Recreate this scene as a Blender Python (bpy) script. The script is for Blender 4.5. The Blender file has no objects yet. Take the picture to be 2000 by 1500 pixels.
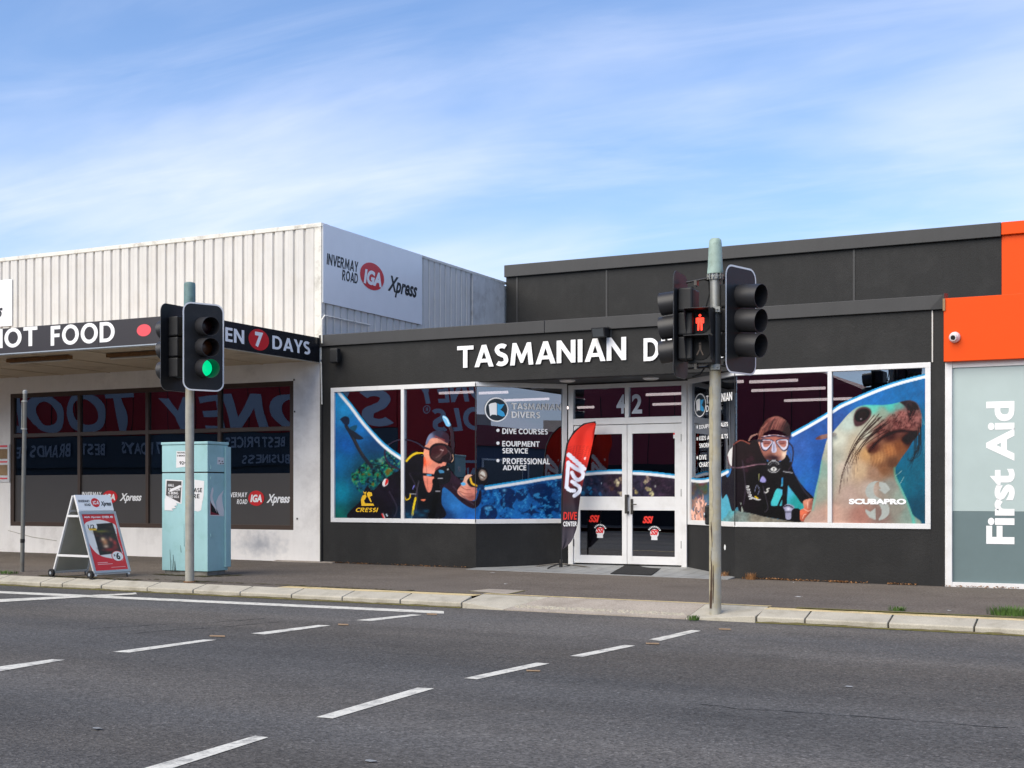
import bpy, bmesh, math, random
import numpy as np
from mathutils import Vector, Matrix, noise as mnoise
random.seed(7)
C = bpy.context.scene.collection
SC = bpy.context.scene

# ---------------------------------------------------------------- camera
TH = math.radians(26.47)                       # camera looks 26 degrees left of the facade normal
F, HY, CZ = 2561.0, 963.6, 1.25                # focal length in photo pixels, horizon row, eye height
cam = bpy.data.cameras.new('camera'); co = bpy.data.objects.new('camera', cam); C.objects.link(co)
cam.sensor_width = 36.0; cam.lens = 36.0*F/2000.0; cam.shift_y = (HY-750.0)/2000.0
cam.clip_start = 0.05; cam.clip_end = 2000
co.location = (0, 0, CZ); co.rotation_euler = (math.radians(90), 0, TH)
SC.camera = co

# ---------------------------------------------------------------- light
SUN_AZ, SUN_EL = math.radians(200), math.radians(41)       # compass-like angle, from +Y clockwise
sdir = Vector((math.sin(SUN_AZ)*math.cos(SUN_EL), math.cos(SUN_AZ)*math.cos(SUN_EL), math.sin(SUN_EL)))
sun = bpy.data.lights.new('sun', 'SUN'); so = bpy.data.objects.new('sun', sun); C.objects.link(so)
sun.energy = 2.9; sun.angle = math.radians(62); sun.color = (1.0, 0.87, 0.66)
so.rotation_euler = sdir.to_track_quat('Z', 'Y').to_euler(); so.location = sdir*60

w = bpy.data.worlds.new('World'); SC.world = w; w.use_nodes = True
nt = w.node_tree; nt.nodes.clear()
def N(t, **k):
    n = nt.nodes.new(t)
    for a, b in k.items(): setattr(n, a, b)
    return n
def L(a, b): nt.links.new(a, b)
def M_(op, a, b=None, c=None):
    n = N('ShaderNodeMath', operation=op)
    for i, v in enumerate((a, b, c)):
        if v is None: continue
        if hasattr(v, 'links'): L(v, n.inputs[i])
        else: n.inputs[i].default_value = v
    return n.outputs[0]
sky = N('ShaderNodeTexSky', sky_type='NISHITA'); sky.sun_disc = False
sky.sun_elevation = SUN_EL; sky.sun_rotation = SUN_AZ
sky.air_density = 1.0; sky.dust_density = 0.6; sky.ozone_density = 1.6
tc = N('ShaderNodeTexCoord'); sep = N('ShaderNodeSeparateXYZ'); L(tc.outputs['Generated'], sep.inputs[0])
zz = M_('MAXIMUM', sep.outputs[2], 0.0)
den = M_('ADD', zz, 0.16)
cb = N('ShaderNodeCombineXYZ'); L(M_('DIVIDE', sep.outputs[0], den), cb.inputs[0]); L(M_('DIVIDE', sep.outputs[1], den), cb.inputs[1])
mp = N('ShaderNodeMapping'); L(cb.outputs[0], mp.inputs[0]); mp.inputs['Rotation'].default_value = (0, 0, math.radians(-50)); mp.inputs['Scale'].default_value = (0.4, .95, 1)
n1 = N('ShaderNodeTexNoise'); L(mp.outputs[0], n1.inputs['Vector']); n1.inputs['Scale'].default_value = 1.35; n1.inputs['Detail'].default_value = 9; n1.inputs['Roughness'].default_value = .47; n1.inputs['Distortion'].default_value = .5
r1 = N('ShaderNodeMapRange', interpolation_type='SMOOTHSTEP'); L(n1.outputs[0], r1.inputs[0]); r1.inputs[1].default_value = .42; r1.inputs[2].default_value = .72
mp2 = N('ShaderNodeMapping'); L(cb.outputs[0], mp2.inputs[0]); mp2.inputs['Rotation'].default_value = (0, 0, math.radians(-35)); mp2.inputs['Scale'].default_value = (0.5, 1.7, 1)
n2 = N('ShaderNodeTexNoise'); L(mp2.outputs[0], n2.inputs['Vector']); n2.inputs['Scale'].default_value = 2.2; n2.inputs['Detail'].default_value = 10; n2.inputs['Roughness'].default_value = .58; n2.inputs['Distortion'].default_value = .6
r2 = N('ShaderNodeMapRange', interpolation_type='SMOOTHSTEP'); L(n2.outputs[0], r2.inputs[0]); r2.inputs[1].default_value = .42; r2.inputs[2].default_value = .74
hor = M_('POWER', M_('SUBTRACT', 1.0, zz), 5.0)
cl = M_('ADD', M_('MULTIPLY', r1.outputs[0], 0.62), M_('MULTIPLY', M_('MULTIPLY', r2.outputs[0], 0.36), M_('ADD', hor, .35)))
cl = M_('ADD', cl, M_('MULTIPLY', hor, 0.62))
cl = M_('MINIMUM', cl, 0.93)
sat = N('ShaderNodeMix', data_type='RGBA', blend_type='MULTIPLY'); sat.inputs[0].default_value = 1.0
L(sky.outputs[0], sat.inputs[6]); sat.inputs[7].default_value = (.84, 1.12, 1.44, 1)
mix = N('ShaderNodeMix', data_type='RGBA'); L(cl, mix.inputs[0]); L(sat.outputs[2], mix.inputs[6]); mix.inputs[7].default_value = (7.1, 7.55, 9.0, 1)
bg = N('ShaderNodeBackground'); L(mix.outputs[2], bg.inputs[0]); bg.inputs[1].default_value = 0.1
wo = N('ShaderNodeOutputWorld'); L(bg.outputs[0], wo.inputs[0])

vs = SC.view_settings
vs.view_transform = 'Standard'; vs.look = 'None'; vs.gamma = 1; vs.use_curve_mapping = False; vs.exposure = 0.47
try:
    SC.cycles.use_denoising = True; SC.cycles.max_bounces = 8; SC.cycles.transparent_max_bounces = 12
except Exception: pass

# ---------------------------------------------------------------- measuring helpers: a photo pixel met with a plane of the place
CT, ST = math.cos(TH), math.sin(TH)
def ray(px, py):
    u = (px-1000.0)/F
    return (-ST+u*CT, CT+u*ST, (HY-py)/F)
def at(px, py, Y):
    a, b, c = ray(px, py); t = Y/b
    return Vector((a*t, Y, CZ+c*t))
def atX(px, py, X):
    a, b, c = ray(px, py); t = X/a
    return Vector((X, b*t, CZ+c*t))
def gz(X): return -0.0047*(X+8)                  # the street falls gently to the right
def gzz(x, y):                                   # footpath height: it falls a little more along the shop fronts than along the kerb
    k = max(0.0, min(1.0, (y-14.42)/4.8)); w_ = gz(x) if x < -13.4 else .025-.0085*(min(x, -2.5)+13.4)
    return gz(x)*(1-k)+w_*k
def atg(px, py, dz=0.0):
    a, b, c = ray(px, py); t = (CZ-dz)/(-c)
    for _ in range(12): t = (CZ-dz-gzz(a*t, b*t))/(-c)
    return Vector((a*t, b*t, gzz(a*t, b*t)+dz))
def proj(P):
    x, y, z = P[0], P[1], P[2]
    xc = x*CT+y*ST; zc = -x*ST+y*CT
    return 1000+F*xc/zc, HY-F*(z-CZ)/zc
Y0 = 19.3                                        # front wall line of the shops

# ---------------------------------------------------------------- materials
def s2l(c): return tuple(((v/255)/12.92 if v/255 <= .04045 else ((v/255+.055)/1.055)**2.4) for v in c)
MATS = {}
def mat(name, col, rough=.6, metal=0.0, var=.12, vscale=3.0, bump=0.0, bscale=60.0, streak=0.0, dirt=None, dirtscale=1.2, dirtamt=.5, spec=.5, emis=None, estr=1.0, coat=0.0, grain=0.0, gscale=200.0):
    """col in sRGB 0-255; var = large soft variation, streak = vertical weather streaks, grain = fine speckle"""
    m = bpy.data.materials.new(name); m.use_nodes = True
    t = m.node_tree; nd = t.nodes; b = nd['Principled BSDF']
    c = (*s2l(col), 1)
    b.inputs['Roughness'].default_value = rough; b.inputs['Metallic'].default_value = metal
    b.inputs['Specular IOR Level'].default_value = spec; b.inputs['Coat Weight'].default_value = coat
    tcn = nd.new('ShaderNodeTexCoord'); geo = nd.new('ShaderNodeNewGeometry')
    cur = None
    def noise(scale, detail=5, vec=None, rgh=.6):
        n = nd.new('ShaderNodeTexNoise'); n.inputs['Scale'].default_value = scale; n.inputs['Detail'].default_value = detail; n.inputs['Roughness'].default_value = rgh
        t.links.new(vec or geo.outputs['Position'], n.inputs['Vector']); return n.outputs[0]
    def rng(v, a, b_, lo, hi):
        r = nd.new('ShaderNodeMapRange'); t.links.new(v, r.inputs[0]); r.inputs[1].default_value = a; r.inputs[2].default_value = b_; r.inputs[3].default_value = lo; r.inputs[4].default_value = hi; return r.outputs[0]
    def mul(colsock, fac):
        mx = nd.new('ShaderNodeMix'); mx.data_type = 'RGBA'; mx.blend_type = 'MULTIPLY'; mx.inputs[0].default_value = 1
        if colsock is None: mx.inputs[6].default_value = c
        else: t.links.new(colsock, mx.inputs[6])
        cc = nd.new('ShaderNodeCombineXYZ')
        for i in range(3): t.links.new(fac, cc.inputs[i])
        t.links.new(cc.outputs[0], mx.inputs[7]); return mx.outputs[2]
    if var: cur = mul(cur, rng(noise(vscale), .3, .7, 1-var, 1+var))
    if streak:
        mpn = nd.new('ShaderNodeMapping'); mpn.inputs['Scale'].default_value = (5, 5, .35); t.links.new(geo.outputs['Position'], mpn.inputs[0])
        cur = mul(cur, rng(noise(1.6, 8, mpn.outputs[0], .7), .35, .75, 1.0+streak*.3, 1-streak))
    if grain: cur = mul(cur, rng(noise(gscale, 2), .3, .7, 1-grain, 1+grain))
    if dirt:
        mx = nd.new('ShaderNodeMix'); mx.data_type = 'RGBA'; t.links.new(rng(noise(dirtscale, 8, None, .68), .5, .72, 0, dirtamt), mx.inputs[0])
        if cur is None: mx.inputs[6].default_value = c
        else: t.links.new(cur, mx.inputs[6])
        mx.inputs[7].default_value = (*s2l(dirt), 1); cur = mx.outputs[2]
    if cur is None: b.inputs['Base Color'].default_value = c
    else: t.links.new(cur, b.inputs['Base Color'])
    if bump:
        bn = nd.new('ShaderNodeBump'); bn.inputs['Strength'].default_value = bump; bn.inputs['Distance'].default_value = .01
        t.links.new(noise(bscale, 6), bn.inputs['Height']); t.links.new(bn.outputs[0], b.inputs['Normal'])
    if emis:
        b.inputs['Emission Color'].default_value = (*s2l(emis), 1); b.inputs['Emission Strength'].default_value = estr
    MATS[name] = m; return m

def glass_mat(name, refl=.28, tint=(.35, .37, .38), rough=0.0, wav=.0):
    m = bpy.data.materials.new(name); m.use_nodes = True; t = m.node_tree; nd = t.nodes; nd.clear()
    tr = nd.new('ShaderNodeBsdfTransparent'); tr.inputs[0].default_value = (*tint, 1)
    gl = nd.new('ShaderNodeBsdfGlossy'); gl.inputs[0].default_value = (.84, .9, 1, 1); gl.inputs['Roughness'].default_value = rough
    fr = nd.new('ShaderNodeFresnel'); fr.inputs[0].default_value = 1.5
    ad = nd.new('ShaderNodeMath'); ad.operation = 'ADD'; ad.use_clamp = True; t.links.new(fr.outputs[0], ad.inputs[0]); ad.inputs[1].default_value = refl-.04
    mx = nd.new('ShaderNodeMixShader'); t.links.new(ad.outputs[0], mx.inputs[0]); t.links.new(tr.outputs[0], mx.inputs[1]); t.links.new(gl.outputs[0], mx.inputs[2])
    if wav:
        geo = nd.new('ShaderNodeNewGeometry'); nn = nd.new('ShaderNodeTexNoise'); nn.inputs['Scale'].default_value = 1.1; nn.inputs['Detail'].default_value = 1
        t.links.new(geo.outputs['Position'], nn.inputs['Vector']); bn = nd.new('ShaderNodeBump'); bn.inputs['Strength'].default_value = wav; bn.inputs['Distance'].default_value = .02
        t.links.new(nn.outputs[0], bn.inputs['Height']); t.links.new(bn.outputs[0], gl.inputs['Normal'])
    o = nd.new('ShaderNodeOutputMaterial'); t.links.new(mx.outputs[0], o.inputs[0]); MATS[name] = m; return m

def print_mat(name, rough=.22, spec=.5):
    """printed film: colour comes from the print itself (a colour per mesh point)"""
    m = bpy.data.materials.new(name); m.use_nodes = True; t = m.node_tree; nd = t.nodes; b = nd['Principled BSDF']
    a = nd.new('ShaderNodeAttribute'); a.attribute_name = 'print'; t.links.new(a.outputs['Color'], b.inputs['Base Color'])
    b.inputs['Roughness'].default_value = rough; b.inputs['Specular IOR Level'].default_value = spec; MATS[name] = m; return m

mat('road', (88, 87, 88), .9, var=0, bump=.5, bscale=90)      # finished below
mat('footpath', (112, 104, 96), .92, var=.1, vscale=1.2, bump=.6, bscale=120, grain=.5, gscale=45, dirt=(88, 80, 72), dirtscale=.9, dirtamt=.5, spec=.2)
mat('kerb_concrete', (184, 178, 163), .9, var=.1, vscale=2.5, bump=.3, grain=.12, gscale=90, dirt=(120, 112, 92), dirtscale=3, dirtamt=.45, spec=.2)
mat('ramp_concrete', (170, 160, 148), .9, var=.1, vscale=3, bump=.4, grain=.18, gscale=60, dirt=(120, 110, 96), dirtscale=2.5, dirtamt=.5, spec=.2)
mat('sand_strip', (214, 194, 150), .95, var=.2, vscale=3, grain=.25, gscale=60, dirt=(130, 125, 60), dirtscale=4, dirtamt=.7, spec=.1)
mat('line_paint', (222, 219, 208), .7, var=.05, grain=.15, gscale=60, dirt=(120, 118, 116), dirtscale=9, dirtamt=.95, spec=.2)
mat('rust_paint', (160, 132, 100), .85, var=.2, dirt=(110, 90, 70), dirtscale=20)
mat('white_render', (243, 240, 236), .8, var=.05, vscale=1.5, bump=.25, bscale=40, streak=.05, dirt=(176, 170, 166), dirtscale=1.1, dirtamt=.45, spec=.2)
mat('black_render', (37, 37, 37), .62, var=.12, vscale=1.1, bump=.4, bscale=45, streak=.16, dirt=(66, 65, 64), dirtscale=1.9, dirtamt=.25, spec=.3)
mat('black_flashing', (56, 56, 57), .45, var=.1, vscale=1.5, streak=.08, spec=.4)
mat('reflect_letter', (184, 192, 204), .5, var=0)
mat('cladding', (212, 210, 206), .5, var=.04, vscale=2, streak=.12, dirt=(182, 172, 152), dirtscale=1.3, dirtamt=.28, spec=.35)
mat('flashing_white', (222, 220, 212), .5, var=.06, dirt=(120, 112, 96), dirtscale=5, dirtamt=.6)
mat('weathered_sheet', (212, 212, 210), .6, var=.1, streak=.12, dirt=(150, 140, 132), dirtscale=2.2, dirtamt=.6)
mat('sign_white', (240, 242, 244), .25, var=.02, spec=.5)
mat('sign_black', (52, 46, 46), .3, var=.05, spec=.5, streak=.05)
mat('sign_black_shaded', (26, 28, 34), .22, var=.05, spec=.5)  # sign black with the canopy end's shade put into the colour
mat('letter_white', (248, 248, 248), .45, var=.02)
mat('letter_black', (18, 18, 20), .4, var=0)
mat('logo_red', (214, 26, 34), .35, var=.02)
mat('logo_red_soft', (236, 84, 92), .35, var=.02)
mat('soffit', (206, 190, 166), .8, var=.12, vscale=1.2, dirt=(120, 104, 84), dirtscale=1.2, dirtamt=.7, spec=.2)
mat('rusty_metal', (128, 92, 54), .8, var=.3, vscale=8, dirt=(80, 50, 28), dirtscale=8, dirtamt=.9)
mat('bronze_frame', (66, 50, 40), .4, var=.1, spec=.5)
mat('white_frame', (226, 226, 226), .4, var=.04, vscale=3, dirt=(196, 194, 190), dirtscale=4, dirtamt=.4)
mat('grey_film', (70, 67, 66), .35, var=.03)
mat('orange_panel', (234, 78, 4), .5, var=.03, vscale=1, spec=.2)
mat('frosted_film', (178, 194, 192), .3, var=.03)
mat('frosted_film_dark', (104, 122, 124), .3, var=.04)
mat('signal_black', (28, 29, 32), .5, var=.1, vscale=6, spec=.4, dirt=(48, 46, 44), dirtscale=6, dirtamt=.5)
mat('visor_black', (42, 42, 45), .45, var=.08, spec=.5)
mat('galvanised', (158, 160, 158), .5, .5, var=.14, vscale=9, streak=.15, dirt=(150, 140, 92), dirtscale=5, dirtamt=.6)
mat('pole_weathered', (166, 164, 154), .6, .15, var=.15, vscale=6, streak=.25, dirt=(176, 156, 92), dirtscale=2.6, dirtamt=.75)
mat('post_grey', (118, 118, 114), .6, .3, var=.15, vscale=8, streak=.2, dirt=(92, 84, 72), dirtscale=4, dirtamt=.7)
mat('pole_grey', (72, 76, 80), .5, .1, var=.1)
mat('cap_green', (156, 178, 168), .6, var=.1, vscale=8, dirt=(112, 128, 112), dirtscale=9, dirtamt=.6)
mat('cap_teal', (104, 134, 134), .6, var=.12, vscale=12, dirt=(84, 104, 96), dirtscale=14, dirtamt=.7)
mat('lens_red_off', (48, 14, 16), .3, var=0); mat('lens_amber_off', (84, 44, 16), .3, var=0); mat('lens_green_off', (10, 44, 34), .3, var=0)
mat('lens_green_on', (0, 190, 130), .4, var=0, emis=(0, 216, 140), estr=.8)
mat('man_red_on', (240, 40, 20), .4, var=0, emis=(255, 60, 34), estr=1.3)
mat('man_off', (84, 66, 52), .4, var=0)
mat('cabinet_front', (156, 198, 202), .42, var=.05, vscale=2, streak=.06, dirt=(128, 172, 166), dirtscale=3, dirtamt=.5)
mat('plinth', (126, 124, 118), .9, var=.2, vscale=6, dirt=(60, 58, 44), dirtscale=7, dirtamt=.8)
mat('alu_white', (226, 226, 226), .35, .1, var=.03)
mat('alu_grey', (168, 176, 184), .35, .3, var=.05)
mat('board_back', (172, 168, 156), .6, var=.1)
mat('rubber', (26, 26, 27), .8, var=.1)
mat('tile', (150, 152, 152), .6, var=.08, vscale=4, grain=.08, dirt=(110, 108, 104), dirtscale=3, dirtamt=.5)
mat('doormat', (30, 30, 31), .95, var=.1, bump=.6, bscale=150)
mat('flag_pole', (24, 24, 26), .4, var=0)
mat('handle_dark', (70, 68, 66), .35, .6, var=.05)
mat('steel', (170, 172, 174), .3, .8, var=.05)
mat('camera_white', (232, 232, 232), .3, var=0)
mat('sticker_white', (220, 220, 222), .4, var=.04)
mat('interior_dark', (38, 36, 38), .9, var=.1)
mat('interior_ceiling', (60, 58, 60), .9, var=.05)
mat('tube_light', (240, 235, 230), .4, var=0, emis=(255, 235, 228), estr=2.2)
mat('lamp_disc', (200, 196, 186), .4, var=0)
mat('red_shop', (178, 20, 28), .6, var=.05)
mat('maroon_shop', (132, 34, 52), .6, var=.08)
mat('navy_shop', (58, 72, 84), .5, var=.1)
mat('blue_wall', (44, 66, 98), .6, var=.1)
mat('seam_dark', (30, 14, 18), .7, var=0)
mat('dry_leaf', (150, 106, 64), .8, var=.3, vscale=30)
mat('dry_grass', (150, 118, 66), .8, var=.3, vscale=30)
mat('green_grass', (76, 106, 42), .7, var=.3, vscale=20)
mat('moss_shade', (78, 74, 52), .95, var=.3, vscale=12, dirt=(92, 96, 40), dirtscale=6, dirtamt=.8, spec=.1)
mat('kerb_grime_shade', (112, 104, 84), .95, var=.2, vscale=14, dirt=(96, 98, 44), dirtscale=5, dirtamt=.8, spec=.1)
mat('moss', (112, 108, 44), .95, var=.3, vscale=14, grain=.4, gscale=60)
mat('litter_white', (226, 228, 228), .7, var=0)
mat('orange_brick', (120, 90, 70), .8)
mat('land', (92, 100, 74), .95, var=.2, vscale=.1)
mat('blue_logo', (62, 170, 226), .4, var=0)
mat('blue_dark', (34, 44, 52), .4, var=0)
mat('yellow_logo', (236, 186, 20), .4, var=0)
mat('red_logo2', (226, 44, 32), .4, var=0)
glass_mat('shop_glass', .24, (.5, .5, .52), 0.0, .05)
glass_mat('white_shop_glass', .13, (.42, .46, .48), 0.0, .09)
mat('worn_lit_side', (172, 164, 138), .85, var=.15, vscale=10, dirt=(136, 126, 98), dirtscale=9, dirtamt=.7); mat('bare_streak', (74, 58, 46), .9, var=.3, vscale=20)
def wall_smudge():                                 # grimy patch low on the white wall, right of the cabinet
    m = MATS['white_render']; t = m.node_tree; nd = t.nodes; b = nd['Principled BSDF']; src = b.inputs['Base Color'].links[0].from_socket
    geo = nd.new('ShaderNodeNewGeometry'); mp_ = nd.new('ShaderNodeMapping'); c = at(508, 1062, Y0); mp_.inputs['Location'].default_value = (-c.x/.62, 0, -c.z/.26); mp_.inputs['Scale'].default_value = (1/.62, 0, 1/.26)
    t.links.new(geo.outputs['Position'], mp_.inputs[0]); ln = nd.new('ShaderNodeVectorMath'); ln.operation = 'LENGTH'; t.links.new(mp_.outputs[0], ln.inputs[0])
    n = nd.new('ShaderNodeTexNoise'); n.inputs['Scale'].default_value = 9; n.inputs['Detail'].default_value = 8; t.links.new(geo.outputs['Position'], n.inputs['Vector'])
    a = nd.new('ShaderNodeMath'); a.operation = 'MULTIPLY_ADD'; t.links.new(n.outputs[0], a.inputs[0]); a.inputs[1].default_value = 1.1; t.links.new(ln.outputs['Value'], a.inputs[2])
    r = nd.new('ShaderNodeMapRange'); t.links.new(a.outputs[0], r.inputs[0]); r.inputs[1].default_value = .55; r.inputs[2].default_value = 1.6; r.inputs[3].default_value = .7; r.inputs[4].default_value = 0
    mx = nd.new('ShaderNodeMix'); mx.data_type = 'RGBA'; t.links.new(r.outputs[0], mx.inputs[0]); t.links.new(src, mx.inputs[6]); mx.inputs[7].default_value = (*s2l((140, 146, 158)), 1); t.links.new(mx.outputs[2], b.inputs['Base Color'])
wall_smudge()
print_mat('mural_print', .25, .35); print_mat('poster_print', .35); print_mat('cloth_print', .7, .2)

def road_material():
    m = MATS['road']; t = m.node_tree; nd = t.nodes; b = nd['Principled BSDF']
    geo = nd.new('ShaderNodeNewGeometry')
    def noise(s, d=3, r=.6, sc=None):
        n = nd.new('ShaderNodeTexNoise'); n.inputs['Scale'].default_value = s; n.inputs['Detail'].default_value = d; n.inputs['Roughness'].default_value = r
        v = geo.outputs['Position']
        if sc:
            mpn = nd.new('ShaderNodeMapping'); mpn.inputs['Scale'].default_value = sc; t.links.new(v, mpn.inputs[0]); v = mpn.outputs[0]
        t.links.new(v, n.inputs['Vector']); return n.outputs[0]
    def mp_(v, a, b_, lo, hi):
        r = nd.new('ShaderNodeMapRange'); t.links.new(v, r.inputs[0]); r.inputs[1].default_value = a; r.inputs[2].default_value = b_; r.inputs[3].default_value = lo; r.inputs[4].default_value = hi; return r.outputs[0]
    def mt(op, a, b_):
        n = nd.new('ShaderNodeMath'); n.operation = op
        for i, v in enumerate((a, b_)):
            if hasattr(v, 'links'): t.links.new(v, n.inputs[i])
            else: n.inputs[i].default_value = v
        return n.outputs[0]
    tracks = mp_(noise(.55, 3, .5, (.12, 1, 1)), .36, .64, .78, 1.2)          # wheel tracks run along the street
    blot = mt('MULTIPLY', mp_(noise(.5, 6), .3, .7, .9, 1.1), mp_(noise(2.2, 5, .55, (.7, 1, 1)), .60, .68, 1.0, .86))
    vor = nd.new('ShaderNodeTexVoronoi'); vor.inputs['Scale'].default_value = 70; t.links.new(geo.outputs['Position'], vor.inputs['Vector'])
    sepc = nd.new('ShaderNodeSeparateColor'); t.links.new(vor.outputs['Color'], sepc.inputs[0])
    chips = mp_(sepc.outputs[0], 0, 1, .58, 1.42)                             # single stone chips
    chip2 = mp_(sepc.outputs[1], .93, 1.0, 1.0, 1.8)
    fine = mp_(noise(28, 3, .7), .25, .75, .8, 1.2)
    f = mt('MULTIPLY', mt('MULTIPLY', tracks, blot), mt('MULTIPLY', mt('MULTIPLY', chips, fine), chip2))
    cr = nd.new('ShaderNodeMix'); cr.data_type = 'RGBA'; t.links.new(mp_(noise(.35, 4, .5, (.2, 1, 1)), .4, .65, 0, 1), cr.inputs[0])
    cr.inputs[6].default_value = (*s2l((88, 87, 86)), 1); cr.inputs[7].default_value = (*s2l((103, 98, 92)), 1)
    mx = nd.new('ShaderNodeMix'); mx.data_type = 'RGBA'; mx.blend_type = 'MULTIPLY'; mx.inputs[0].default_value = 1
    t.links.new(cr.outputs[2], mx.inputs[6]); cc = nd.new('ShaderNodeCombineXYZ')
    for i in range(3): t.links.new(f, cc.inputs[i])
    t.links.new(cc.outputs[0], mx.inputs[7]); t.links.new(mx.outputs[2], b.inputs['Base Color'])
    b.inputs['Specular IOR Level'].default_value = .25
    bn = nd.new('ShaderNodeBump'); bn.inputs['Strength'].default_value = .7; bn.inputs['Distance'].default_value = .006
    t.links.new(vor.outputs['Distance'], bn.inputs['Height']); t.links.new(bn.outputs[0], b.inputs['Normal'])
for m_ in list(MATS['road'].node_tree.nodes):
    if m_.type not in ('BSDF_PRINCIPLED', 'OUTPUT_MATERIAL'): MATS['road'].node_tree.nodes.remove(m_)
road_material()

# ---------------------------------------------------------------- object helpers
OFF = {}
def tag(o, label=None, cat=None, group=None, kind=None):
    if label: o['label'] = label
    if cat: o['category'] = cat
    if group: o['group'] = group
    if kind: o['kind'] = kind
    return o
def thing(name, loc, label, cat, group=None, kind=None):
    o = bpy.data.objects.new(name, None); C.objects.link(o); o.location = loc; o.empty_display_size = .1
    OFF[o] = Vector(loc); return tag(o, label, cat, group, kind)
class MB:
    def __init__(s): s.v = []; s.f = []
    def quad(s, a, b, c, d): n = len(s.v); s.v += [Vector(p) for p in (a, b, c, d)]; s.f.append((n, n+1, n+2, n+3)); return s
    def poly(s, pts): n = len(s.v); s.v += [Vector(p) for p in pts]; s.f.append(tuple(range(n, n+len(pts)))); return s
    def box(s, a, b):
        x0, y0, z0 = (min(a[i], b[i]) for i in range(3)); x1, y1, z1 = (max(a[i], b[i]) for i in range(3))
        return s.hexa([(x0, y0, z0), (x1, y0, z0), (x1, y1, z0), (x0, y1, z0)], [(x0, y0, z1), (x1, y0, z1), (x1, y1, z1), (x0, y1, z1)])
    def hexa(s, bot, top):                      # bottom ring counter-clockwise seen from above
        n = len(s.v); k = len(bot); s.v += [Vector(p) for p in bot]+[Vector(p) for p in top]
        s.f.append(tuple(n+i for i in reversed(range(k)))); s.f.append(tuple(n+k+i for i in range(k)))
        for i in range(k): j = (i+1) % k; s.f.append((n+i, n+j, n+k+j, n+k+i))
        return s
    def obox(s, O, R, U, D, w, h, d):           # oriented box from corner O along R,U,D
        O, R, U, D = Vector(O), Vector(R)*w, Vector(U)*h, Vector(D)*d
        return s.hexa([O, O+R, O+R+D, O+D], [O+U, O+R+U, O+R+D+U, O+D+U])
    def cyl(s, a, b, r0, r1=None, n=16, cap=True):
        a, b = Vector(a), Vector(b); r1 = r0 if r1 is None else r1; ax = (b-a).normalized()
        e = Vector((1, 0, 0)) if abs(ax.x) < .8 else Vector((0, 0, 1)); p = ax.cross(e).normalized(); q = ax.cross(p)
        k = len(s.v)
        for c, r in ((a, r0), (b, r1)):
            for i in range(n): t = 2*math.pi*i/n; s.v.append(c+p*(r*math.cos(t))+q*(r*math.sin(t)))
        for i in range(n): j = (i+1) % n; s.f.append((k+i, k+j, k+n+j, k+n+i))
        if cap: s.f.append(tuple(k+i for i in reversed(range(n)))); s.f.append(tuple(k+n+i for i in range(n)))
        return s
    def tube(s, pts, r, n=8):
        pts = [Vector(p) for p in pts]
        rings = []; prev = None
        for i, p in enumerate(pts):
            d = (pts[min(i+1, len(pts)-1)]-pts[max(i-1, 0)]).normalized()
            if prev is None: e = Vector((0, 0, 1)) if abs(d.z) < .8 else Vector((1, 0, 0)); a = d.cross(e).normalized()
            else: a = (prev-d*prev.dot(d)).normalized()
            prev = a; b = d.cross(a); rr = r[i] if isinstance(r, (list, tuple)) else r
            k = len(s.v); rings.append(k)
            for j in range(n): t = 2*math.pi*j/n; s.v.append(p+a*(rr*math.cos(t))+b*(rr*math.sin(t)))
        for k0, k1 in zip(rings, rings[1:]):
            for j in range(n): jj = (j+1) % n; s.f.append((k0+j, k0+jj, k1+jj, k1+j))
        s.f.append(tuple(rings[0]+j for j in reversed(range(n)))); s.f.append(tuple(rings[-1]+j for j in range(n)))
        return s
    def prism(s, pts, D):                       # flat outline pushed along D
        D = Vector(D); return s.hexa([Vector(p) for p in pts], [Vector(p)+D for p in pts])
    def lathe(s, prof, base, ax=Vector((0, 0, 1)), n=20):
        ax = Vector(ax).normalized(); e = Vector((1, 0, 0)) if abs(ax.x) < .8 else Vector((0, 0, 1)); p = ax.cross(e).normalized(); q = ax.cross(p); base = Vector(base)
        k = len(s.v)
        for r, h in prof:
            for i in range(n): t = 2*math.pi*i/n; s.v.append(base+ax*h+p*(r*math.cos(t))+q*(r*math.sin(t)))
        for a in range(len(prof)-1):
            for i in range(n): j = (i+1) % n; s.f.append((k+a*n+i, k+a*n+j, k+(a+1)*n+j, k+(a+1)*n+i))
        s.f.append(tuple(k+i for i in reversed(range(n)))); s.f.append(tuple(k+(len(prof)-1)*n+i for i in range(n)))
        return s
    def build(s, name, material, parent=None, smooth=False, bevel=0.0, label=None, cat=None, group=None, kind=None, loc=None, recalc=True):
        off = OFF.get(parent, Vector((0, 0, 0))) if parent is not None else Vector(loc or (0, 0, 0))
        me = bpy.data.meshes.new(name); me.from_pydata([p-off for p in s.v], [], s.f)
        if recalc:
            bm = bmesh.new(); bm.from_mesh(me); bmesh.ops.recalc_face_normals(bm, faces=bm.faces); bm.to_mesh(me); bm.free()
        if smooth:
            me.shade_smooth()
            try: me.set_sharp_from_angle(angle=math.radians(40))
            except Exception: pass
        me.materials.append(MATS[material] if isinstance(material, str) else material)
        o = bpy.data.objects.new(name, me); C.objects.link(o)
        if parent is not None: o.parent = parent; OFF[o] = off
        else: o.location = off; OFF[o] = off
        if bevel:
            md = o.modifiers.new('bevel', 'BEVEL'); md.width = bevel; md.segments = 2; md.limit_method = 'ANGLE'; md.angle_limit = math.radians(50)
        return tag(o, label, cat, group, kind)

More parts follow.
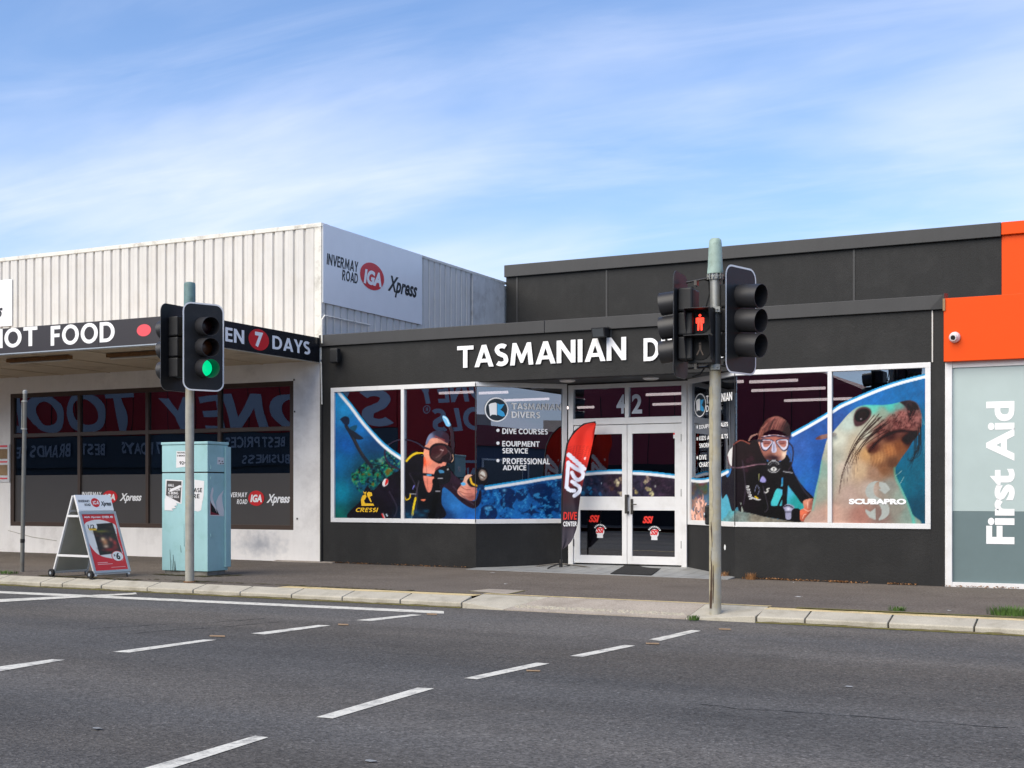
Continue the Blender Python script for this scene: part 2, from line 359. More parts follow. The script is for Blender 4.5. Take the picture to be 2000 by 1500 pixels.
# lettering: built from glyph outlines, laid on a plane
def glyphs(text, bold=.0, shear=0., space=1.0, align='LEFT', res=4):
    cu = bpy.data.curves.new('lettering', 'FONT'); cu.body = text; cu.size = 1; cu.offset = bold; cu.shear = shear; cu.space_character = space; cu.resolution_u = res; cu.align_x = align
    cu.fill_mode = 'BOTH'; o = bpy.data.objects.new('lettering', cu); C.objects.link(o)
    dg = bpy.context.evaluated_depsgraph_get(); dg.update(); me = bpy.data.meshes.new_from_object(o.evaluated_get(dg))
    C.objects.unlink(o); bpy.data.objects.remove(o); bpy.data.curves.remove(cu)
    V = np.array([v.co[:2] for v in me.vertices]); P = [tuple(p.vertices) for p in me.polygons]; bpy.data.meshes.remove(me)
    V = (V-V.min(0))/(V.max(0)-V.min(0)); return V, P
# drawn capitals (humanist bold): closed outlines, holes included, cap height 1
def _arc(cx, cy, rx, ry, a0, a1, n=12): return [(cx+rx*math.cos(math.radians(a0+(a1-a0)*i/n)), cy+ry*math.sin(math.radians(a0+(a1-a0)*i/n))) for i in range(n+1)]
def _stroke(P, w):
    P = np.array(P, float); T = np.gradient(P, axis=0); T /= np.linalg.norm(T, axis=1)[:, None]; Nn = np.stack([-T[:, 1], T[:, 0]], -1)
    return [tuple(p) for p in (P+Nn*w/2)]+[tuple(p) for p in (P-Nn*w/2)[::-1]]
_W = .205
_oval = lambda w: [_arc(w/2, .5, w/2, .515, 0, 345, 23), _arc(w/2, .5, w/2-_W*1.02, .515-_W*.92, 0, 345, 23)]
def _bowl(x0, x1, y0, y1, hole=True):
    h = (y1-y0)/2; o = [(x0, y0)]+_arc(x1-h*.95, (y0+y1)/2, h*.95, h, -90, 90)+[(x0, y1)]
    k = _W*.86; i = [(x0+_W, y0+k)]+_arc(x1-h*.95, (y0+y1)/2, h*.95-_W, h-k, -90, 90)+[(x0+_W, y1-k)]
    return o, i
_S = _arc(.33, .745, .225, .165, 38, 200, 10)+_arc(.40, .70, .26, .19, 215, 255, 4)+_arc(.28, .30, .26, .20, 75, 35, 4)+_arc(.31, .255, .225, .165, 20, -142, 10)
_b1, _h1 = _bowl(0, .66, .42, 1); _b2, _h2 = _bowl(0, .69, 0, .54)
_dd, _dh = _bowl(0, .84, 0, 1)
GL = {'T': (.78, [[(0, 1), (.78, 1), (.78, .82), (.49, .82), (.49, 0), (.285, 0), (.285, .82), (0, .82)]]),
 'A': (.90, [[(0, 0), (.345, 1), (.555, 1), (.90, 0), (.68, 0), (.615, .2), (.285, .2), (.22, 0)], [(.34, .365), (.56, .365), (.45, .70)]]),
 'M': (1.06, [[(0, 0), (.11, 1), (.29, 1), (.53, .44), (.77, 1), (.95, 1), (1.06, 0), (.85, 0), (.79, .60), (.585, .1), (.475, .1), (.27, .60), (.21, 0)]]),
 'N': (.83, [[(0, 0), (0, 1), (.2, 1), (.625, .38), (.625, 1), (.83, 1), (.83, 0), (.64, 0), (.205, .64), (.205, 0)]]),
 'I': (.205, [[(0, 0), (0, 1), (.205, 1), (.205, 0)]]), 'V': (.88, [[(0, 1), (.225, 1), (.44, .34), (.655, 1), (.88, 1), (.545, 0), (.335, 0)]]),
 'E': (.58, [[(0, 0), (0, 1), (.57, 1), (.57, .82), (.205, .82), (.205, .60), (.54, .60), (.54, .43), (.205, .43), (.205, .18), (.58, .18), (.58, 0)]]),
 'F': (.56, [[(0, 0), (0, 1), (.56, 1), (.56, .82), (.205, .82), (.205, .60), (.52, .60), (.52, .42), (.205, .42), (.205, 0)]]),
 'H': (.80, [[(0, 0), (0, 1), (.205, 1), (.205, .60), (.595, .60), (.595, 1), (.80, 1), (.80, 0), (.595, 0), (.595, .42), (.205, .42), (.205, 0)]]),
 'L': (.56, [[(0, 0), (0, 1), (.205, 1), (.205, .18), (.56, .18), (.56, 0)]]), 'D': (.84, [_dd, _dh]), 'P': (.66, [[(0, 0), (.205, 0), (.205, .40)]+_bowl(0, .66, .38, 1)[0][1:], _bowl(0, .66, .38, 1)[1]]),
 'R': (.78, [[(0, 0), (.205, 0), (.205, .40), (.26, .40), (.53, 0), (.78, 0), (.47, .43)]+_bowl(0, .68, .42, 1)[0][5:], _bowl(0, .68, .42, 1)[1]]),
 'B': (.70, [[(0, 0)]+_b2[1:-3]+[(.50, .51)]+_b1[4:], _bowl(0, .64, .46, 1)[1], _bowl(0, .70, 0, .55)[1]]),
 'O': (.98, _oval(.98)), 'Q': (.98, _oval(.98)+[[(.55, .16), (.74, .26), (1.0, -.1), (.80, -.14)]]),
 'C': (.80, [_stroke(_arc(.50, .5, .40, .415, 48, 312, 22), _W)]), 'G': (.90, [_stroke(_arc(.50, .5, .40, .415, 48, 318, 22)+[(.79, .30), (.79, .46)], _W)]),
 'S': (.62, [_stroke(_S, _W)]), 'U': (.80, [_stroke([(.1, 1), (.1, .75), (.1, .5)]+_arc(.40, .39, .30, .29, 180, 360, 14)+[(.70, .5), (.70, .75), (.70, 1)], _W)]),
 'Y': (.82, [[(0, 1), (.235, 1), (.41, .60), (.585, 1), (.82, 1), (.51, .42), (.51, 0), (.31, 0), (.31, .42)]]),
 'K': (.80, [[(0, 0), (0, 1), (.205, 1), (.205, .58), (.53, 1), (.77, 1), (.40, .54), (.80, 0), (.55, 0), (.205, .48), (.205, 0)]])}
GL['Q'] = GL['O']
def caps(text, shear=0.0, space=.10):
    cu = bpy.data.curves.new('lettering', 'CURVE'); cu.dimensions = '2D'; cu.fill_mode = 'BOTH'; x = 0.0
    for ch in text:
        if ch == ' ': x += .34; continue
        wd, cs = GL[ch]
        for c in cs:
            sp = cu.splines.new('POLY'); sp.points.add(len(c)-1); sp.use_cyclic_u = True
            for p, (a, b) in zip(sp.points, c): p.co = (x+a+b*shear, b, 0, 1)
        x += wd+(space if not (ch in 'TVAY') else space*.45)
    o = bpy.data.objects.new('lettering', cu); C.objects.link(o); dg = bpy.context.evaluated_depsgraph_get(); dg.update(); me = bpy.data.meshes.new_from_object(o.evaluated_get(dg))
    C.objects.unlink(o); bpy.data.objects.remove(o); bpy.data.curves.remove(cu)
    V = np.array([v.co[:2] for v in me.vertices]); P = [tuple(p.vertices) for p in me.polygons]
    if P and me.polygons[0].normal.z < 0: P = [p[::-1] for p in P]
    bpy.data.meshes.remove(me); V = (V-V.min(0))/(V.max(0)-V.min(0)); return V, P
def islands(V, P):
    par = list(range(len(V)))
    def f(a):
        while par[a] != a: par[a] = par[par[a]]; a = par[a]
        return a
    for p in P:
        for a in p[1:]: par[f(a)] = f(p[0])
    g = {}
    for p in P: g.setdefault(f(p[0]), []).append(p)
    return sorted(g.values(), key=lambda ps: min(V[i][0] for p in ps for i in p))
def put_text(text, O, R, U, wdt, h, material, parent, name='lettering', bold=.02, shear=0., thick=0., split=False, space=1.0, kind=None, drawn=True):
    """O lower-left corner, R right, U up (unit vectors); the words fill wdt x h"""
    V, P = caps(text, shear) if drawn and all(c in GL or c == ' ' for c in text) else glyphs(text, bold, shear, space); O, R, U = Vector(O), Vector(R), Vector(U); Nn = R.cross(U).normalized()
    out = []
    for ps in (islands(V, P) if split else [P]):
        if split and sum(len(p) for p in ps) < 3: continue
        ids = sorted({i for p in ps for i in p}); mp_ = {i: k for k, i in enumerate(ids)}; b = MB()
        b.v = [O+R*(V[i][0]*wdt)+U*(V[i][1]*h)+Nn*thick for i in ids]; b.f = [tuple(mp_[i] for i in p) for p in ps]
        if thick > .004:
            edge = {}
            for p in b.f:
                for a, c in zip(p, p[1:]+p[:1]): edge[(a, c)] = 1
            n = len(b.v); b.v += [v-Nn*thick for v in b.v]
            for (a, c) in list(edge):
                if (c, a) not in edge: b.f.append((a, a+n, c+n, c))
        out.append(b.build(name, material, parent, recalc=False))
    return out
XV, YV, ZV = Vector((1, 0, 0)), Vector((0, 1, 0)), Vector((0, 0, 1))
def textY(text, x0, x1, yt, yb, Y, material, parent, **k):
    """text on the plane Y, from photo column x0 to x1, top/bottom rows measured at x0"""
    a = at(x0, yb, Y); b = at(x0, yt, Y); c = at(x1, yb, Y)
    return put_text(text, a, XV, ZV, c.x-a.x, b.z-a.z, material, parent, **k)
# ================================================================ GROUND
YK0, YK1, YS = 13.87, 14.15, 14.42               # kerb front, kerb back, end of the sand strip
ZR, ZKF = -0.13, -0.06                           # road and kerb front lip below the footpath
def slab(name, x0, x1, y0, y1, dz0, dz1, material, parent=None, th=0.0, nx=1, kind='structure', sub=False):
    b = MB(); xs = [x0+(x1-x0)*i/nx for i in range(nx+1)]
    for a, c in zip(xs, xs[1:]):
        p = [(a, y0, gz(a)+dz0), (c, y0, gz(c)+dz0), (c, y1, gz(c)+dz1), (a, y1, gz(a)+dz1)]
        if th: b.hexa([(q[0], q[1], q[2]-th) for q in p], p)
        else: b.quad(*p)
    return b.build(name, material, parent, kind=kind)
road = slab('road', -120, 90, -2.2, YK0, ZR, ZR, 'road')
b = MB(); xs_ = [-120, -60, -30, -20, -15, -13.4, -12, -10, -8, -6, -4, -2.5, 20, 90]; ys_ = [YS, 15.4, 16.6, 17.8, 19.22, 21.5]
for xa_, xb_ in zip(xs_, xs_[1:]):
    for ya_, yb_ in zip(ys_, ys_[1:]): b.quad((xa_, ya_, gzz(xa_, ya_)), (xb_, ya_, gzz(xb_, ya_)), (xb_, yb_, gzz(xb_, yb_)), (xa_, yb_, gzz(xa_, yb_)))
fp = b.build('footpath', 'footpath', kind='structure')

land = MB().quad((-400, -300, -1.6), (400, -300, -1.6), (400, 500, -1.6), (-400, 500, -1.6)).build('ground', 'land', kind='structure')
slab('far_footpath', -120, 90, -6.0, -2.2, 0, 0, 'footpath')
slab('far_kerb', -120, 90, -2.5, -2.2, .004, .004, 'footpath')

# kerb stones, each its own piece
kerb = thing('kerb', (-8, YK0, gz(-8)), 'pale concrete kerb of long stones along the road edge, broken by the crossing ramp', None); kerb['kind'] = 'structure'
def kx(px, py=1186): return atg(px, py, -.1).x
seams = [kx(p, q) for p, q in ((37, 1146), (82, 1148), (157, 1152), (243, 1157), (339, 1161), (438, 1165), (540, 1170), (648, 1174), (760, 1180), (881, 1186))]
while seams[0] > -30: seams.insert(0, seams[0]-.9)
seams2 = [kx(p, q) for p, q in ((1454, 1218), (1562, 1219), (1723, 1229), (1895, 1237))]
while seams2[-1] < 8: seams2.append(seams2[-1]+.9)
XR0_, XR1_ = seams[-1], seams2[0]
def kstone(a, b, zl=ZKF, zr=ZKF, bl=0.0, br=0.0):
    a += .009; b -= .009; j = random.uniform(-.004, .004); m = MB()
    def sec(x, zf, zb): return [(x, YK0+j+.012, gz(x)+ZR-.1), (x, YK0+j, gz(x)+zf-.012), (x, YK0+j+.014, gz(x)+zf), (x, YK1, gz(x)+zb-.002), (x, YK1, gz(x)+ZR-.1)]
    A, B = sec(a, zl, bl), sec(b, zr, br); m.hexa(A, B); m.build('kerb_stone', 'kerb_concrete', kerb, bevel=.006)
for a, b in zip(seams, seams[1:]): kstone(a, b)
for a, b in zip(seams2, seams2[1:]): kstone(a, b)
for (x0, x1) in ((-30, seams[-1]), (seams2[0], 8)):      # dark moss line where the road meets the kerb
    slab('gutter_moss', x0, x1, YK0-.035, YK0+.02, ZR+.004, ZR+.01, 'moss', kerb, kind=None)
slab('verge_moss', seams2[0]+.3, 8, YS-.05, YS+.05, .006, .004, 'moss', kerb, kind=None)
mg = MB(); rr = random.Random(11)
for (x0, x1) in ((-30, seams[-1]), (seams2[0], 8)):   # uneven grime with the face's shade painted in, along the kerb foot
    x = x0; h0 = .015
    while x < x1:
        x2 = min(x+rr.uniform(.04, .12), x1); h1 = h0*.6+.4*rr.uniform(.004, .034); mg.quad((x, YK0-.008, gz(x)+ZR), (x2, YK0-.008, gz(x2)+ZR), (x2, YK0-.0075, gz(x2)+ZR+h1), (x, YK0-.0075, gz(x)+ZR+h0)); x, h0 = x2, h1
mg.build('face_grime_shade', 'kerb_grime_shade', kerb, kind='stuff')
slab('verge_moss', -30, seams[6], YK1-.01, YK1+.12, .004, .006, 'moss', kerb, kind=None)

slab('footpath', -120, kx(505, 1165), YK1+.004, YS, -.001, 0, 'footpath'); slab('sand_strip', kx(505, 1165), XR0_, YK1+.004, YS-.004, -.004, -.004, 'sand_strip'); slab('sand_strip', XR1_, 90, YK1+.004, YS-.004, -.004, -.004, 'sand_strip'); slab('sand_strip', XR0_, XR1_, YS, YS+.1, .004, .004, 'sand_strip')
# crossing ramp between the kerbs
XR0, XR1 = seams[-1], seams2[0]
xl, xr = atg(984, 1192, ZR).x, atg(1345, 1208, ZR).x; xlb, xrb = xl+.34, xr+.05
ramp = thing('crossing_ramp', (-7, YK0, gz(-7)), 'grey concrete pedestrian ramp sloping down to the road between the kerb ends', None, kind='structure')
def rquad(mb, pts, th=.06): P = [Vector((x, y, gz(x)+z)) for x, y, z in pts]; mb.hexa([p-Vector((0, 0, th)) for p in P], P)
m = MB(); rquad(m, [(xl, YK0-.02, ZR+.012), (xr, YK0-.02, ZR+.012), (xrb, YS, .002), (xlb, YS, .002)]); m.build('ramp_slab', 'ramp_concrete', ramp)
m = MB(); P = lambda x, y, z: Vector((x, y, gz(x)+z))
for (ax, bx, cx_, s) in ((XR0+.012, xl-.006, xlb-.006, 1), (XR1-.012, xr+.006, xrb+.006, -1)):
    q = MB(); tri_top = [P(ax, YK0, ZKF), P(bx, YK0-.02, ZR+.014), P(cx_, YS-.02, .003), P(ax, YS-.02, .003)]
    if s < 0: tri_top = tri_top[::-1]
    q.hexa([v-Vector((0, 0, .2)) for v in tri_top], tri_top); q.build('ramp_wing', 'kerb_concrete', ramp, bevel=.006)
mm = MB()
for i in range(420):                              # rough stone row near the foot of the ramp
    x = random.uniform(xl+.1, xr-.05); y = YK0+random.uniform(.07, .17); z = ZR+.012+(y-YK0+.02)/(YS-YK0+.02)*.12; r = random.uniform(.012, .03)
    c = Vector((x, y, gz(x)+z)); mm.hexa([c+Vector((r*math.cos(a), r*.7*math.sin(a), -.01)) for a in (0, 1.3, 2.5, 3.8, 5)], [c+Vector((r*.6*math.cos(a), r*.5*math.sin(a), .006)) for a in (0, 1.3, 2.5, 3.8, 5)])
mm.build('ramp_pebbles', 'kerb_concrete', ramp, kind='stuff')
# service pit cover in the footpath
c0 = [atg(*p) for p in ((918, 1155), (955, 1151), (1023, 1154), (990, 1161))]
t = thing('pit_cover', c0[0], 'small pale concrete service pit lid set flush in the footpath', 'pit cover')
MB().hexa([p-ZV*.03 for p in c0][::1], [p+ZV*.006 for p in c0]).build('lid', 'ramp_concrete', t)
MB().poly([p+ZV*.004+(p-sum(c0, Vector())/4)*.09 for p in c0]).build('frame', 'moss', t)

# road paint (part of the road)
def paint(name, pts, material='line_paint', dz=.004):
    MB().poly([atg(x, y, ZR+dz) for x, y in pts]).build(name, material, road)
paint('edge_line', [(-260, 1142.5), (867, 1193.5), (867, 1198.5), (-260, 1146.5)], dz=.004)
paint('turning_line', [(-160, 1177.5), (265, 1158), (268, 1160.5), (-160, 1185)], dz=.007)
for q in ([(-40, 1307), (101, 1287.5), (127, 1288.5), (-6, 1312)], [(219, 1273), (398, 1249), (423, 1249.5), (252, 1274.5)], [(490, 1237), (622, 1220.5), (646, 1221.5), (517, 1239)],
          [(696, 1211), (803, 1200), (824, 1201), (722, 1213)], [(200, 1524), (498, 1436.5), (524, 1440), (262, 1524)], [(617, 1400.5), (815, 1343), (848, 1344.5), (650, 1403)],
          [(906, 1324.5), (1048, 1294), (1073, 1296), (932, 1326.5)], [(1113, 1281), (1220, 1259.5), (1241, 1261), (1137, 1283)], [(1267, 1249), (1350, 1230.5), (1369, 1232), (1290, 1251.5)]):
    paint('lane_dash', q)
for x, y, w_ in ((424, 1242, 30), (670, 1219.5, 20), (843, 1199.3, 20), (1415, 1228.6, 23), (1274, 1256.6, 26), (1041, 1309.6, 27)):
    paint('tan_marker', [(x-w_/2, y-1.6), (x+w_/2, y-1), (x+w_/2+1, y+1.6), (x-w_/2+1, y+1)], 'rust_paint', .006)
cr = MB()                                         # sealed cracks, thin and wandering
def crack(p0, p1, wpx, seed):
    rr = random.Random(seed); n = 26; a, b = atg(*p0, ZR+.003), atg(*p1, ZR+.003); d = (b-a); s = Vector((-d.y, d.x, 0)).normalized(); pv = None; k = 0
    for i in range(n+1):
        k += rr.uniform(-.035, .035); p = a+d*(i/n)+s*k; p.z = gz(p.x)+ZR+.003; w_ = wpx*rr.uniform(.3, 1)
        if pv is not None: cr.quad(pv[0]-s*pv[1], p-s*w_, p+s*w_, pv[0]+s*pv[1])
        pv = (p, w_)
crack((170, 1228), (520, 1208), .012, 1); crack((250, 1238), (560, 1216), .01, 2); crack((1370, 1374), (1960, 1428), .008, 3); crack((640, 1270), (1200, 1296), .004, 4)
cr.build('road_crack', 'rubber', road)

# ================================================================ BLACK SHOP
XL, XR = -13.39, -2.785
Z1, ZS, ZH, ZP = 3.11, .743, 3.11, 4.05
DXL, DXR, DY = -9.09, -6.98, 20.45               # recessed doorway
CL, CR = -10.28, -5.83                           # corners where the front breaks back to the doors
shop = thing('dive_shop_building', (XL, Y0, 0), 'single storey black rendered dive shop with white framed picture windows and recessed double doors', 'shop')
TW = .22
MB().box((XL+.01, Y0, -.5), (at(647, 0, Y0).x, Y0+TW, ZP-.17)).build('pier_wall', 'black_render', shop)
MB().box((at(1818, 0, Y0).x, Y0, -.5), (XR-.004, Y0+TW, ZP-.17)).build('pier_wall', 'black_render', shop)
XA, XB = at(647, 0, Y0).x, at(1818, 0, Y0).x
MB().box((XA, Y0, Z1+.002), (XB, Y0+TW, ZP-.17)).build('fascia_wall', 'black_render', shop)
MB().box((XA, Y0-.002, -.5), (CL, Y0+TW, ZS-.002)).build('sill_wall', 'black_render', shop)
MB().box((CR, Y0-.002, -.5), (XB, Y0+TW, ZS-.002)).build('sill_wall', 'black_render', shop)
MB().hexa([(CL, Y0-.002, -.5), (DXL, DY, -.5), (DXL-.2, DY+.2, -.5), (CL-.1, Y0+TW, -.5)], [(CL, Y0-.002, ZS-.002), (DXL, DY, ZS-.002), (DXL-.2, DY+.2, ZS-.002), (CL-.1, Y0+TW, ZS-.002)]).build('return_wall', 'black_render', shop)
MB().hexa([(DXR, DY, -.5), (CR, Y0-.002, -.5), (CR+.1, Y0+TW, -.5), (DXR+.2, DY+.2, -.5)], [(DXR, DY, ZS-.002), (CR, Y0-.002, ZS-.002), (CR+.1, Y0+TW, ZS-.002), (DXR+.2, DY+.2, ZS-.002)]).build('return_wall', 'black_render', shop)
# parapet capping in lengths
xs = [XL-.02, at(1150, 0, Y0).x, at(1500, 0, Y0).x, XR+.0]
xs = [XL-.02, -9.0, -6.2, XR]
for i, (a, c) in enumerate(zip(xs, xs[1:])):
    m = MB(); m.box((a+.003, Y0-.05, ZP-.20), (c-.003, Y0+.34, ZP)); m.build('parapet_capping', 'black_flashing', shop, bevel=.006)
MB().box((XL+.0, Y0+TW+.01, ZP-.6), (XR, 26.4, ZP-.45)).build('roof', 'black_flashing', shop)
MB().box((at(1820, 0, Y0).x, Y0-.012, Z1), (at(1822.5, 0, Y0).x, Y0, ZP-.21)).build('joint_strip', 'cladding', shop)
# recess soffit and room behind
MB().poly([(CL-.15, Y0+TW+.001, Z1+.001), (CR+.15, Y0+TW+.001, Z1+.001), (DXR, DY+.1, Z1+.001), (DXL, DY+.1, Z1+.001)]).build('soffit', 'black_flashing', shop)
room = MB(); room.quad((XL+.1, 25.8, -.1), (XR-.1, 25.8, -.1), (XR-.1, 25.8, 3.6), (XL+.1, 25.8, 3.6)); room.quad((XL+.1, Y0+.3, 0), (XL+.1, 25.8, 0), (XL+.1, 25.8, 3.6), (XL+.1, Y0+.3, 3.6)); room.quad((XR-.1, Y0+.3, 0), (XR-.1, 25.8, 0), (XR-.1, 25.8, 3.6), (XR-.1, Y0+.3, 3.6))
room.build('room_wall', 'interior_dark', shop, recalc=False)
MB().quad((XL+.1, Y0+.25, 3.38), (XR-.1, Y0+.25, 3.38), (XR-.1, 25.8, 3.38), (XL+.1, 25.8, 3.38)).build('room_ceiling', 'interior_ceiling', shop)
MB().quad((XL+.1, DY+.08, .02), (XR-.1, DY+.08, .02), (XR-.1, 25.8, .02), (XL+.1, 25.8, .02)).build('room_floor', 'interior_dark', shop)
# tubes seen through the glass
for (xa, xb, y_, Y) in ((858, 924, 768, 22.6), (936, 992, 768, 22.6), (985, 1072, 782, 24.4), (1094, 1112, 797, 26.0), (1128, 1210, 758, 22.0), (1262, 1332, 771, 24.2), (1275, 1340, 790, 25.6), (1128, 1160, 796, 25.6), (1400, 1452, 747, 22.2),
                        (1464, 1558, 746, 22.2), (1468, 1612, 763, 23.8), (1532, 1664, 782.5, 25.4)):
    Y = min(Y, 25.6); p, q = at(xa, y_, Y), at(xb, y_, Y); z = p.z
    MB().cyl((p.x, Y, z), (q.x, Y, z), .026, n=8).build('fluorescent_tube', 'tube_light', shop)
# --- upper rear wall
YU = 26.5; ZU = 6.40
xu = at(1956, 430, YU).x
MB().box((at(988.5, 0, YU).x, YU, 2.5), (xu, YU+.3, ZU-.26)).build('upper_wall', 'black_render', shop)
MB().box((at(987.5, 0, YU).x, YU-.08, ZU-.27), (xu+.0, YU+.4, ZU)).build('upper_capping', 'black_flashing', shop, bevel=.01)
for px in (1010, 1185, 1668):
    x = at(px, 0, YU).x; MB().box((x-.02, YU-.012, 3), (x+.02, YU-.001, ZU-.28)).build('joint_strip', 'black_flashing', shop)

# --- windows
FW = .075
def window(name, P0, P1, zb, zt, posts, glassm, framem, wall=shop, fw=FW, depth=.09, open_left=False, open_right=False, out=.02):
    """window from P0 to P1 (xy points on the wall line), posts = fractions with a mullion"""
    P0, P1 = Vector((*P0, 0)), Vector((*P1, 0)); R = (P1-P0).normalized(); w_ = (P1-P0).length; D = Vector((-R.y, R.x, 0)); O = P0-D*out
    f = MB(); f.obox(O+ZV*zb, R, ZV, D, w_, fw, depth); f.obox(O+ZV*(zt-fw), R, ZV, D, w_, fw, depth)
    if not open_left: f.obox(O+ZV*(zb+fw), R, ZV, D, fw, zt-zb-2*fw, depth)
    if not open_right: f.obox(O+R*(w_-fw)+ZV*(zb+fw), R, ZV, D, fw, zt-zb-2*fw, depth)
    fr = f.build(name, framem, wall, bevel=.004)
    edges = [0]+[p*w_ for p in posts]+[w_]
    for p in posts: MB().obox(O+R*(p*w_-fw*.42)+ZV*(zb+fw), R, ZV, D, fw*.84, zt-zb-2*fw, depth).build('mullion', framem, fr, bevel=.004)
    for a, c in zip(edges, edges[1:]):
        tl = random.Random(int(a*97+P0.x*13)).uniform(-.0045, .0045); Rt = (R+D*tl).normalized(); MB().obox(O+D*(.045-tl*(c-a)/2)+R*(a+.003)+ZV*(zb+.01), Rt, ZV, Vector((-Rt.y, Rt.x, 0)), c-a-.006, zt-zb-.02, .008).build('pane', glassm, fr)
    return fr
wl = window('window', (XA, Y0), (CL, Y0), ZS, ZH, [(at(787, 0, Y0).x-XA)/(CL-XA)], 'shop_glass', 'white_frame', open_right=True)
wa = window('window', (CL, Y0), (DXL-.03, DY-.04), ZS, ZH, [], 'shop_glass', 'white_frame', open_left=True)
wb = window('window', (DXR+.03, DY-.04), (CR, Y0), ZS, ZH, [], 'shop_glass', 'white_frame', open_right=True)
wr = window('window', (CR, Y0), (XB, Y0), ZS, ZH, [(at(1621, 0, Y0).x-CR)/(XB-CR)], 'shop_glass', 'white_frame', open_left=True)
for x in (CL, CR): MB().cyl((x, Y0-.022, ZS+.02), (x, Y0-.022, ZH-.02), .006, n=6).build('corner_bead', 'handle_dark', shop)

# --- doors
fl = .05                                          # threshold height
ZT, ZD = at(1230, 826, DY).z, 0
ent = MB()
jl, jr = at(1112, 0, DY).x, at(1343, 0, DY).x
zt0 = at(1120, 755, DY).z+.02
ent.box((jl, DY-.05, -.05), (jl+.09, DY+.07, zt0)); ent.box((jr-.09, DY-.05, -.05), (jr, DY+.07, zt0))
ent.box((jl+.09, DY-.05, zt0-.07), (jr-.09, DY+.07, zt0))
ZTR = at(1230, 826, DY).z
ent.box((jl+.09, DY-.048, ZTR-.02), (jr-.09, DY+.068, ZTR+.09))
xm = at(1226, 0, DY).x
ent.box((xm-.035, DY-.046, ZTR+.09), (xm+.035, DY+.066, zt0-.07))
dfr = ent.build('door_frame', 'white_frame', shop, bevel=.004)
for a, c in ((jl+.09, xm-.035), (xm+.035, jr-.09)): MB().box((a, DY, ZTR+.09), (c, DY+.008, zt0-.07)).build('pane', 'shop_glass', dfr)
zfl = .06
def leaf(x0, x1, hinge_left):
    y = DY-.03; b = MB(); s = .115; z0 = zfl+.012; z1 = ZTR-.03
    zm0, zm1 = at(1280, 997, DY).z, at(1280, 970, DY).z; zb_, ztp = at(1280, 1087, DY).z, at(1280, 846, DY).z
    s0 = (s*1.0, s*.75) if hinge_left else (s*.75, s)
    b.box((x0, y, z0), (x0+s0[0], y+.045, z1)); b.box((x1-s0[1], y, z0), (x1, y+.045, z1))
    for p, q in ((z0, zb_), (zm0, zm1), (ztp, z1)): b.box((x0+s0[0], y+.0, p), (x1-s0[1], y+.045, q))
    d = b.build('door', 'white_frame', shop, bevel=.003)
    for p, q in ((zb_, zm0), (zm1, ztp)): MB().box((x0+s0[0], y+.018, p), (x1-s0[1], y+.026, q)).build('pane', 'shop_glass', d)
    hx = x0+.02 if hinge_left else x1-.0
    for z in (.35, 1.2, 2.1): MB().cyl((x0-.004 if hinge_left else x1+.004, y-.006, z), (x0-.004 if hinge_left else x1+.004, y-.006, z+.12), .012, n=8).build('hinge', 'handle_dark', d)
    return d, x0+s0[0], x1-s0[1], y
dA = leaf(jl+.096, xm-.004, True); dB = leaf(xm+.004, jr-.096, False)
p = at(1224.5, 985, DY-.06); zt_, zb_ = at(1224, 966, DY-.06).z, at(1224, 1003, DY-.06).z
h = MB(); h.box((p.x-.028, DY-.095, zb_), (p.x+.022, DY-.075, zt_)); h.box((p.x-.02, DY-.08, zt_-.04), (p.x+.03, DY-.03, zt_)); h.box((p.x-.02, DY-.08, zb_), (p.x+.03, DY-.03, zb_+.04)); h.build('handle', 'handle_dark', dA[0], bevel=.004)
p = at(1234, 985, DY-.04); h = MB(); h.box((p.x-.022, DY-.045, at(0, 995, DY).z), (p.x+.022, DY-.03, at(0, 972, DY).z)); h.cyl((p.x, DY-.04, p.z), (p.x, DY-.08, p.z), .011, n=8); h.cyl((p.x, DY-.08, p.z), (p.x+.1, DY-.08, p.z), .009, n=8); h.build('lock', 'handle_dark', dB[0], bevel=.003)
# door stickers and numbers
n42 = at(1230, 0, DY-.012)
textY('4', 1204, 1221, 771, 808, DY-.006, 'reflect_letter', dfr, bold=.03); textY('2', 1234, 1254, 770, 808, DY-.006, 'reflect_letter', dfr, bold=.03)
for (x, y, dd) in ((1150, 1006, dA), (1255, 1008, dB)):
    textY('SSI', x, x+21, y, y+14, DY-.016, 'red_logo2', dd[0], drawn=False, bold=.05, shear=.3, name='logo')
for (x, y, dd) in ((1172, 1038, dA), (1278, 1042, dB)):
    c = at(x, y, DY-.016); k = MB(); k.poly([c+Vector((.076*math.cos(a*.3142), 0, .076*math.sin(a*.3142))) for a in range(20)]); k.poly([c+Vector((-.055, -.001, -.108)), c+Vector((.055, -.001, -.108)), c+Vector((.05, -.001, -.05)), c+Vector((-.05, -.001, -.05))])
    for i in range(9):
        a0 = math.radians(25+i*14.5); a1 = math.radians(25+i*14.5+9); k.quad(c+Vector((.1*math.cos(a0), 0, .1*math.sin(a0))), c+Vector((.125*math.cos(a0), 0, .125*math.sin(a0))), c+Vector((.125*math.cos(a1), 0, .125*math.sin(a1))), c+Vector((.1*math.cos(a1), 0, .1*math.sin(a1))))
    k.build('badge', 'sticker_white', dd[0]); textY('SSI', x-8, x+8, y-8, y+3, DY-.019, 'logo_red', dd[0], drawn=False, bold=.05, shear=.3, name='logo')
c = at(1320, 849, DY-.02); MB().box((c.x-.045, DY-.018, c.z-.06), (c.x+.045, DY-.016, c.z+.05)).build('notice', 'sticker_white', dB[0]); MB().box((c.x-.045, DY-.021, c.z), (c.x+.045, DY-.019, c.z+.03)).build('notice_band', 'logo_red', dB[0])

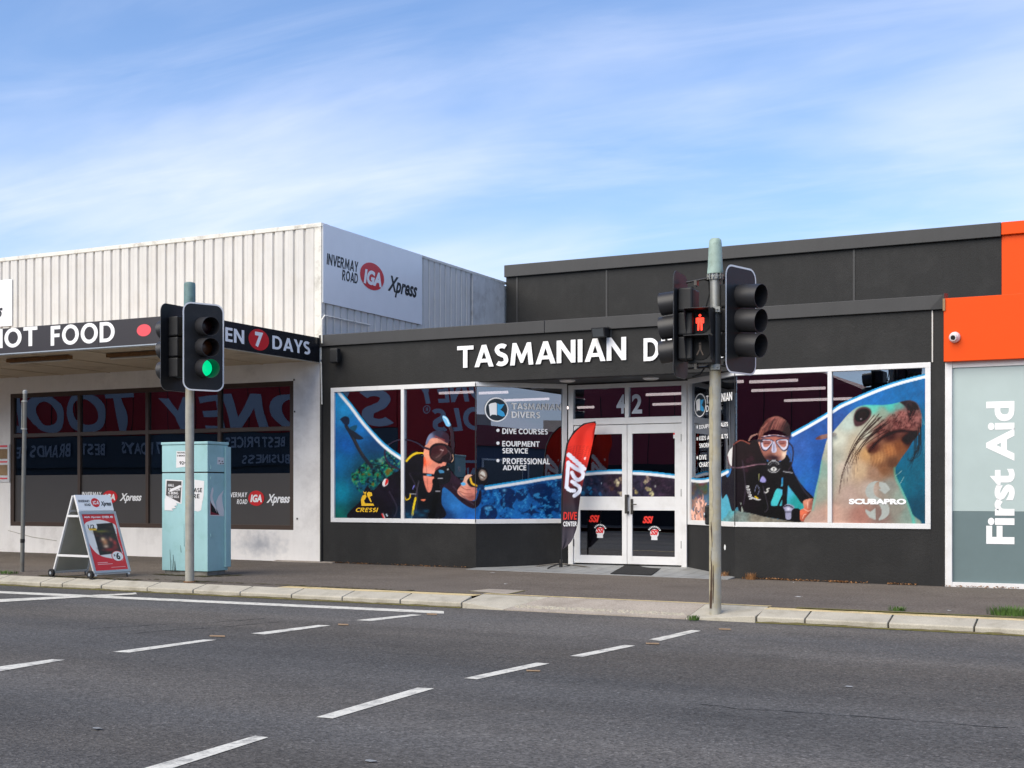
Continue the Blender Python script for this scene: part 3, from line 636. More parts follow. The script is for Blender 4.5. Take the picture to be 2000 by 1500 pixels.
# entry floor of long tiles running to the doors
ef = thing('entry_floor', (CL, Y0, 0), 'pale grey tiled entry floor in front of the double doors', None, kind='structure')
def ez(x, y): k = max(0, min(1, (y-Y0+.1)/(DY-Y0))); return (gzz(x, y)+.006)*(1-k)+.05*k
e = MB(); e.poly([(CL-.0, Y0-.36, ez(CL, Y0-.36)-.03), (CR+.0, Y0-.36, ez(CR, Y0-.36)-.03), (DXR+.1, DY+.05, .01), (DXL-.1, DY+.05, .01)]).build('floor_bed', 'handle_dark', ef)
n = 17; ys = [Y0-.36, Y0+.3, DY+.05]
for j in range(n):
    x0, x1 = CL+j*(CR-CL)/n, CL+(j+1)*(CR-CL)/n
    for ya, yb in zip(ys, ys[1:]):
        ya += .004; yb -= .004
        def lim(y): return CL, CR              # the return walls cover the tile ends
        la, ra = lim(ya); lb, rb = lim(yb)
        a0, a1 = max(x0+.004, la), min(x1-.004, ra); b0, b1 = max(x0+.004, lb), min(x1-.004, rb)
        if a1-a0 < .02: continue
        if b1-b0 < .02:
            if x1 < -8: b0 = b1 = x1-.004
            else: b0 = b1 = x0+.004
        T = [(a0, ya, ez(a0, ya)), (a1, ya, ez(a1, ya)), (b1, yb, ez(b1, yb)), (b0, yb, ez(b0, yb))]
        if b1-b0 < .02:
            yc = ya+(yb-ya)*.5; T = T[:2]+[(b1, yc, ez(b1, yc))]
        MB().hexa([(q[0], q[1], q[2]-.04) for q in T], T).build('tile', 'tile', ef)
mt_ = [atg(*p, .012) for p in ((1192, 1121), (1228, 1108), (1310, 1108), (1272, 1124))]
for p in mt_: p.z = ez(p.x, p.y)+.004
m = MB().hexa(mt_, [p+ZV*.014 for p in mt_]); tag(m.build('doormat', 'doormat', loc=mt_[0], bevel=.004), 'black rubber doormat lying on the tiles before the double doors', 'doormat')

# --- big name over the windows: each letter stands on the wall
sg = thing('shop_name', at(893, 719, Y0), 'large white raised capitals spelling the dive shop name on the black fascia', 'sign')
yn = Y0-.028
for s, x0, x1, yt, yb in (('TASMANIAN', 893, 1223, 676, 719.5), ('DIVERS', 1257, 1421, 660.5, 706)):
    textY(s, x0, x1, yt, yb, yn, 'letter_white', sg, thick=.003, split=True, name='letter')
OFFS = {}

# floodlight, alarm box, downlights on the black shop
p = at(1170, 650, Y0); t = thing('floodlight', (p.x, Y0-.02, p.z), 'small black floodlight on a bracket above the white shop name', 'floodlight')
a, c = at(1157, 661, Y0-.2), at(1183, 638, Y0-.2)
MB().hexa([(a.x, Y0-.22, a.z), (c.x, Y0-.22, a.z), (c.x, Y0-.05, a.z+.05), (a.x, Y0-.05, a.z+.05)], [(a.x, Y0-.26, c.z-.01), (c.x, Y0-.26, c.z-.01), (c.x, Y0-.05, c.z), (a.x, Y0-.05, c.z)]).build('housing', 'signal_black', t, bevel=.008)
MB().quad((a.x+.02, Y0-.226, a.z+.02), (c.x-.02, Y0-.226, a.z+.02), (c.x-.02, Y0-.262, c.z-.03), (a.x+.02, Y0-.262, c.z-.03)).build('lens', 'pole_grey', t)
MB().tube([(c.x+.01, Y0-.2, c.z), (c.x+.01, Y0-.01, c.z)], .006).tube([(c.x+.012, Y0-.01, c.z), (c.x+.012, Y0-.01, a.z-.05)], .006).tube([(a.x, Y0-.05, c.z+.005), (c.x, Y0-.01, c.z+.005)], .006).build('bracket', 'pole_grey', t)
a, c = at(644, 709, Y0-.15), at(658, 680, Y0-.15)
t = thing('alarm_speaker', (a.x, Y0-.03, a.z), 'black wall mounted box at the far left of the dive shop fascia', 'wall box')
MB().box((a.x, Y0-.17, a.z), (c.x+.02, Y0-.05, c.z)).build('housing', 'signal_black', t, bevel=.02); MB().box((a.x+.05, Y0-.05, a.z+.05), (c.x-.02, Y0, c.z-.05)).build('bracket', 'pole_grey', t)
for px, py, lab in ((1108, 742.5, 'left of the two round downlights under the black doorway soffit'), (1271, 738, 'right of the two round downlights under the black doorway soffit')):
    a_, b_, c_ = ray(px, py); tt = (Z1-CZ)/c_; x, y = a_*tt, min(b_*tt, DY-.25)
    t = thing('downlight', (x, y, Z1), lab, 'downlight', 'downlights over the doors')
    MB().lathe([(.13, 0), (.13, -.015), (.1, -.03)], (x, y, Z1)).build('rim', 'camera_white', t, smooth=True); MB().lathe([(.095, -.02), (.09, -.034)], (x, y, Z1)).build('diffuser', 'lamp_disc', t)

# ================================================================ WHITE SHOP (left)
WX0 = -34.0
wshop = thing('white_shop_building', (XL, Y0, 0), 'white rendered corner grocery with corrugated metal parapet and brown framed window', 'shop')
WXL, WXR = at(20, 0, Y0).x, at(573, 0, Y0).x; WZB, WZT = .592, 3.27
m = MB(); m.box((WX0, Y0, -.5), (WXL, Y0+.25, 3.62)); m.box((WXR, Y0, -.5), (XL-.012, Y0+.25, 3.62)); m.box((WXL, Y0+.002, WZT), (WXR, Y0+.25, 3.62)); m.box((WXL, Y0+.002, -.5), (WXR, Y0+.25, WZB)); m.build('front_wall', 'white_render', wshop)
MB().box((XL-.012, Y0+.02, -.5), (XL+.0, Y0+.2, 4.0)).build('party_joint', 'rubber', wshop)
posts = [at(p, 0, Y0).x for p in (153, 286, 427)]
wn = window('window', (WXL, Y0+.03), (WXR, Y0+.03), WZB, WZT, [(p-WXL)/(WXR-WXL) for p in posts], 'white_shop_glass', 'bronze_frame', wall=wshop, fw=.085, depth=.14)
zt2 = at(572, 836, Y0).z
for a, c in zip([WXL+.085]+[p+.036 for p in posts], [p-.036 for p in posts]+[WXR-.085]):
    MB().box((a, Y0+.012, zt2-.04), (c, Y0+.12, zt2+.035)).build('transom', 'bronze_frame', wn, bevel=.004)
    MB().box((a, Y0+.046, WZB+.085), (c, Y0+.051, at(572, 924, Y0).z)).build('window_film', 'grey_film', wn)
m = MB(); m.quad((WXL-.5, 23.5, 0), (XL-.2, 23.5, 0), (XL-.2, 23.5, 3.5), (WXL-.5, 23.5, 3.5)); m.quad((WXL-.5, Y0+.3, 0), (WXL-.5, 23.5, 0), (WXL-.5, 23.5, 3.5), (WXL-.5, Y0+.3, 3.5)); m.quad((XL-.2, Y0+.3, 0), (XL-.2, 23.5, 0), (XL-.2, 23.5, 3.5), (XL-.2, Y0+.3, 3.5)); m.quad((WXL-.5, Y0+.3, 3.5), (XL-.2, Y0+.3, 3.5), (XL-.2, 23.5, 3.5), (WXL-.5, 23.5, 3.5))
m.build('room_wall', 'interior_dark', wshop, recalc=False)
# yellow notice in the second pane, poster cluster in the first
a, c = at(205, 926, Y0+.09), at(241, 902, Y0+.09)
MB().box((a.x, Y0+.09, a.z), (c.x, Y0+.094, c.z)).build('notice', 'yellow_logo', wn)
sh = MB()
for i, (x, y, w_, h_) in enumerate(((60, 912, 24, 22), (96, 905, 16, 34), (120, 915, 14, 20))):
    a, c = at(x, y+h_/2, Y0+.6), at(x+w_, y-h_/2, Y0+.6); sh.box((a.x, Y0+.6, a.z), (c.x, Y0+.9, c.z))
sh.build('shelf_goods', 'maroon_shop', wshop)
# film logos
def iga(x, y, w_, Yp, parent, txt='letter_white', s=1.0, fn=None):
    pass
def logo_on(plane_at, R, k, parent, tm, first='INVERMAY', second='ROAD', reg=True):
    pass
def shopmark(place, R, parent, tm, box, lift=.0):
    """the three part shop mark: two stacked words, red oval with three letters, script word. box = (u0,v0,wd,ht) metres on plane 'place' (origin corner), R right dir"""
    O, wd, ht = box; Nn = R.cross(ZV).normalized()*1.0
    put_text('INVERMAY', O+R*0+ZV*(ht*.56), R, ZV, wd*.335, ht*.30, tm, parent, bold=.01, shear=.12, thick=.002)
    put_text('ROAD', O+R*(wd*.17)+ZV*(ht*.14), R, ZV, wd*.165, ht*.30, tm, parent, bold=.01, shear=.12, thick=.002)
    e = MB(); cx = O+R*(wd*.475)+ZV*(ht*.5)+Nn*.002
    e.poly([cx+R*(wd*.125*math.cos(t*.2094))+ZV*(ht*.46*math.sin(t*.2094)) for t in range(30)]); e.build('logo_oval', 'logo_red', parent)
    put_text('IGA', O+R*(wd*.385)+ZV*(ht*.26)+Nn*.003, R, ZV, wd*.18, ht*.46, 'letter_white', parent, drawn=False, bold=.05, shear=.2, thick=.002)
    put_text('Xpress', O+R*(wd*.635)+ZV*(ht*.06), R, ZV, wd*.365, ht*.70, tm, parent, bold=.035, shear=.38, thick=.002)
for (xa, xb, yb_, yt_) in ((160, 277, 984, 957), (442, 567, 989, 957)):
    a, c, d = at(xa, yb_, Y0+.04), at(xb, yb_, Y0+.04), at(xa, yt_, Y0+.04); shopmark(None, XV, wn, 'letter_white', (a, c.x-a.x, d.z-a.z))
# corrugated parapet, in sheets
ZC = 6.05
def sheet(parent, P0, R, Nn, n, pitch, z0, z1, name='cladding_sheet', material='cladding', amp=.038):
    """profiled metal sheet: n ribs of the given pitch, from P0 along R, standing proud along Nn"""
    prof = []
    for i in range(n):
        u = i*pitch; prof += [(u, 0), (u+pitch*.12, 0), (u+pitch*.20, amp), (u+pitch*.48, amp), (u+pitch*.505, amp-.003), (u+pitch*.535, amp-.003), (u+pitch*.56, amp), (u+pitch*.93, amp)]
    prof += [(n*pitch, 0)]
    m = MB()
    for (u0, d0), (u1, d1) in zip(prof, prof[1:]):
        A, B = P0+R*u0+Nn*d0, P0+R*u1+Nn*d1; m.quad(A+ZV*z0, B+ZV*z0, B+ZV*z1, A+ZV*z1)
    return m.build(name, material, parent, recalc=False)
x = XL-.14
k = 0
while x > -25:
    sheet(wshop, Vector((x-.906, Y0+.035, 0)), XV, -YV, 4, .2265, 3.7, ZC-.07); x -= .908; k += 1
MB().box((WX0, Y0+.045, 3.6), (XL-.03, Y0+.2, ZC-.08)).build('parapet_wall', 'weathered_sheet', wshop)
MB().box((-26, Y0-.02, ZC-.075), (XL+.02, Y0+.22, ZC)).build('parapet_capping', 'flashing_white', wshop, bevel=.005)
MB().box((XL-.14, Y0-.012, 3.62), (XL+.012, Y0+.10, ZC-.076)).build('corner_flashing', 'flashing_white', wshop, bevel=.004)
y = Y0+.14
while y < 24.0:
    sheet(wshop, Vector((XL-.03, y, 0)), YV, XV, 4, .2265, 3.55, ZC-.06); y += .908
MB().box((XL-.24, Y0+.3, 3.5), (XL-.045, 26.9, ZC-.08)).build('side_parapet', 'weathered_sheet', wshop)
yg = atX(922, 0, XL).y
MB().box((XL-.03, yg, 3.5), (XL+.016, 26.48, ZC-.02)).build('end_sheet', 'weathered_sheet', wshop)
MB().box((XL-.2, Y0+.1, ZC-.06), (XL+.02, 26.6, ZC-.01)).build('side_capping', 'flashing_white', wshop)
# canopy
CYF = 15.82; CZB, CZT = 3.57, 4.0
can = MB(); can.box((-34, CYF+.03, CZB+.03), (XL-.04, Y0-.003, CZB+.08)); can.build('canopy_soffit', 'soffit', wshop)
for x in [XL-.06-i*1.22 for i in range(12)]: MB().box((x-.02, CYF+.05, CZB+.018), (x+.02, Y0-.01, CZB+.029)).build('soffit_batten', 'soffit', wshop)
MB().box((-34, CYF+.03, CZB+.08), (XL-.04, Y0-.05, CZT-.06)).build('canopy_deck', 'soffit', wshop)
MB().box((-34, CYF+.005, CZB-.015), (XL-.02, CYF+.03, CZT-.005)).build('canopy_edge', 'flashing_white', wshop)
MB().box((XL-.038, CYF+.031, CZB-.012), (XL-.02, Y0-.003, CZT-.005)).build('canopy_edge', 'flashing_white', wshop)
for (xa, xb, y_) in ((16, 138, 699.5), (211, 318, 690)):
    a_, b_, c_ = ray((xa+xb)/2, y_); tt = (CZB-CZ)/c_; Yb = b_*tt; xa_ = at(xa, 700, Yb).x; xb_ = at(xb, 700, Yb).x
    fx = MB(); fx.box((xa_, Yb-.05, CZB-.045), (xb_, Yb+.05, CZB+.017)); f_ = fx.build('light_batten', 'rusty_metal', wshop, bevel=.006)
    MB().cyl((xa_+.05, Yb, CZB-.062), (xb_-.05, Yb, CZB-.062), .016, n=8).build('tube', 'lamp_disc', f_)
# fascia signs
sgn = thing('canopy_sign', (XL-4, CYF, CZB), 'long dark canopy fascia sign reading HOT FOOD facing the road', 'sign')
xj = at(194, 0, CYF).x
for i, (a, c) in enumerate(((-34, -18.9), (-18.896, xj-.002), (xj+.002, XL-.012))): MB().box((a, CYF-.02, CZB), (c, CYF, CZT)).build('sign_panel', 'sign_black', sgn)
MB().box((-34, CYF-.026, CZB-.005), (XL-.01, CYF-.0205, CZB+.012)).build('edge_trim', 'alu_grey', sgn)
for s, x0, x1, yt, yb in (('HOT', -22, 73, 644, 682), ('FOOD', 99, 224, 636.5, 676)):
    textY(s, x0, x1, yt, yb, CYF-.024, 'letter_white', sgn, name='letter', split=True)
c = at(281, 645, CYF-.024); MB().poly([c+Vector((.145*math.cos(t*.2094), 0, .095*math.sin(t*.2094))) for t in range(30)]).build('dot', 'logo_red_soft', sgn)
sg2 = thing('canopy_end_sign', (XL, CYF, CZB), 'black canopy end sign reading OPEN 7 DAYS with a red disc', 'sign')
MB().box((XL-.018, CYF-.018, CZB), (XL+.002, Y0-.05, CZT)).build('sign_panel', 'sign_black_shaded', sg2)
def textX(text, x0, x1, yt, yb, X, material, parent, **k):
    a, b_, c_ = atX(x0, yb, X), atX(x0, yt, X), atX(x1, 900, X)
    return put_text(text, a, YV, ZV, c_.y-a.y, b_.z-a.z, material, parent, **k)
zb7, zt7 = CZB+.10, CZB+.33
def txt_z(text, x0, x1, z0, z1, X, material, parent, **k):
    a, c_ = atX(x0, 900, X), atX(x1, 900, X); return put_text(text, Vector((X, a.y, z0)), YV, ZV, c_.y-a.y, z1-z0, material, parent, **k)
txt_z('OPEN', 393, 477, zb7, zt7, XL+.006, 'letter_white', sg2, bold=.045, name='letter', split=True)
txt_z('DAYS', 532, 606, zb7, zt7, XL+.006, 'letter_white', sg2, bold=.045, name='letter', split=True)
ya, yb_ = atX(485, 900, XL).y, atX(525, 900, XL).y
MB().poly([Vector((XL+.005, (ya+yb_)/2+(yb_-ya)/2*math.cos(t*.2094), CZB+.215+.175*math.sin(t*.2094))) for t in range(30)]).build('disc', 'logo_red', sg2)
txt_z('7', 498, 514, CZB+.09, CZB+.34, XL+.009, 'letter_white', sg2, bold=.05)
# big sign on the side parapet
SX = XL+.03
s3 = thing('side_wall_sign', (SX, Y0, 4.2), 'pale sheet sign with black script and a red oval on the corrugated side parapet', 'sign')
ye = atX(824, 0, SX).y; zb3 = atX(628, 590, SX).z
MB().box((SX-.01, Y0+.01, zb3), (SX+.004, ye, ZC-.012)).build('sign_panel', 'sign_white', s3)
def onX(px, py): return atX(px, py, SX+.006)
def tX(text, p_ll, p_lr, ytop, mat_, **k):
    a = onX(*p_ll); c_ = onX(*p_lr); t_ = onX(p_ll[0], ytop); U = ZV; return put_text(text, Vector((a.x, a.y, a.z)), YV, U, c_.y-a.y, t_.z-a.z, mat_, s3, thick=.001, **k)
tX('INVERMAY', (638, 516), (700, 520), 494, 'letter_black', bold=.005, shear=.12); tX('ROAD', (668, 547), (699, 550), 526, 'letter_black', bold=.005, shear=.12)
cc = onX(727, 540); wy = (onX(751, 540).y-onX(704, 540).y)/2; hz = (onX(727, 513).z-onX(727, 566).z)/2
MB().poly([cc+YV*(wy*math.cos(t*.2094))+ZV*(hz*math.sin(t*.2094))+XV*.002 for t in range(30)]).build('logo_oval', 'logo_red', s3)
tX('IGA', (710, 553), (745, 560), 524, 'letter_white', drawn=False, bold=.05, shear=.2)
for o_ in [o for o in s3.children if o.name.startswith('lettering')][-1:]: o_.location.x += .004
tX('Xpress', (757, 577), (815, 592), 536, 'letter_black', bold=.03, shear=.38)
# left edge sign panel on the front parapet
a, c = at(-60, 640, Y0-.02), at(24, 545, Y0-.02); zt4 = at(24, 545, Y0-.02).z; zb4 = at(24, 636, Y0-.02).z
s4 = thing('parapet_sign', (a.x, Y0, zb4), 'pale blue white sheet sign cut by the left edge of the photo above the canopy', 'sign')
MB().box((-26, Y0-.03, zb4), (c.x, Y0-.018, zt4)).build('sign_panel', 'sign_white', s4)
textY('Xpress', -52, 5, 598, 631, Y0-.034, 'letter_black', s4, bold=.03, shear=.38)
# small white pipe bends and conduit
MB().tube([(XL+.06, Y0-.06, 3.9), (XL+.06, Y0-.06, 4.32), (XL+.06, Y0+.02, 4.4), (XL+.06, Y0+1.5, 4.4)], .016).build('pipe', 'flashing_white', wshop, smooth=True)
p_ = at(628, 745, Y0-.03); MB().tube([(XL+.02, Y0-.03, at(628, 707, Y0).z), (XL+.035, Y0-.03, at(628, 790, Y0).z)], .014).build('downpipe', 'flashing_white', wshop)
MB().tube([(XL+.012, Y0-.02, .0), (XL+.012, Y0-.02, 3.55)], .02).build('downpipe', 'handle_dark', wshop)
# small things on the white wall
for x, y in ((575, 742), (576, 804), (581, 1013)):
    q = at(x, y, Y0); MB().box((q.x-.01, Y0-.02, q.z-.015), (q.x+.01, Y0-.001, q.z+.015)).build('wall_hook', 'handle_dark', wshop)
q0, q1 = at(16, 1036, Y0-.004), at(110, 1056, Y0-.004); MB().tube([q0, (q0+q1)/2+ZV*-.03, q1], .006, 5).build('wall_crack', 'board_back', wshop)

# ================================================================ ORANGE BUILDING (right)
ob = thing('orange_building', (XR, Y0, 0), 'shop with bright orange fascia and frosted full height glass at the right edge', 'shop')
MB().box((XR+.002, Y0-.1, 3.10), (3.5, Y0+.1, 3.99)).build('fascia_panel', 'orange_panel', ob, bevel=.006)
MB().box((XR+.002, Y0+.101, 3.2), (3.5, YU-.01, 3.9)).build('roof', 'black_flashing', ob)
MB().box((xu+.004, YU, 3.0), (6.5, YU+.3, ZU-.23)).build('upper_wall', 'orange_panel', ob)
MB().box((xu+.004, YU-.07, ZU-.24), (6.5, YU+.4, ZU)).build('upper_capping', 'orange_panel', ob, bevel=.01)
m = MB(); m.box((XR+.03, Y0+.0, gz(XR)-.16), (XR+.10, Y0+.1, 3.10)); m.box((XR+.003, Y0+.01, gz(XR)-.1), (XR+.03, Y0+.1, 3.10)); m.box((XR+.10, Y0+.005, -.2), (3.4, Y0+.1, .0)); m.box((XR+.10, Y0+.02, 3.02), (3.4, Y0+.1, 3.1))
of = m.build('window_frame', 'white_frame', ob, bevel=.003)
zsp = at(1860, 998, Y0+.05).z
MB().box((XR+.10, Y0+.05, zsp), (3.4, Y0+.06, 3.02)).build('frosted_pane', 'frosted_film', of)
MB().box((XR+.10, Y0+.05, .0), (3.4, Y0+.06, zsp-.002)).build('frosted_pane', 'frosted_film_dark', of, label='darker lower frosted pane')
# FIRST AID running upwards
a, c, d = at(1982, 1063, Y0+.045), at(1982, 783, Y0+.045), at(1926, 1063, Y0+.045)
put_text('First Aid', Vector((a.x, Y0+.046, a.z)), ZV, -XV, at(1982, 783, Y0+.045).z-a.z, (a.x-d.x), 'letter_white', of, bold=.035)
for x, y, r in ((1846, 593, .03),):
    q = at(x, y, Y0-.1); MB().box((q.x-.03, Y0-.12, q.z-.1), (q.x+.002, Y0-.03, q.z+.07)).build('bracket', 'rust_paint', ob)
q = at(1865, 659, Y0-.1)
t = thing('security_camera', (q.x, Y0-.1, q.z), 'white dome security camera mounted on the orange fascia', 'camera')
MB().lathe([(.075, 0), (.078, .02), (.07, .05), (.05, .085)], (q.x, Y0-.1, q.z), -YV).build('base', 'camera_white', t, smooth=True)
dv = Vector((-.2, -1, -.25)).normalized(); MB().lathe([(.052, 0), (.055, .03), (.045, .06)], Vector((q.x, Y0-.15, q.z)), dv).build('eyeball', 'camera_white', t, smooth=True)
MB().lathe([(.034, .06), (.03, .066)], Vector((q.x, Y0-.15, q.z)), dv).build('lens', 'rubber', t)
# mitred flashing at the junction
MB().hexa([(XR-.2, Y0-.052, ZP-.2), (XR+.004, Y0-.052, ZP-.2), (XR+.004, Y0+.3, ZP-.2), (XR-.02, Y0+.3, ZP-.2)], [(XR-.2, Y0-.052, ZP-.196), (XR+.004, Y0-.07, ZP+.02), (XR+.004, Y0+.3, ZP+.06), (XR-.02, Y0+.3, ZP+.06)]).build('end_flashing', 'black_flashing', shop)
# ================================================================ TRAFFIC SIGNALS
def frame_from(n):
    n = Vector(n).normalized(); r = ZV.cross(n).normalized(); return n, r        # r points to the right when you face the lens from the front... (viewer's left/right does not matter: symmetric)
def rrect(c, r, u, w_, h, rad, k=6):
    pts = []
    for sx, sy, a0 in ((1, 1, 0), (-1, 1, 90), (-1, -1, 180), (1, -1, 270)):
        for i in range(k+1):
            a = math.radians(a0+90*i/k); pts.append(c+r*(sx*(w_/2-rad)+rad*math.cos(a))+u*(sy*(h/2-rad)+rad*math.sin(a)))
    return pts
def signal_head(root, c, n, lit, bw=.6, bh=1.2, pitch=.285, vr=.128, vl=.25):
    """three lamp head with target board; c = centre of the board face, n = way it faces"""
    n, r = frame_from(n)
    body = MB()
    for i in (-1, 0, 1): body.obox(c-n*.17-r*.16+ZV*(i*pitch-pitch*.48), r, ZV, n, .32, pitch*.96, .166)
    hd = body.build('signal_head', 'signal_black', root, bevel=.02)
    MB().prism(rrect(c, r, ZV, bw, bh, .12), n*.006).build('target_board', 'signal_black', hd)
    o, i_ = rrect(c+n*.003, r, ZV, bw+.004, bh+.004, .122), rrect(c+n*.003, r, ZV, bw-.036, bh-.036, .105)
    ring = MB()
    for a in range(len(o)):
        b_ = (a+1) % len(o); ring.quad(o[a]+n*.006, o[b_]+n*.006, i_[b_]+n*.006, i_[a]+n*.006)
    ring.build('board_border', 'camera_white', hd)
    for i, key in ((1, 'red'), (0, 'amber'), (-1, 'green')):
        cc_ = c+ZV*(i*pitch)
        MB().lathe([(vr*.9, .008), (vr*.9, .03), (vr*.75, .045), (vr*.4, .056), (.002, .06)], cc_, n, 24).build('lens', ('lens_%s_on' if lit == key else 'lens_%s_off') % key, hd, smooth=True)
        v = MB(); K = 28; d = (n-ZV*.10).normalized()
        ax1, ax2 = r, n.cross(r)
        def ringp(rad, base, cut):
            out = []
            for j in range(K):
                a = 2*math.pi*j/K; low = max(0.0, -math.sin(a)*1.0) if False else 0
                up = ax1*math.cos(a)*rad+ZV*math.sin(a)*rad
                ln = vl*(1.0+.07*math.sin(a)) if cut else base
                out.append(cc_+up+d*ln)
            return out
        A, B_, C_, D_ = ringp(vr, .006, False), ringp(vr*1.02, 0, True), ringp(vr*.985, 0, True), ringp(vr*.97, .006, False)
        k0 = len(v.v); v.v += A+B_+C_+D_
        for q in range(3):
            for j in range(K): jj = (j+1) % K; v.f.append((k0+q*K+j, k0+q*K+jj, k0+(q+1)*K+jj, k0+(q+1)*K+j))
        v.build('visor', 'visor_black', hd, smooth=True)
    for s in (1, -1): MB().obox(c-n*.19-r*.05+ZV*(s*(bh/2-.12)-.03), r, ZV, n, .1, .06, .03).build('bracket', 'handle_dark', hd)
    return hd
def ddir(deg): a = math.radians(deg); return Vector((math.cos(a), math.sin(a), 0))
def depth_pt(px, py, t): a, b, c = ray(px, py); return Vector((a*t, b*t, CZ+c*t))
def tof(P): return -P[0]*ST+P[1]*CT

B1 = atg(370.5, 1137); t1 = tof(B1)
s1 = thing('traffic_signal', B1, 'traffic signal on the kerb by the turquoise cabinet, showing green', 'traffic light', 'traffic signals at the crossing')
top1 = CZ+(HY-552)/F*t1
MB().cyl(B1-ZV*.1, (B1.x, B1.y, top1-.35), .062, .058, 20).build('pole', 'pole_weathered', s1, smooth=True)
MB().lathe([(.078, -.02), (.080, .02), (.079, .36), (.072, .385), (.04, .395), (.0, .396)], (B1.x, B1.y, top1-.39)).build('pole_cap', 'cap_teal', s1, smooth=True)
MB().lathe([(.085, 0), (.085, .02), (.066, .025)], B1-ZV*.01).build('base_collar', 'rusty_metal', s1, smooth=True)
signal_head(s1, depth_pt(397, 678, t1-.22), ddir(-26), 'green')
signal_head(s1, depth_pt(343, 680, t1+.08), ddir(180), None)
MB().tube([depth_pt(358, 618, t1-.02), depth_pt(372, 612, t1), depth_pt(390, 612, t1-.1)], .02).build('bracket', 'handle_dark', s1)
MB().tube([depth_pt(350, 738, t1-.0), depth_pt(372, 745, t1), depth_pt(390, 740, t1-.1)], .02).build('bracket', 'handle_dark', s1)

B2 = atg(1397, 1195, -.05); t2 = tof(B2)
s2 = thing('traffic_signal', B2, 'traffic signal before the dive shop doors, with a red walking man', 'traffic light', 'traffic signals at the crossing')
zc2 = lambda y: CZ+(HY-y)/F*t2
MB().cyl(B2-ZV*.15, (B2.x, B2.y, zc2(612)), .066, .062, 24).build('pole', 'pole_weathered', s2, smooth=True)
MB().cyl((B2.x, B2.y, zc2(613)), (B2.x, B2.y, zc2(718)), .0635, n=24).build('pole_sleeve', 'pole_grey', s2, smooth=True)
MB().cyl((B2.x, B2.y, zc2(612)), (B2.x, B2.y, zc2(535)), .058, n=24).build('pole_top', 'galvanised', s2, smooth=True)
MB().lathe([(.088, 0), (.089, .03), (.083, .08), (.078, .2), (.072, .33), (.066, .375), (.045, .395), (.0, .398)], (B2.x, B2.y, zc2(535)), n=28).build('pole_cap', 'cap_green', s2, smooth=True)
cl_ = MB()
for i in range(12):
    a = i*math.pi/6; e_ = Vector((math.cos(a), math.sin(a), 0)); q = Vector((B2.x, B2.y, zc2(541))); cl_.cyl(q+e_*.062, q+e_*.092, .014, n=6); cl_.cyl(q+e_*.085-ZV*.03, q+e_*.085+ZV*.03, .009, n=6)
cl_.lathe([(.067, -.035), (.07, -.03), (.07, .03), (.067, .035)], (B2.x, B2.y, zc2(541))); cl_.build('terminal_ring', 'galvanised', s2)
for y in (606, 718):
    q = Vector((B2.x, B2.y, zc2(y))); m = MB().lathe([(.066, -.035), (.073, -.033), (.073, .033), (.066, .035)], q); e_ = ddir(-72); m.obox(q+e_*.07-ddir(18)*.05-ZV*.03, ddir(18), ZV, e_, .1, .06, .02); m.cyl(q+e_*.07+ddir(18)*.02, q+e_*.12+ddir(18)*.02, .008, n=6); m.cyl(q+e_*.07-ddir(18)*.03, q+e_*.12-ddir(18)*.03, .008, n=6); m.build('clamp', 'galvanised', s2)
cR = depth_pt(1446, 626, t2-.02)
signal_head(s2, cR, ddir(-17), None, bh=1.19, pitch=.272, vr=.13, vl=.27)
cLh = depth_pt(1330, 636, t2-.02)
signal_head(s2, cLh, ddir(184), None, bw=.58, bh=1.16, pitch=.268, vr=.125, vl=.23)
for (pa, pb) in (((1340, 552), (1386, 543)), ((1372, 600), (1392, 602)), ((1344, 720), (1392, 716)), ((1404, 714), (1430, 716)), ((1404, 604), (1428, 590))):
    MB().tube([depth_pt(*pa, t2-.0), depth_pt(*pb, t2)], .012).build('bracket', 'handle_dark', s2)
# loose cables
for pts in (((1384, 545), (1386, 575), (1379, 600)), ((1413, 545), (1417, 590), (1415, 640), (1410, 660)), ((1352, 560), (1362, 585), (1361, 605)), ((1372, 545), (1384, 548)), ((1415, 655), (1408, 668), (1414, 682)), ((1392, 710), (1378, 716), (1368, 730), (1352, 736))):
    MB().tube([depth_pt(x, y, t2+.02) for x, y in pts], .009, 6).build('cable', 'rubber', s2, smooth=True)
# worn paint with the warm lit side painted in, and splits; ragged outlines
def pole_patch(name, r, prof, material, sd_):
    rr = random.Random(sd_); b = MB(); pts = []
    for z, a0, a1 in prof: pts.append((z, a0+rr.uniform(-4, 4), a1+rr.uniform(-4, 4)))
    for (z0, a0, a1), (z1, b0, b1) in zip(pts, pts[1:]):
        for k in range(6):
            f = lambda z, lo, hi, q: Vector((B2.x, B2.y, B2.z+z))+ddir(lo+(hi-lo)*q/6)*r
            b.quad(f(z0, a0, a1, k), f(z0, a0, a1, k+1), f(z1, b0, b1, k+1), f(z1, b0, b1, k))
    return b.build(name, material, s2, smooth=False)
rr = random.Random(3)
pole_patch('worn_lit_side', .0675, [(z*.1, -172, -100+rr.uniform(-14, 12)) for z in range(1, 26)], 'worn_lit_side', 1)
pole_patch('split', .0682, [(.04, -140, -112), (.16, -136, -96), (.26, -128, -104), (.36, -126, -98), (.5, -118, -102), (.6, -122, -112), (.68, -116, -110)], 'bare_streak', 2)
pole_patch('split', .0682, [(.72, -104, -100), (.82, -110, -98), (.92, -118, -104), (1.0, -122, -116)], 'bare_streak', 4)
pole_patch('split', .0682, [(.1, -96, -92), (.3, -98, -88), (.52, -94, -91)], 'bare_streak', 5)
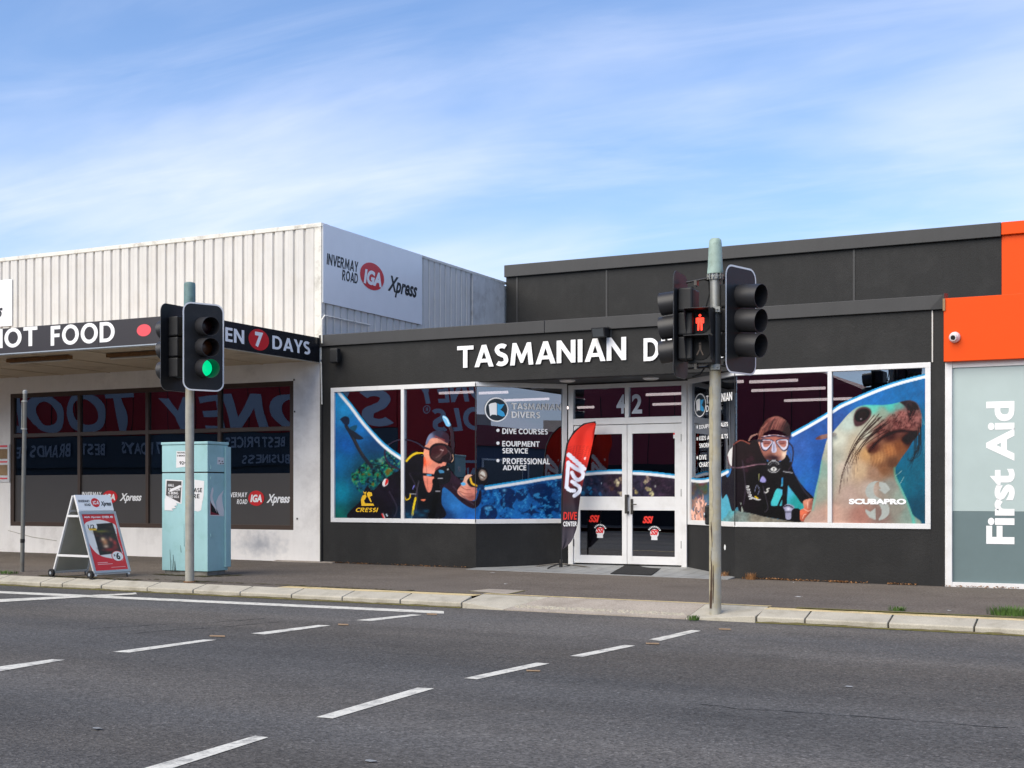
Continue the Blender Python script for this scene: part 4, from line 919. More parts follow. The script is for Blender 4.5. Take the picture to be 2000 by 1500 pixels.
# pedestrian head
n, r = frame_from(ddir(-84)); cp = depth_pt(1368, 655, t2-.16)
pm = MB(); pm.obox(cp-n*.14-r*.14-ZV*.31, r, ZV, n, .28, .62, .14); ph = pm.build('pedestrian_head', 'signal_black', s2, bevel=.012)
for zc, key in ((.145, 'man'), (-.15, 'walk')):
    c_ = cp+ZV*zc; v = MB(); W_, H_, Ln = .14, .135, .22
    o_ = [c_+r*(sx*W_)+ZV*(sz*H_) for sx, sz in ((-1, -1), (1, -1), (1, 1), (-1, 1))]
    ln = [Ln*.45, Ln*.45, Ln, Ln]
    for a in range(4):
        if a == 0: continue
        b_ = (a+1) % 4; p0, p1, p2, p3 = o_[a], o_[b_], o_[b_]+n*ln[b_], o_[a]+n*ln[a]; inw = (c_-(p0+p1)/2).normalized()*.006
        v.hexa([p0, p1, p2, p3], [p0+inw, p1+inw, p2+inw, p3+inw])
    v.build('visor', 'visor_black', ph)
    MB().lathe([(.122, .002), (.122, .01), (.1, .016), (.002, .02)], c_, n, 24).build('lens', 'rubber', ph, smooth=True)
    g = MB(); F_ = c_+n*.024; rr = -r
    def q2(pts, sc=.142): g.poly([F_+rr*(x*sc)+ZV*(y*sc) for x, y in pts])
    if key == 'man':
        q2([(.11*math.cos(a*.52), .50+.11*math.sin(a*.52)) for a in range(12)]); q2([(-.24, .34), (.24, .34), (.2, -.05), (-.2, -.05)])
        q2([(-.33, .3), (-.24, .34), (-.22, -.12), (-.32, -.1)]); q2([(.24, .34), (.33, .3), (.32, -.1), (.22, -.12)]); q2([(-.2, -.05), (-.02, -.05), (-.06, -.66), (-.2, -.66)]); q2([(.02, -.05), (.2, -.05), (.2, -.66), (.06, -.66)])
        g.build('figure', 'man_red_on', ph)
    else:
        q2([(-.1, .3), (.08, .3), (.08, -.05), (-.1, -.05)]); q2([(-.1, -.05), (.0, -.05), (-.2, -.5), (-.3, -.5)]); q2([(-.02, -.05), (.08, -.05), (.3, -.45), (.2, -.5)]); q2([(.09*math.cos(a*.52), .42+.09*math.sin(a*.52)) for a in range(12)])
        g.build('figure', 'man_off', ph)
# push button box low on the pole
q = depth_pt(1383, 1006, t2+.03); pb_ = MB(); pb_.obox(q-ddir(18)*.035-ZV*.11, ddir(18), ZV, ddir(108), .09, .22, .09); bb = pb_.build('push_button_box', 'signal_black', s2, bevel=.02)
MB().lathe([(.03, 0), (.03, .012), (.02, .018)], q+ddir(-72)*.0+ddir(198)*.035, ddir(198)).build('button', 'steel', bb, smooth=True)

# ================================================================ SIGN POST at the far left
BP = atg(43, 1117); tp = tof(BP); lean = depth_pt(49, 768, tp+.02)
t = thing('sign_post', BP, 'thin bare galvanised post at the left by the grocery window', 'post')
MB().cyl(BP-ZV*.1, lean, .032, n=14).build('pole', 'post_grey', t, smooth=True)
d_ = (lean-BP).normalized()
MB().lathe([(.036, -.01), (.037, .03), (.02, .05), (.0, .052)], lean, d_).build('cap', 'galvanised', t, smooth=True)
bk = MB(); e_ = Vector((-CT, -ST, 0))
for f_ in (.955, .80): q = BP+(lean-BP)*f_; bk.lathe([(.034, -.012), (.039, -.01), (.039, .01), (.034, .012)], q, d_); bk.cyl(q+e_*.03, q+e_*.055, .008, n=6)
q0, q1 = BP+(lean-BP)*.955+e_*.045, BP+(lean-BP)*.80+e_*.045; bk.cyl(q0, q1, .006, n=6); bk.build('sign_bracket', 'galvanised', t)
MB().lathe([(.034, 0), (.036, .03), (.034, .06)], BP+d_*.45, d_).build('band', 'rubber', t)

# ================================================================ CABINET
KX0, KX1, KY0, KY1 = -13.55, -12.68, 15.36, 15.83
gk = gz(-13); KZ0, KZ1 = at(405, 1116.5, KY0).z, at(405, 862, KY0).z; KZM = at(405, 922.5, KY0).z
t = thing('signal_cabinet', ((KX0+KX1)/2, (KY0+KY1)/2, gk), 'pale turquoise steel street cabinet with torn posters behind the left signal', 'cabinet')
MB().box((KX0+.03, KY0+.025, gk-.1), (KX1-.03, KY1-.02, KZ0+.005)).build('plinth', 'plinth', t, bevel=.01)
MB().box((KX0, KY0, KZ0), (KX1, KY1, KZM-.01)).build('lower_body', 'cabinet_front', t, bevel=.006)
MB().box((KX0+.006, KY0+.006, KZM-.012), (KX1-.006, KY1-.006, KZM+.012)).build('joint', 'rubber', t)
MB().box((KX0, KY0, KZM+.008), (KX1, KY1, KZ1-.045)).build('upper_body', 'cabinet_front', t, bevel=.006)
MB().box((KX0-.012, KY0-.012, KZ1-.04), (KX1+.012, KY1+.012, KZ1)).build('lid', 'cabinet_front', t, bevel=.008)
MB().box((KX0+.01, KY0+.01, KZ1-.046), (KX1-.01, KY1-.01, KZ1-.04)).build('joint', 'rubber', t)
MB().box((KX1+.001, KY1-.09, KZ0+.05), (KX1+.035, KY1+.03, KZ1-.07)).build('side_door', 'cabinet_front', t, bevel=.004)
for z in (KZM+.05, KZM-.1, .6): MB().cyl((KX1+.01, KY0+.06, z), (KX1+.01, KY0+.06, z+.05), .008, n=6).build('hinge', 'cabinet_front', t)
def cab(pts, m_, face='F', d=.002, nm='torn_poster'):
    Y = KY0-d; X = KX1+d
    MB().poly([(at(x, y, Y) if face == 'F' else atX(x, y, X)) for x, y in pts]).build(nm, m_, t)
# crop numbers are photo pixels
def c1(pts): return [(60+.2334*x, 820+.2334*y) for x, y in pts]
cab(c1([(1220, 262), (1300, 262), (1310, 390), (1216, 402)]), 'sticker_white', d=.002, nm='phone_notice')
for i, (s, y) in enumerate((('SIGNAL T', 268), ('1800 1', 293))):
    a = c1([(1226, y+14), (1310, y+14), (1226, y)]); textY(s, a[0][0], a[1][0], a[2][1], a[0][1], KY0-.004, 'handle_dark', t)
a = c1([(1244, 374), (1330, 374), (1244, 346)]); textY('9248', a[0][0], a[1][0]-2, a[2][1], a[0][1], KY0-.004, 'letter_black', t, bold=.02)
cab(c1([(1128, 498), (1272, 506), (1262, 702), (1150, 690), (1126, 660)]), 'sticker_white')
cab(c1([(1138, 508), (1262, 514), (1252, 694), (1148, 640), (1132, 630)]), 'grey_film', d=.004)
for s, y, w_ in (('HALL', 552, 50), ('STATION', 588, 100), ('IS BEING', 618, 84), ('USED AS A', 648, 90)):
    a = c1([(1150, y+6), (1150+w_, y+6), (1150, y-16)]); textY(s, a[0][0], a[1][0], a[2][1], a[0][1], KY0-.006, 'sticker_white', t, bold=.02)
cab(c1([(1250, 545), (1268, 560), (1180, 600), (1158, 604), (1170, 580)]), 'sticker_white', d=.007)
cab(c1([(1120, 660), (1150, 640), (1180, 670), (1215, 690), (1225, 716), (1200, 722), (1216, 738), (1180, 744), (1192, 760), (1120, 756)]), 'sticker_white', d=.007)
cab(c1([(1370, 500), (1452, 512), (1446, 640), (1434, 700), (1426, 756), (1400, 768), (1370, 760)]), 'sticker_white', d=.002)
cab(c1([(1400, 690), (1432, 690), (1420, 744), (1398, 748)]), 'logo_red_soft', d=.0005)
for s, y, x in (('PLEASE', 606, 1298), ('HERE', 656, 1300)):
    a = c1([(x, y), (1434 if s == 'PLEASE' else 1412, y), (x, y-36)]); textY(s, a[0][0], a[1][0], a[2][1], a[0][1], KY0-.004, 'handle_dark', t)
cab(c1([(1562, 312), (1618, 316), (1618, 376), (1560, 372)]), 'sticker_white', 'R')
for q_ in ((1572, 340), (1584, 362), (1598, 344), (1604, 362)): cab(c1([(q_[0], q_[1]), (q_[0]+12, q_[1]), (q_[0]+12, q_[1]+8), (q_[0], q_[1]+8)]), 'handle_dark', 'R', .004, 'print_mark')
cab(c1([(1500, 690), (1540, 700), (1560, 760), (1618, 796), (1618, 808), (1498, 802)]), 'sticker_white', 'R')
cab(c1([(1504, 680), (1512, 676), (1580, 796), (1504, 796)]), 'maroon_shop', 'R', .0035, 'torn_poster')
cab(c1([(1508, 676), (1520, 700), (1578, 792), (1510, 770)]), 'rubber', 'R', .0045)
cab(c1([(1512, 580), (1526, 560), (1530, 590), (1520, 640), (1536, 700), (1560, 780), (1540, 740), (1508, 690), (1500, 640)]), 'sticker_white', 'R', .0055)
cab(c1([(1616, 586), (1600, 640), (1606, 700), (1618, 760), (1618, 800), (1580, 800), (1556, 740), (1550, 690), (1570, 640)]), 'sticker_white', 'R', .0055)
dr = MB()
for x0, y0, x1, y1, w_ in ((1164, 1085, 1172, 1265, 3), (1190, 1128, 1200, 1265, 5), (1204, 1180, 1212, 1262, 5), (1180, 1170, 1186, 1262, 3), (1252, 1050, 1258, 1110, 3), (1282, 870, 1284, 1060, 2)):
    dr.quad(*[at(x, y, KY0-.002) for x, y in c1([(x0, y0), (x0+w_*.6, y0), (x1+w_, y1), (x1-w_*.4, y1)])])
dr.build('black_drip', 'rubber', t)

# ================================================================ A-FRAME
A = Vector((-13.70, 14.12, gz(-13.7))); rd = ddir(84); sd = ddir(174); Wd = .64; SPR = .92; HT = 1.20
t = thing('a_frame_sign', A+rd*Wd/2+sd*SPR/2, 'folding white A-frame footpath sign on wheels with a red food poster', 'sandwich board')
up1 = (sd*(SPR/2)+ZV*HT); L1 = up1.length; u1 = up1.normalized(); u2 = (-sd*(SPR/2)+ZV*HT).normalized(); A2 = A+sd*SPR
n1_ = rd.cross(u1).normalized(); n1_ = n1_ if n1_.dot(sd) < 0 else -n1_
n2_ = rd.cross(u2).normalized(); n2_ = n2_ if n2_.dot(sd) > 0 else -n2_
for base, u, nn, nm in ((A, u1, n1_, 'front_leaf'), (A2, u2, n2_, 'rear_leaf')):
    f = MB(); hh = L1*.985; b0 = .03
    for s in (0, Wd-.035): f.obox(base+rd*s+u*b0, rd, u, nn, .035, hh-b0, .028)
    for s in (b0+.02, .79*L1, .965*L1): f.obox(base+rd*.035+u*s, rd, u, nn, Wd-.07, .035, .026)
    lf = f.build(nm, 'alu_white', t, bevel=.003)
    MB().obox(base+rd*.03+u*(b0+.05)+nn*.006, rd, u, nn, Wd-.06, hh-.1, .004).build('backing_board', 'board_back', lf)
# side stays
def along(base, u, k): return base+u*(L1*k)
for k, w_ in ((.265, .03), (.745, .03)):
    for s in (-.004,): 
        p0, p1 = along(A, u1, k)+rd*s, along(A2, u2, k)+rd*s; MB().obox(p0-ZV*.015, (p1-p0).normalized(), ZV, rd, (p1-p0).length, .032, .012).build('side_bar', 'alu_white', t)
p0, p1 = along(A, u1, .265)+rd*(Wd-.01), along(A2, u2, .265)+rd*(Wd-.01); MB().obox(p0-ZV*.015, (p1-p0).normalized(), ZV, rd, (p1-p0).length, .032, .012).build('side_bar', 'alu_grey', t)
for P_ in (A+sd*.05, A2-sd*.02):
    q = P_-rd*.03+ZV*.06; wv = MB().cyl(q-rd*.02, q+rd*.022, .06, n=20).build('wheel', 'rubber', t, smooth=True, bevel=.008); MB().cyl(q-rd*.024, q+rd*.0, .022, n=12).build('hub', 'alu_grey', wv)
for P_ in (A+rd*(Wd-.04), A2+rd*(Wd-.04)): MB().cyl(P_, P_+ZV*.06+sd*.01, .012, n=8).build('foot', 'handle_dark', t)
# poster frame proud of the front leaf (snap frame) + header
F0 = A+u1*(.05*L1)+n1_*.030
pf = MB(); pw, phh = Wd+.03, .785*L1-.05*L1; O = F0-rd*.015
for s in (0, pw-.04): pf.obox(O+rd*s, rd, u1, n1_, .04, phh, .018)
for s in (0, phh-.04): pf.obox(O+rd*.04+u1*s, rd, u1, n1_, pw-.08, .04, .018)
pfo = pf.build('poster_frame', 'alu_grey', t, bevel=.003)
hp = MB().obox(A+u1*(.80*L1)+rd*(-.0)+n1_*.03, rd, u1, n1_, Wd, .19*L1, .006).build('header_panel', 'sign_white', t)
Oh = A+u1*(.80*L1)+n1_*.037
e = MB(); cx = Oh+rd*(Wd*.52)+u1*(.095*L1)+n1_*.001; e.poly([cx+rd*(Wd*.12*math.cos(k*.2094))+u1*(.055*L1*math.sin(k*.2094)) for k in range(30)]); e.build('logo_oval', 'logo_red', hp)
def lt(s, x, y, w_, h, m_, par=None, **k): return put_text(s, Oh+rd*(Wd*x)+u1*(L1*y)+n1_*.0015, rd, u1, Wd*w_, L1*h, m_, par or hp, **k)
lt('INVERMAY', .05, .10, .32, .03, 'letter_black', shear=.1); lt('ROAD', .2, .055, .17, .03, 'letter_black', shear=.1); lt('IGA', .44, .072, .17, .045, 'letter_white', bold=.05, shear=.2); lt('Xpress', .66, .04, .31, .07, 'letter_black', bold=.03, shear=.35)
POSTER = (O+rd*.04+u1*.04+n1_*.010, rd, u1, pw-.08, phh-.08, pfo, n1_)

# ================================================================ FEATHER FLAG
FB = Vector((-8.99, 19.88, .02)); tf = tof(FB)
t = thing('feather_flag', FB, 'tall red and black feather flag on a cross base beside the double doors', 'flag', None)
def fp_(px, py, dt=0.0): return depth_pt(px, py, tf+dt)
bx = 1097.0
polepts = [(1097, 1100), (1097, 1060), (1097.5, 980), (1098.5, 932), (1101, 905), (1107.5, 866), (1121, 843), (1140, 828), (1163, 824)]
off_ = proj(FB)[0]-1097
MB().tube([fp_(x, y) for x, y in [(1096.5, proj(FB)[1]-3)]+polepts[0:]], [.016]+[.014]*4+[.012]*5, 8).build('pole', 'flag_pole', t, smooth=True)
bs = MB()
for ang, ln in ((10, .5), (186, .46), (80, .3), (262, .4)):
    e_ = ddir(ang); bs.tube([FB+ZV*.06, FB+e_*.08+ZV*.055, FB+e_*ln*.8+ZV*.02, FB+e_*ln], .012, 6)
bs.cyl(FB+ZV*.0, FB+ZV*.13, .03, n=10); bs.build('cross_base', 'handle_dark', t, smooth=True)
FLAGL = [(1097, 1075), (1097.5, 1040), (1098, 980), (1099, 932), (1102, 905), (1108.5, 866), (1122, 844), (1141, 829), (1163, 825)]
FLAGR = [(1098, 1074), (1116, 1057), (1127.5, 1026), (1130, 998), (1133.5, 971), (1138.5, 943), (1147, 910), (1157.5, 866), (1164.5, 826)]

# ================================================================ LITTER, WEEDS
def tuft(name, P, n, h, spread, material, label, cat, group=None, wide=.006, bend=.5):
    rr = random.Random(int(abs(P.x*1000))); m = MB()
    for i in range(n):
        a = rr.uniform(0, 6.283); q = P+Vector((math.cos(a), math.sin(a)*.6, 0))*spread*rr.random()**.5; hh = h*rr.uniform(.5, 1.1); d = Vector((math.cos(a), math.sin(a), 0))*hh*bend*rr.uniform(.2, 1); s = Vector((-math.sin(a), math.cos(a), 0))*wide
        m.quad(q-s, q+s, q+s*.7+d*.35+ZV*hh*.6, q-s*.7+d*.35+ZV*hh*.6); m.poly([q-s*.7+d*.35+ZV*hh*.6, q+s*.7+d*.35+ZV*hh*.6, q+d+ZV*hh])
    o = m.build(name, material, loc=P, recalc=False); return tag(o, label, cat, group)
tuft('grass_tuft', atg(1985, 1202), 420, .10, .30, 'green_grass', 'large green grass tuft on the kerb at the right edge', 'grass', wide=.005)
tuft('grass_tuft', atg(1752, 1193), 90, .055, .10, 'green_grass', 'small green grass tuft behind the kerb right of the right signal', 'grass')
tuft('grass_tuft', atg(1354, 1211, -.12), 90, .06, .07, 'green_grass', 'small grass tuft growing at the foot of the ramp left of the right signal', 'grass')
tuft('grass_tuft', atg(8, 1120), 120, .05, .3, 'green_grass', 'low green moss patch on the kerb at the left edge', 'grass')
for i, (x, y, h, n_, mt2, lab) in enumerate(((701, 1100, .07, 20, 'dry_grass', 'dry weed at the foot of the black wall under the first picture window'), (873, 1104, .17, 20, 'dry_grass', 'tall dry weed against the black wall left of the corner'), (880, 1107, .06, 60, 'dry_grass', 'low yellow weed beside the tall one'),
    (896, 1109, .08, 26, 'dry_leaf', 'small rusty weed just left of the black wall corner'), (911, 1110, .09, 20, 'dry_leaf', 'thin rusty weed at the foot of the black wall corner'), (934, 1110, .18, 26, 'dry_grass', 'tall dry seeding weed right of the black wall corner'), (925, 1110, .05, 60, 'dry_leaf', 'low patch of dry leaves at the corner base'),
    (1414, 1129, .10, 80, 'dry_leaf', 'clump of brown leaves right of the right signal pole'), (1466, 1133, .11, 90, 'dry_leaf', 'brown leaf clump at the wall foot under the second diver'), (1768, 1139, .17, 60, 'dry_leaf', 'curled brown weed at the wall foot near the orange shop'))):
    tuft('weed', atg(x, y-1)+Vector((0, 0, 0)), n_, h, .04 if h > .12 else .09, mt2, lab, 'weed', 'weeds along the black wall', wide=.004)
m = MB(); rr = random.Random(5)
for i in range(900):
    sec = rr.choice(((1440, 1132, 1560, 1134), (1560, 1134, 1700, 1138), (1480, 1133, 1600, 1135), (660, 1099, 760, 1102), (770, 1103, 925, 1108), (1850, 1141, 2000, 1146), (1620, 1136, 1660, 1137), (1740, 1139, 1800, 1140)))
    k = rr.random(); q = atg(sec[0]+(sec[2]-sec[0])*k, 0*1+sec[1]+(sec[3]-sec[1])*k); q.y = Y0-.008-abs(rr.gauss(0, .035)); q.z = gzz(q.x, q.y)+.006+rr.random()*.022; a = rr.uniform(0, 6.28); s = rr.uniform(.006, .02)
    d1 = Vector((math.cos(a), math.sin(a), rr.uniform(-.6, .6)))*s; d2 = Vector((-math.sin(a), math.cos(a), rr.uniform(-.3, .8)))*s*.6; m.quad(q-d1, q-d2, q+d1, q+d2)
tag(m.build('leaf_litter', 'dry_leaf', kind='stuff', recalc=False), 'line of dry brown leaves along the foot of the walls', 'leaf litter')
for i, (x, y, s, lab) in enumerate(((963, 1119, .07, 'crumpled white paper scrap on the footpath left of the flag base'), (988, 1141, .035, 'tiny white scrap on the footpath in front of the pit lid'), (1560, 1166, .06, 'white paper scrap on the footpath right of the right signal'), (1550, 1138, .02, 'tiny white speck at the wall foot'), (1855, 1193, .03, 'small white pebble of litter near the right kerb'),
    (1657, 1342, .04, 'small white chip on the road at right'), (190, 1424, .045, 'pale flattened scrap on the road at lower left'), (723, 1487, .05, 'pale flattened scrap on the road at the bottom edge'), (264, 1158, .05, 'white scrap in the gutter left of the left signal'))):
    q = atg(x, y, ZR+.004 if y > 1200 or y == 1158 and x == 264 else .004); rr = random.Random(i); m = MB()
    m.poly([q+Vector((s*math.cos(a)*rr.uniform(.6, 1), s*.5*math.sin(a), .003+rr.random()*.006)) for a in (0, .9, 2, 3, 4.1, 5.2)])
    tag(m.build('paper_scrap', 'litter_white' if i < 5 or i == 8 else 'tile', loc=q), lab, 'litter', 'scraps on the ground')
# dark damp stain patches are in the footpath material; concrete strip at the party wall foot
q0, q1 = atg(536, 1096), atg(650, 1100)
MB().hexa([(q0.x, Y0-.14, gz(q0.x)-.02), (q1.x, Y0-.1, gz(q1.x)-.02), (q1.x, Y0, gz(q1.x)-.02), (q0.x, Y0, gz(q0.x)-.02)], [(q0.x, Y0-.14, gz(q0.x)+.006), (q1.x, Y0-.1, gz(q1.x)+.006), (q1.x, Y0, gz(q1.x)+.02), (q0.x, Y0, gz(q0.x)+.02)]).build('wall_footing', 'ramp_concrete', wshop)

c = hit0 = Vector((0, 0, 0)); kk = .80; px_ = Vector((DXR+(CR-DXR)*kk, DY+(Y0-DY)*kk, .42)); dn = Vector((-(DY-Y0), -(CR-DXR), 0)).normalized()
MB().poly([px_+dn*.004+Vector((CR-DXR, Y0-DY, 0)).normalized()*(.03*math.cos(a*.7))+ZV*(.045*math.sin(a*.7)) for a in range(9)]).build('paint_chip', 'litter_white', shop)
# soil and moss with painted contact shadow at cabinet, signal and sign feet
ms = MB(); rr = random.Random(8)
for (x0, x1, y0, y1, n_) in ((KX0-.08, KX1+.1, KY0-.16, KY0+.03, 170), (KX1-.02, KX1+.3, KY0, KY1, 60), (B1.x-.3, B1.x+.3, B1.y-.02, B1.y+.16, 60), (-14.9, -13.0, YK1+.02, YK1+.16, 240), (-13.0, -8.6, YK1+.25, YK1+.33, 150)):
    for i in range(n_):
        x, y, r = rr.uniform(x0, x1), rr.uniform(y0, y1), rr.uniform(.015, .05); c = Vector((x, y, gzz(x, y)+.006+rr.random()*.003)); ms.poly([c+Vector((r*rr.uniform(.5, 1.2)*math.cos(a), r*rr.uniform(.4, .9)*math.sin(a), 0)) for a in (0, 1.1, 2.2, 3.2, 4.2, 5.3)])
tag(ms.build('moss_contact_shade', 'moss_shade', kind='stuff', recalc=False), 'dark moss and soil with painted contact shadow round the feet of cabinet and signal', 'moss')
# wall poster frame at the far left
a, c = at(-30, 942, Y0-.03), at(18, 868, Y0-.03)
t = thing('wall_poster', (a.x, Y0, a.z), 'framed red and white price poster on the white wall at the left edge', 'poster')
MB().box((a.x, Y0-.03, a.z), (c.x, Y0-.001, c.z)).build('frame', 'alu_white', t, bevel=.004)
for z0, z1, m_ in ((.52, .56, 'logo_red_soft'), (.93, .98, 'logo_red_soft'), (.08, .12, 'logo_red_soft'), (.62, .88, 'rust_paint'), (.18, .46, 'rust_paint')):
    H_ = c.z-a.z; MB().box((a.x+.03, Y0-.034, a.z+H_*z0), (c.x-.05, Y0-.0305, a.z+H_*z1)).build('print_block', m_, t)

# ================================================================ ACROSS THE STREET (seen in the glass)
YA = -6.0                                         # its face; its mirror image stands at 2*Y0-YA
YM = 2*Y0-YA
def mir(px, py): p = at(px, py, YM); return Vector((p.x, YA, p.z))
rs = thing('tool_shop_building', (-38, YA, 0), 'red tool shop across the road, seen mirrored in the shop windows', 'shop')
xs0 = mir(783, 0).x
zlo, zhi = 3.85, 6.3
MB().box((-64, YA-8, zlo), (xs0-.05, YA, zhi)).build('fascia_wall', 'red_shop', rs)
MB().box((-64, YA-8, -.2), (xs0-.05, YA-.25, 2.4)).build('lower_wall', 'navy_shop', rs)
MB().box((-64, YA-8, 2.4), (xs0-.05, YA-.05, zlo-.02)).build('navy_band', 'navy_shop', rs)
for x in range(20): MB().box((-60+x*1.6, YA-.005, zlo), (-59.96+x*1.6, YA+.012, zhi)).build('seam', 'seam_dark', rs)
def mtext(s, xr, xl, yt, yb, par, m_, d=.03, **k):
    """sign facing us: its text starts at the photo's right column xr and ends at xl"""
    a, c = mir(xr, yb), mir(xl, yb); z1 = mir(xr, yt).z
    return put_text(s, Vector((a.x, YA+d, a.z)), -XV, ZV, a.x-c.x, z1-a.z, m_, par, **k)
tsn = thing('tool_shop_sign', (-30, YA, 4), 'long red fascia sign with huge pale italic capitals, mirrored in the grocery window', 'sign')
mtext('SYDNEY', 776, 305, 757, 834, tsn, 'reflect_letter', bold=.05, shear=.2); mtext('TOOLS', 270, -30, 760, 842, tsn, 'reflect_letter', bold=.05, shear=.2)
for s, xr, xl, yt, yb in (('BEST PRICES', 566, 452, 851, 873), ('7 DAYS', 312, 250, 862, 886), ('BEST', 212, 168, 866, 890), ('BRANDS BEST', 152, 18, 868, 893), ('BUSINESS', 578, 484, 888, 905)):
    mtext(s, xr, xl, yt, yb, tsn, 'reflect_letter', bold=.03)
tall = MB(); xe = mir(1575, 0).x; xe2 = mir(1715, 0).x
tall.hexa([(xs0, YA-9, -.2), (xe2, YA-9, -.2), (xe2, YA, -.2), (xs0, YA, -.2)], [(xs0, YA-9, 6.8), (xe2, YA-9, 4.2), (xe2, YA, 4.2), (xs0, YA, 6.8)])
rs2 = thing('maroon_building', (-20, YA, 0), 'maroon clad shed across the road, seen in the dive shop glass', 'shed')
m = MB(); ztop = mir(1560, 716).z; zr_ = mir(1712, 776).z
P_ = [(xs0, YA, -.2), (xe, YA, -.2), (xe2, YA, -.2), (xe2, YA, zr_), (xe, YA, ztop), (xs0, YA, ztop+.9)]
m.prism(P_, (0, -9, 0)).build('wall', 'maroon_shop', rs2)
for x in range(13): xx = xs0+4.6+x*1.0; MB().box((xx, YA, 2.2), (xx+.03, YA+.012, 5)).build('seam', 'seam_dark', rs2)
MB().box((xs0+5.5, YA+.001, 0), (xe2-.5, YA+.03, 2.35)).build('shutter', 'interior_dark', rs2)
ssn = thing('stacked_sign', (xs0+2, YA, 3), 'stacked red wall sign with pale capitals, mirrored in the second picture window', 'sign')
xq = mir(1000, 0).x; MB().box((xs0+.02, YA+.001, mir(860, 903).z), (xq, YA+.04, ztop+.5)).build('sign_panel', 'red_shop', ssn)
mtext('SYDNEY', 1010, 800, 733, 782, ssn, 'reflect_letter', d=.045, bold=.05, shear=.2); mtext('TOOLS', 1030, 832, 792, 838, ssn, 'reflect_letter', d=.045, bold=.05, shear=.2)
MB().box((xs0+.02, YA+.045, mir(860, 904).z), (xq, YA+.05, mir(860, 899).z)).build('stripe', 'reflect_letter', ssn)
c_ = mir(822, 799); MB().poly([c_+Vector((.16*math.cos(k*.3), .046, .16*math.sin(k*.3))) for k in range(21)]).build('mark_ring', 'reflect_letter', ssn); MB().poly([c_+Vector((.125*math.cos(k*.3), .048, .125*math.sin(k*.3))) for k in range(21)]).build('mark_disc', 'red_shop', ssn); put_text('R', c_+Vector((.06, .05, -.07)), -XV, ZV, .12, .14, 'reflect_letter', ssn)
MB().box((xs0+.02, YA+.001, mir(860, 945).z), (xq, YA+.04, mir(860, 905).z)).build('lower_panel', 'red_shop', ssn)
mtext('GUARANTEE', 1010, 860, 912, 940, ssn, 'reflect_letter', d=.045, bold=.04)
# long low shop across the road to the right and the kerbside utility pole (both seen in the angled pane)
db = thing('blue_building', (40, -9, 0), 'low blue building with a maroon fascia across the road, mirrored in the angled pane', 'building')
MB().box((14, -20, -.3), (110, -9, 4.1)).build('wall', 'blue_wall', db); MB().box((13.8, -20.2, 4.1), (110.2, -8.8, 5.3)).build('fascia', 'maroon_shop', db)
for i in range(16): w__ = MB().box((16+i*5.6, -9.0, .9), (20.8+i*5.6, -8.93, 3.4)).build('window', 'white_frame', db); MB().box((16.12+i*5.6, -8.92, 1.0), (20.68+i*5.6, -8.9, 3.3)).build('pane', 'navy_shop', w__)
for i, (x, h) in enumerate(((36, 1.2), (40, .8), (52, 1.0))): MB().box((x, -12, 5.3), (x+2, -10.5, 5.3+h)).build('roof_unit', 'board_back', db)
up = thing('utility_pole', (2.5, 14.6, 0), 'green timber utility pole mirrored at the right end of the angled pane', 'pole')
mat('green_timber', (62, 74, 54), .9, var=.15, streak=.2)
MB().cyl((2.5, 14.6, -.2), (2.5, 14.6, 9), .15, .12, 20).build('pole', 'green_timber', up, smooth=True)
# ================================================================ PRINTS (murals, posters, flag): coloured point by point on fine meshes
def sm(pts, closed=True, n=6):
    P = np.array(pts, float); m = len(P); out = []
    rngk = range(m) if closed else range(m-1)
    for i in rngk:
        if closed: p0, p1, p2, p3 = P[i-1], P[i], P[(i+1) % m], P[(i+2) % m]
        else: p0, p1, p2, p3 = P[max(i-1, 0)], P[i], P[i+1], P[min(i+2, m-1)]
        for k in range(n):
            t = k/n; out.append(.5*((2*p1)+(-p0+p2)*t+(2*p0-5*p1+4*p2-p3)*t*t+(-p0+3*p1-3*p2+p3)*t**3))
    if not closed: out.append(P[-1])
    return np.array(out)
def vnoise(x, y, s, seed=0, octv=4):
    out = np.zeros_like(x); amp = 1; tot = 0; rs_ = np.random.RandomState(seed)
    for o in range(octv):
        G = rs_.rand(64, 64); X = x/s*(2**o); Y = y/s*(2**o); xi = np.floor(X).astype(int); yi = np.floor(Y).astype(int); fx = X-xi; fy = Y-yi; fx = fx*fx*(3-2*fx); fy = fy*fy*(3-2*fy)
        g = lambda a, b: G[a % 64, b % 64]
        out += amp*((g(xi, yi)*(1-fx)+g(xi+1, yi)*fx)*(1-fy)+(g(xi, yi+1)*(1-fx)+g(xi+1, yi+1)*fx)*fy); tot += amp; amp *= .55
    return out/tot
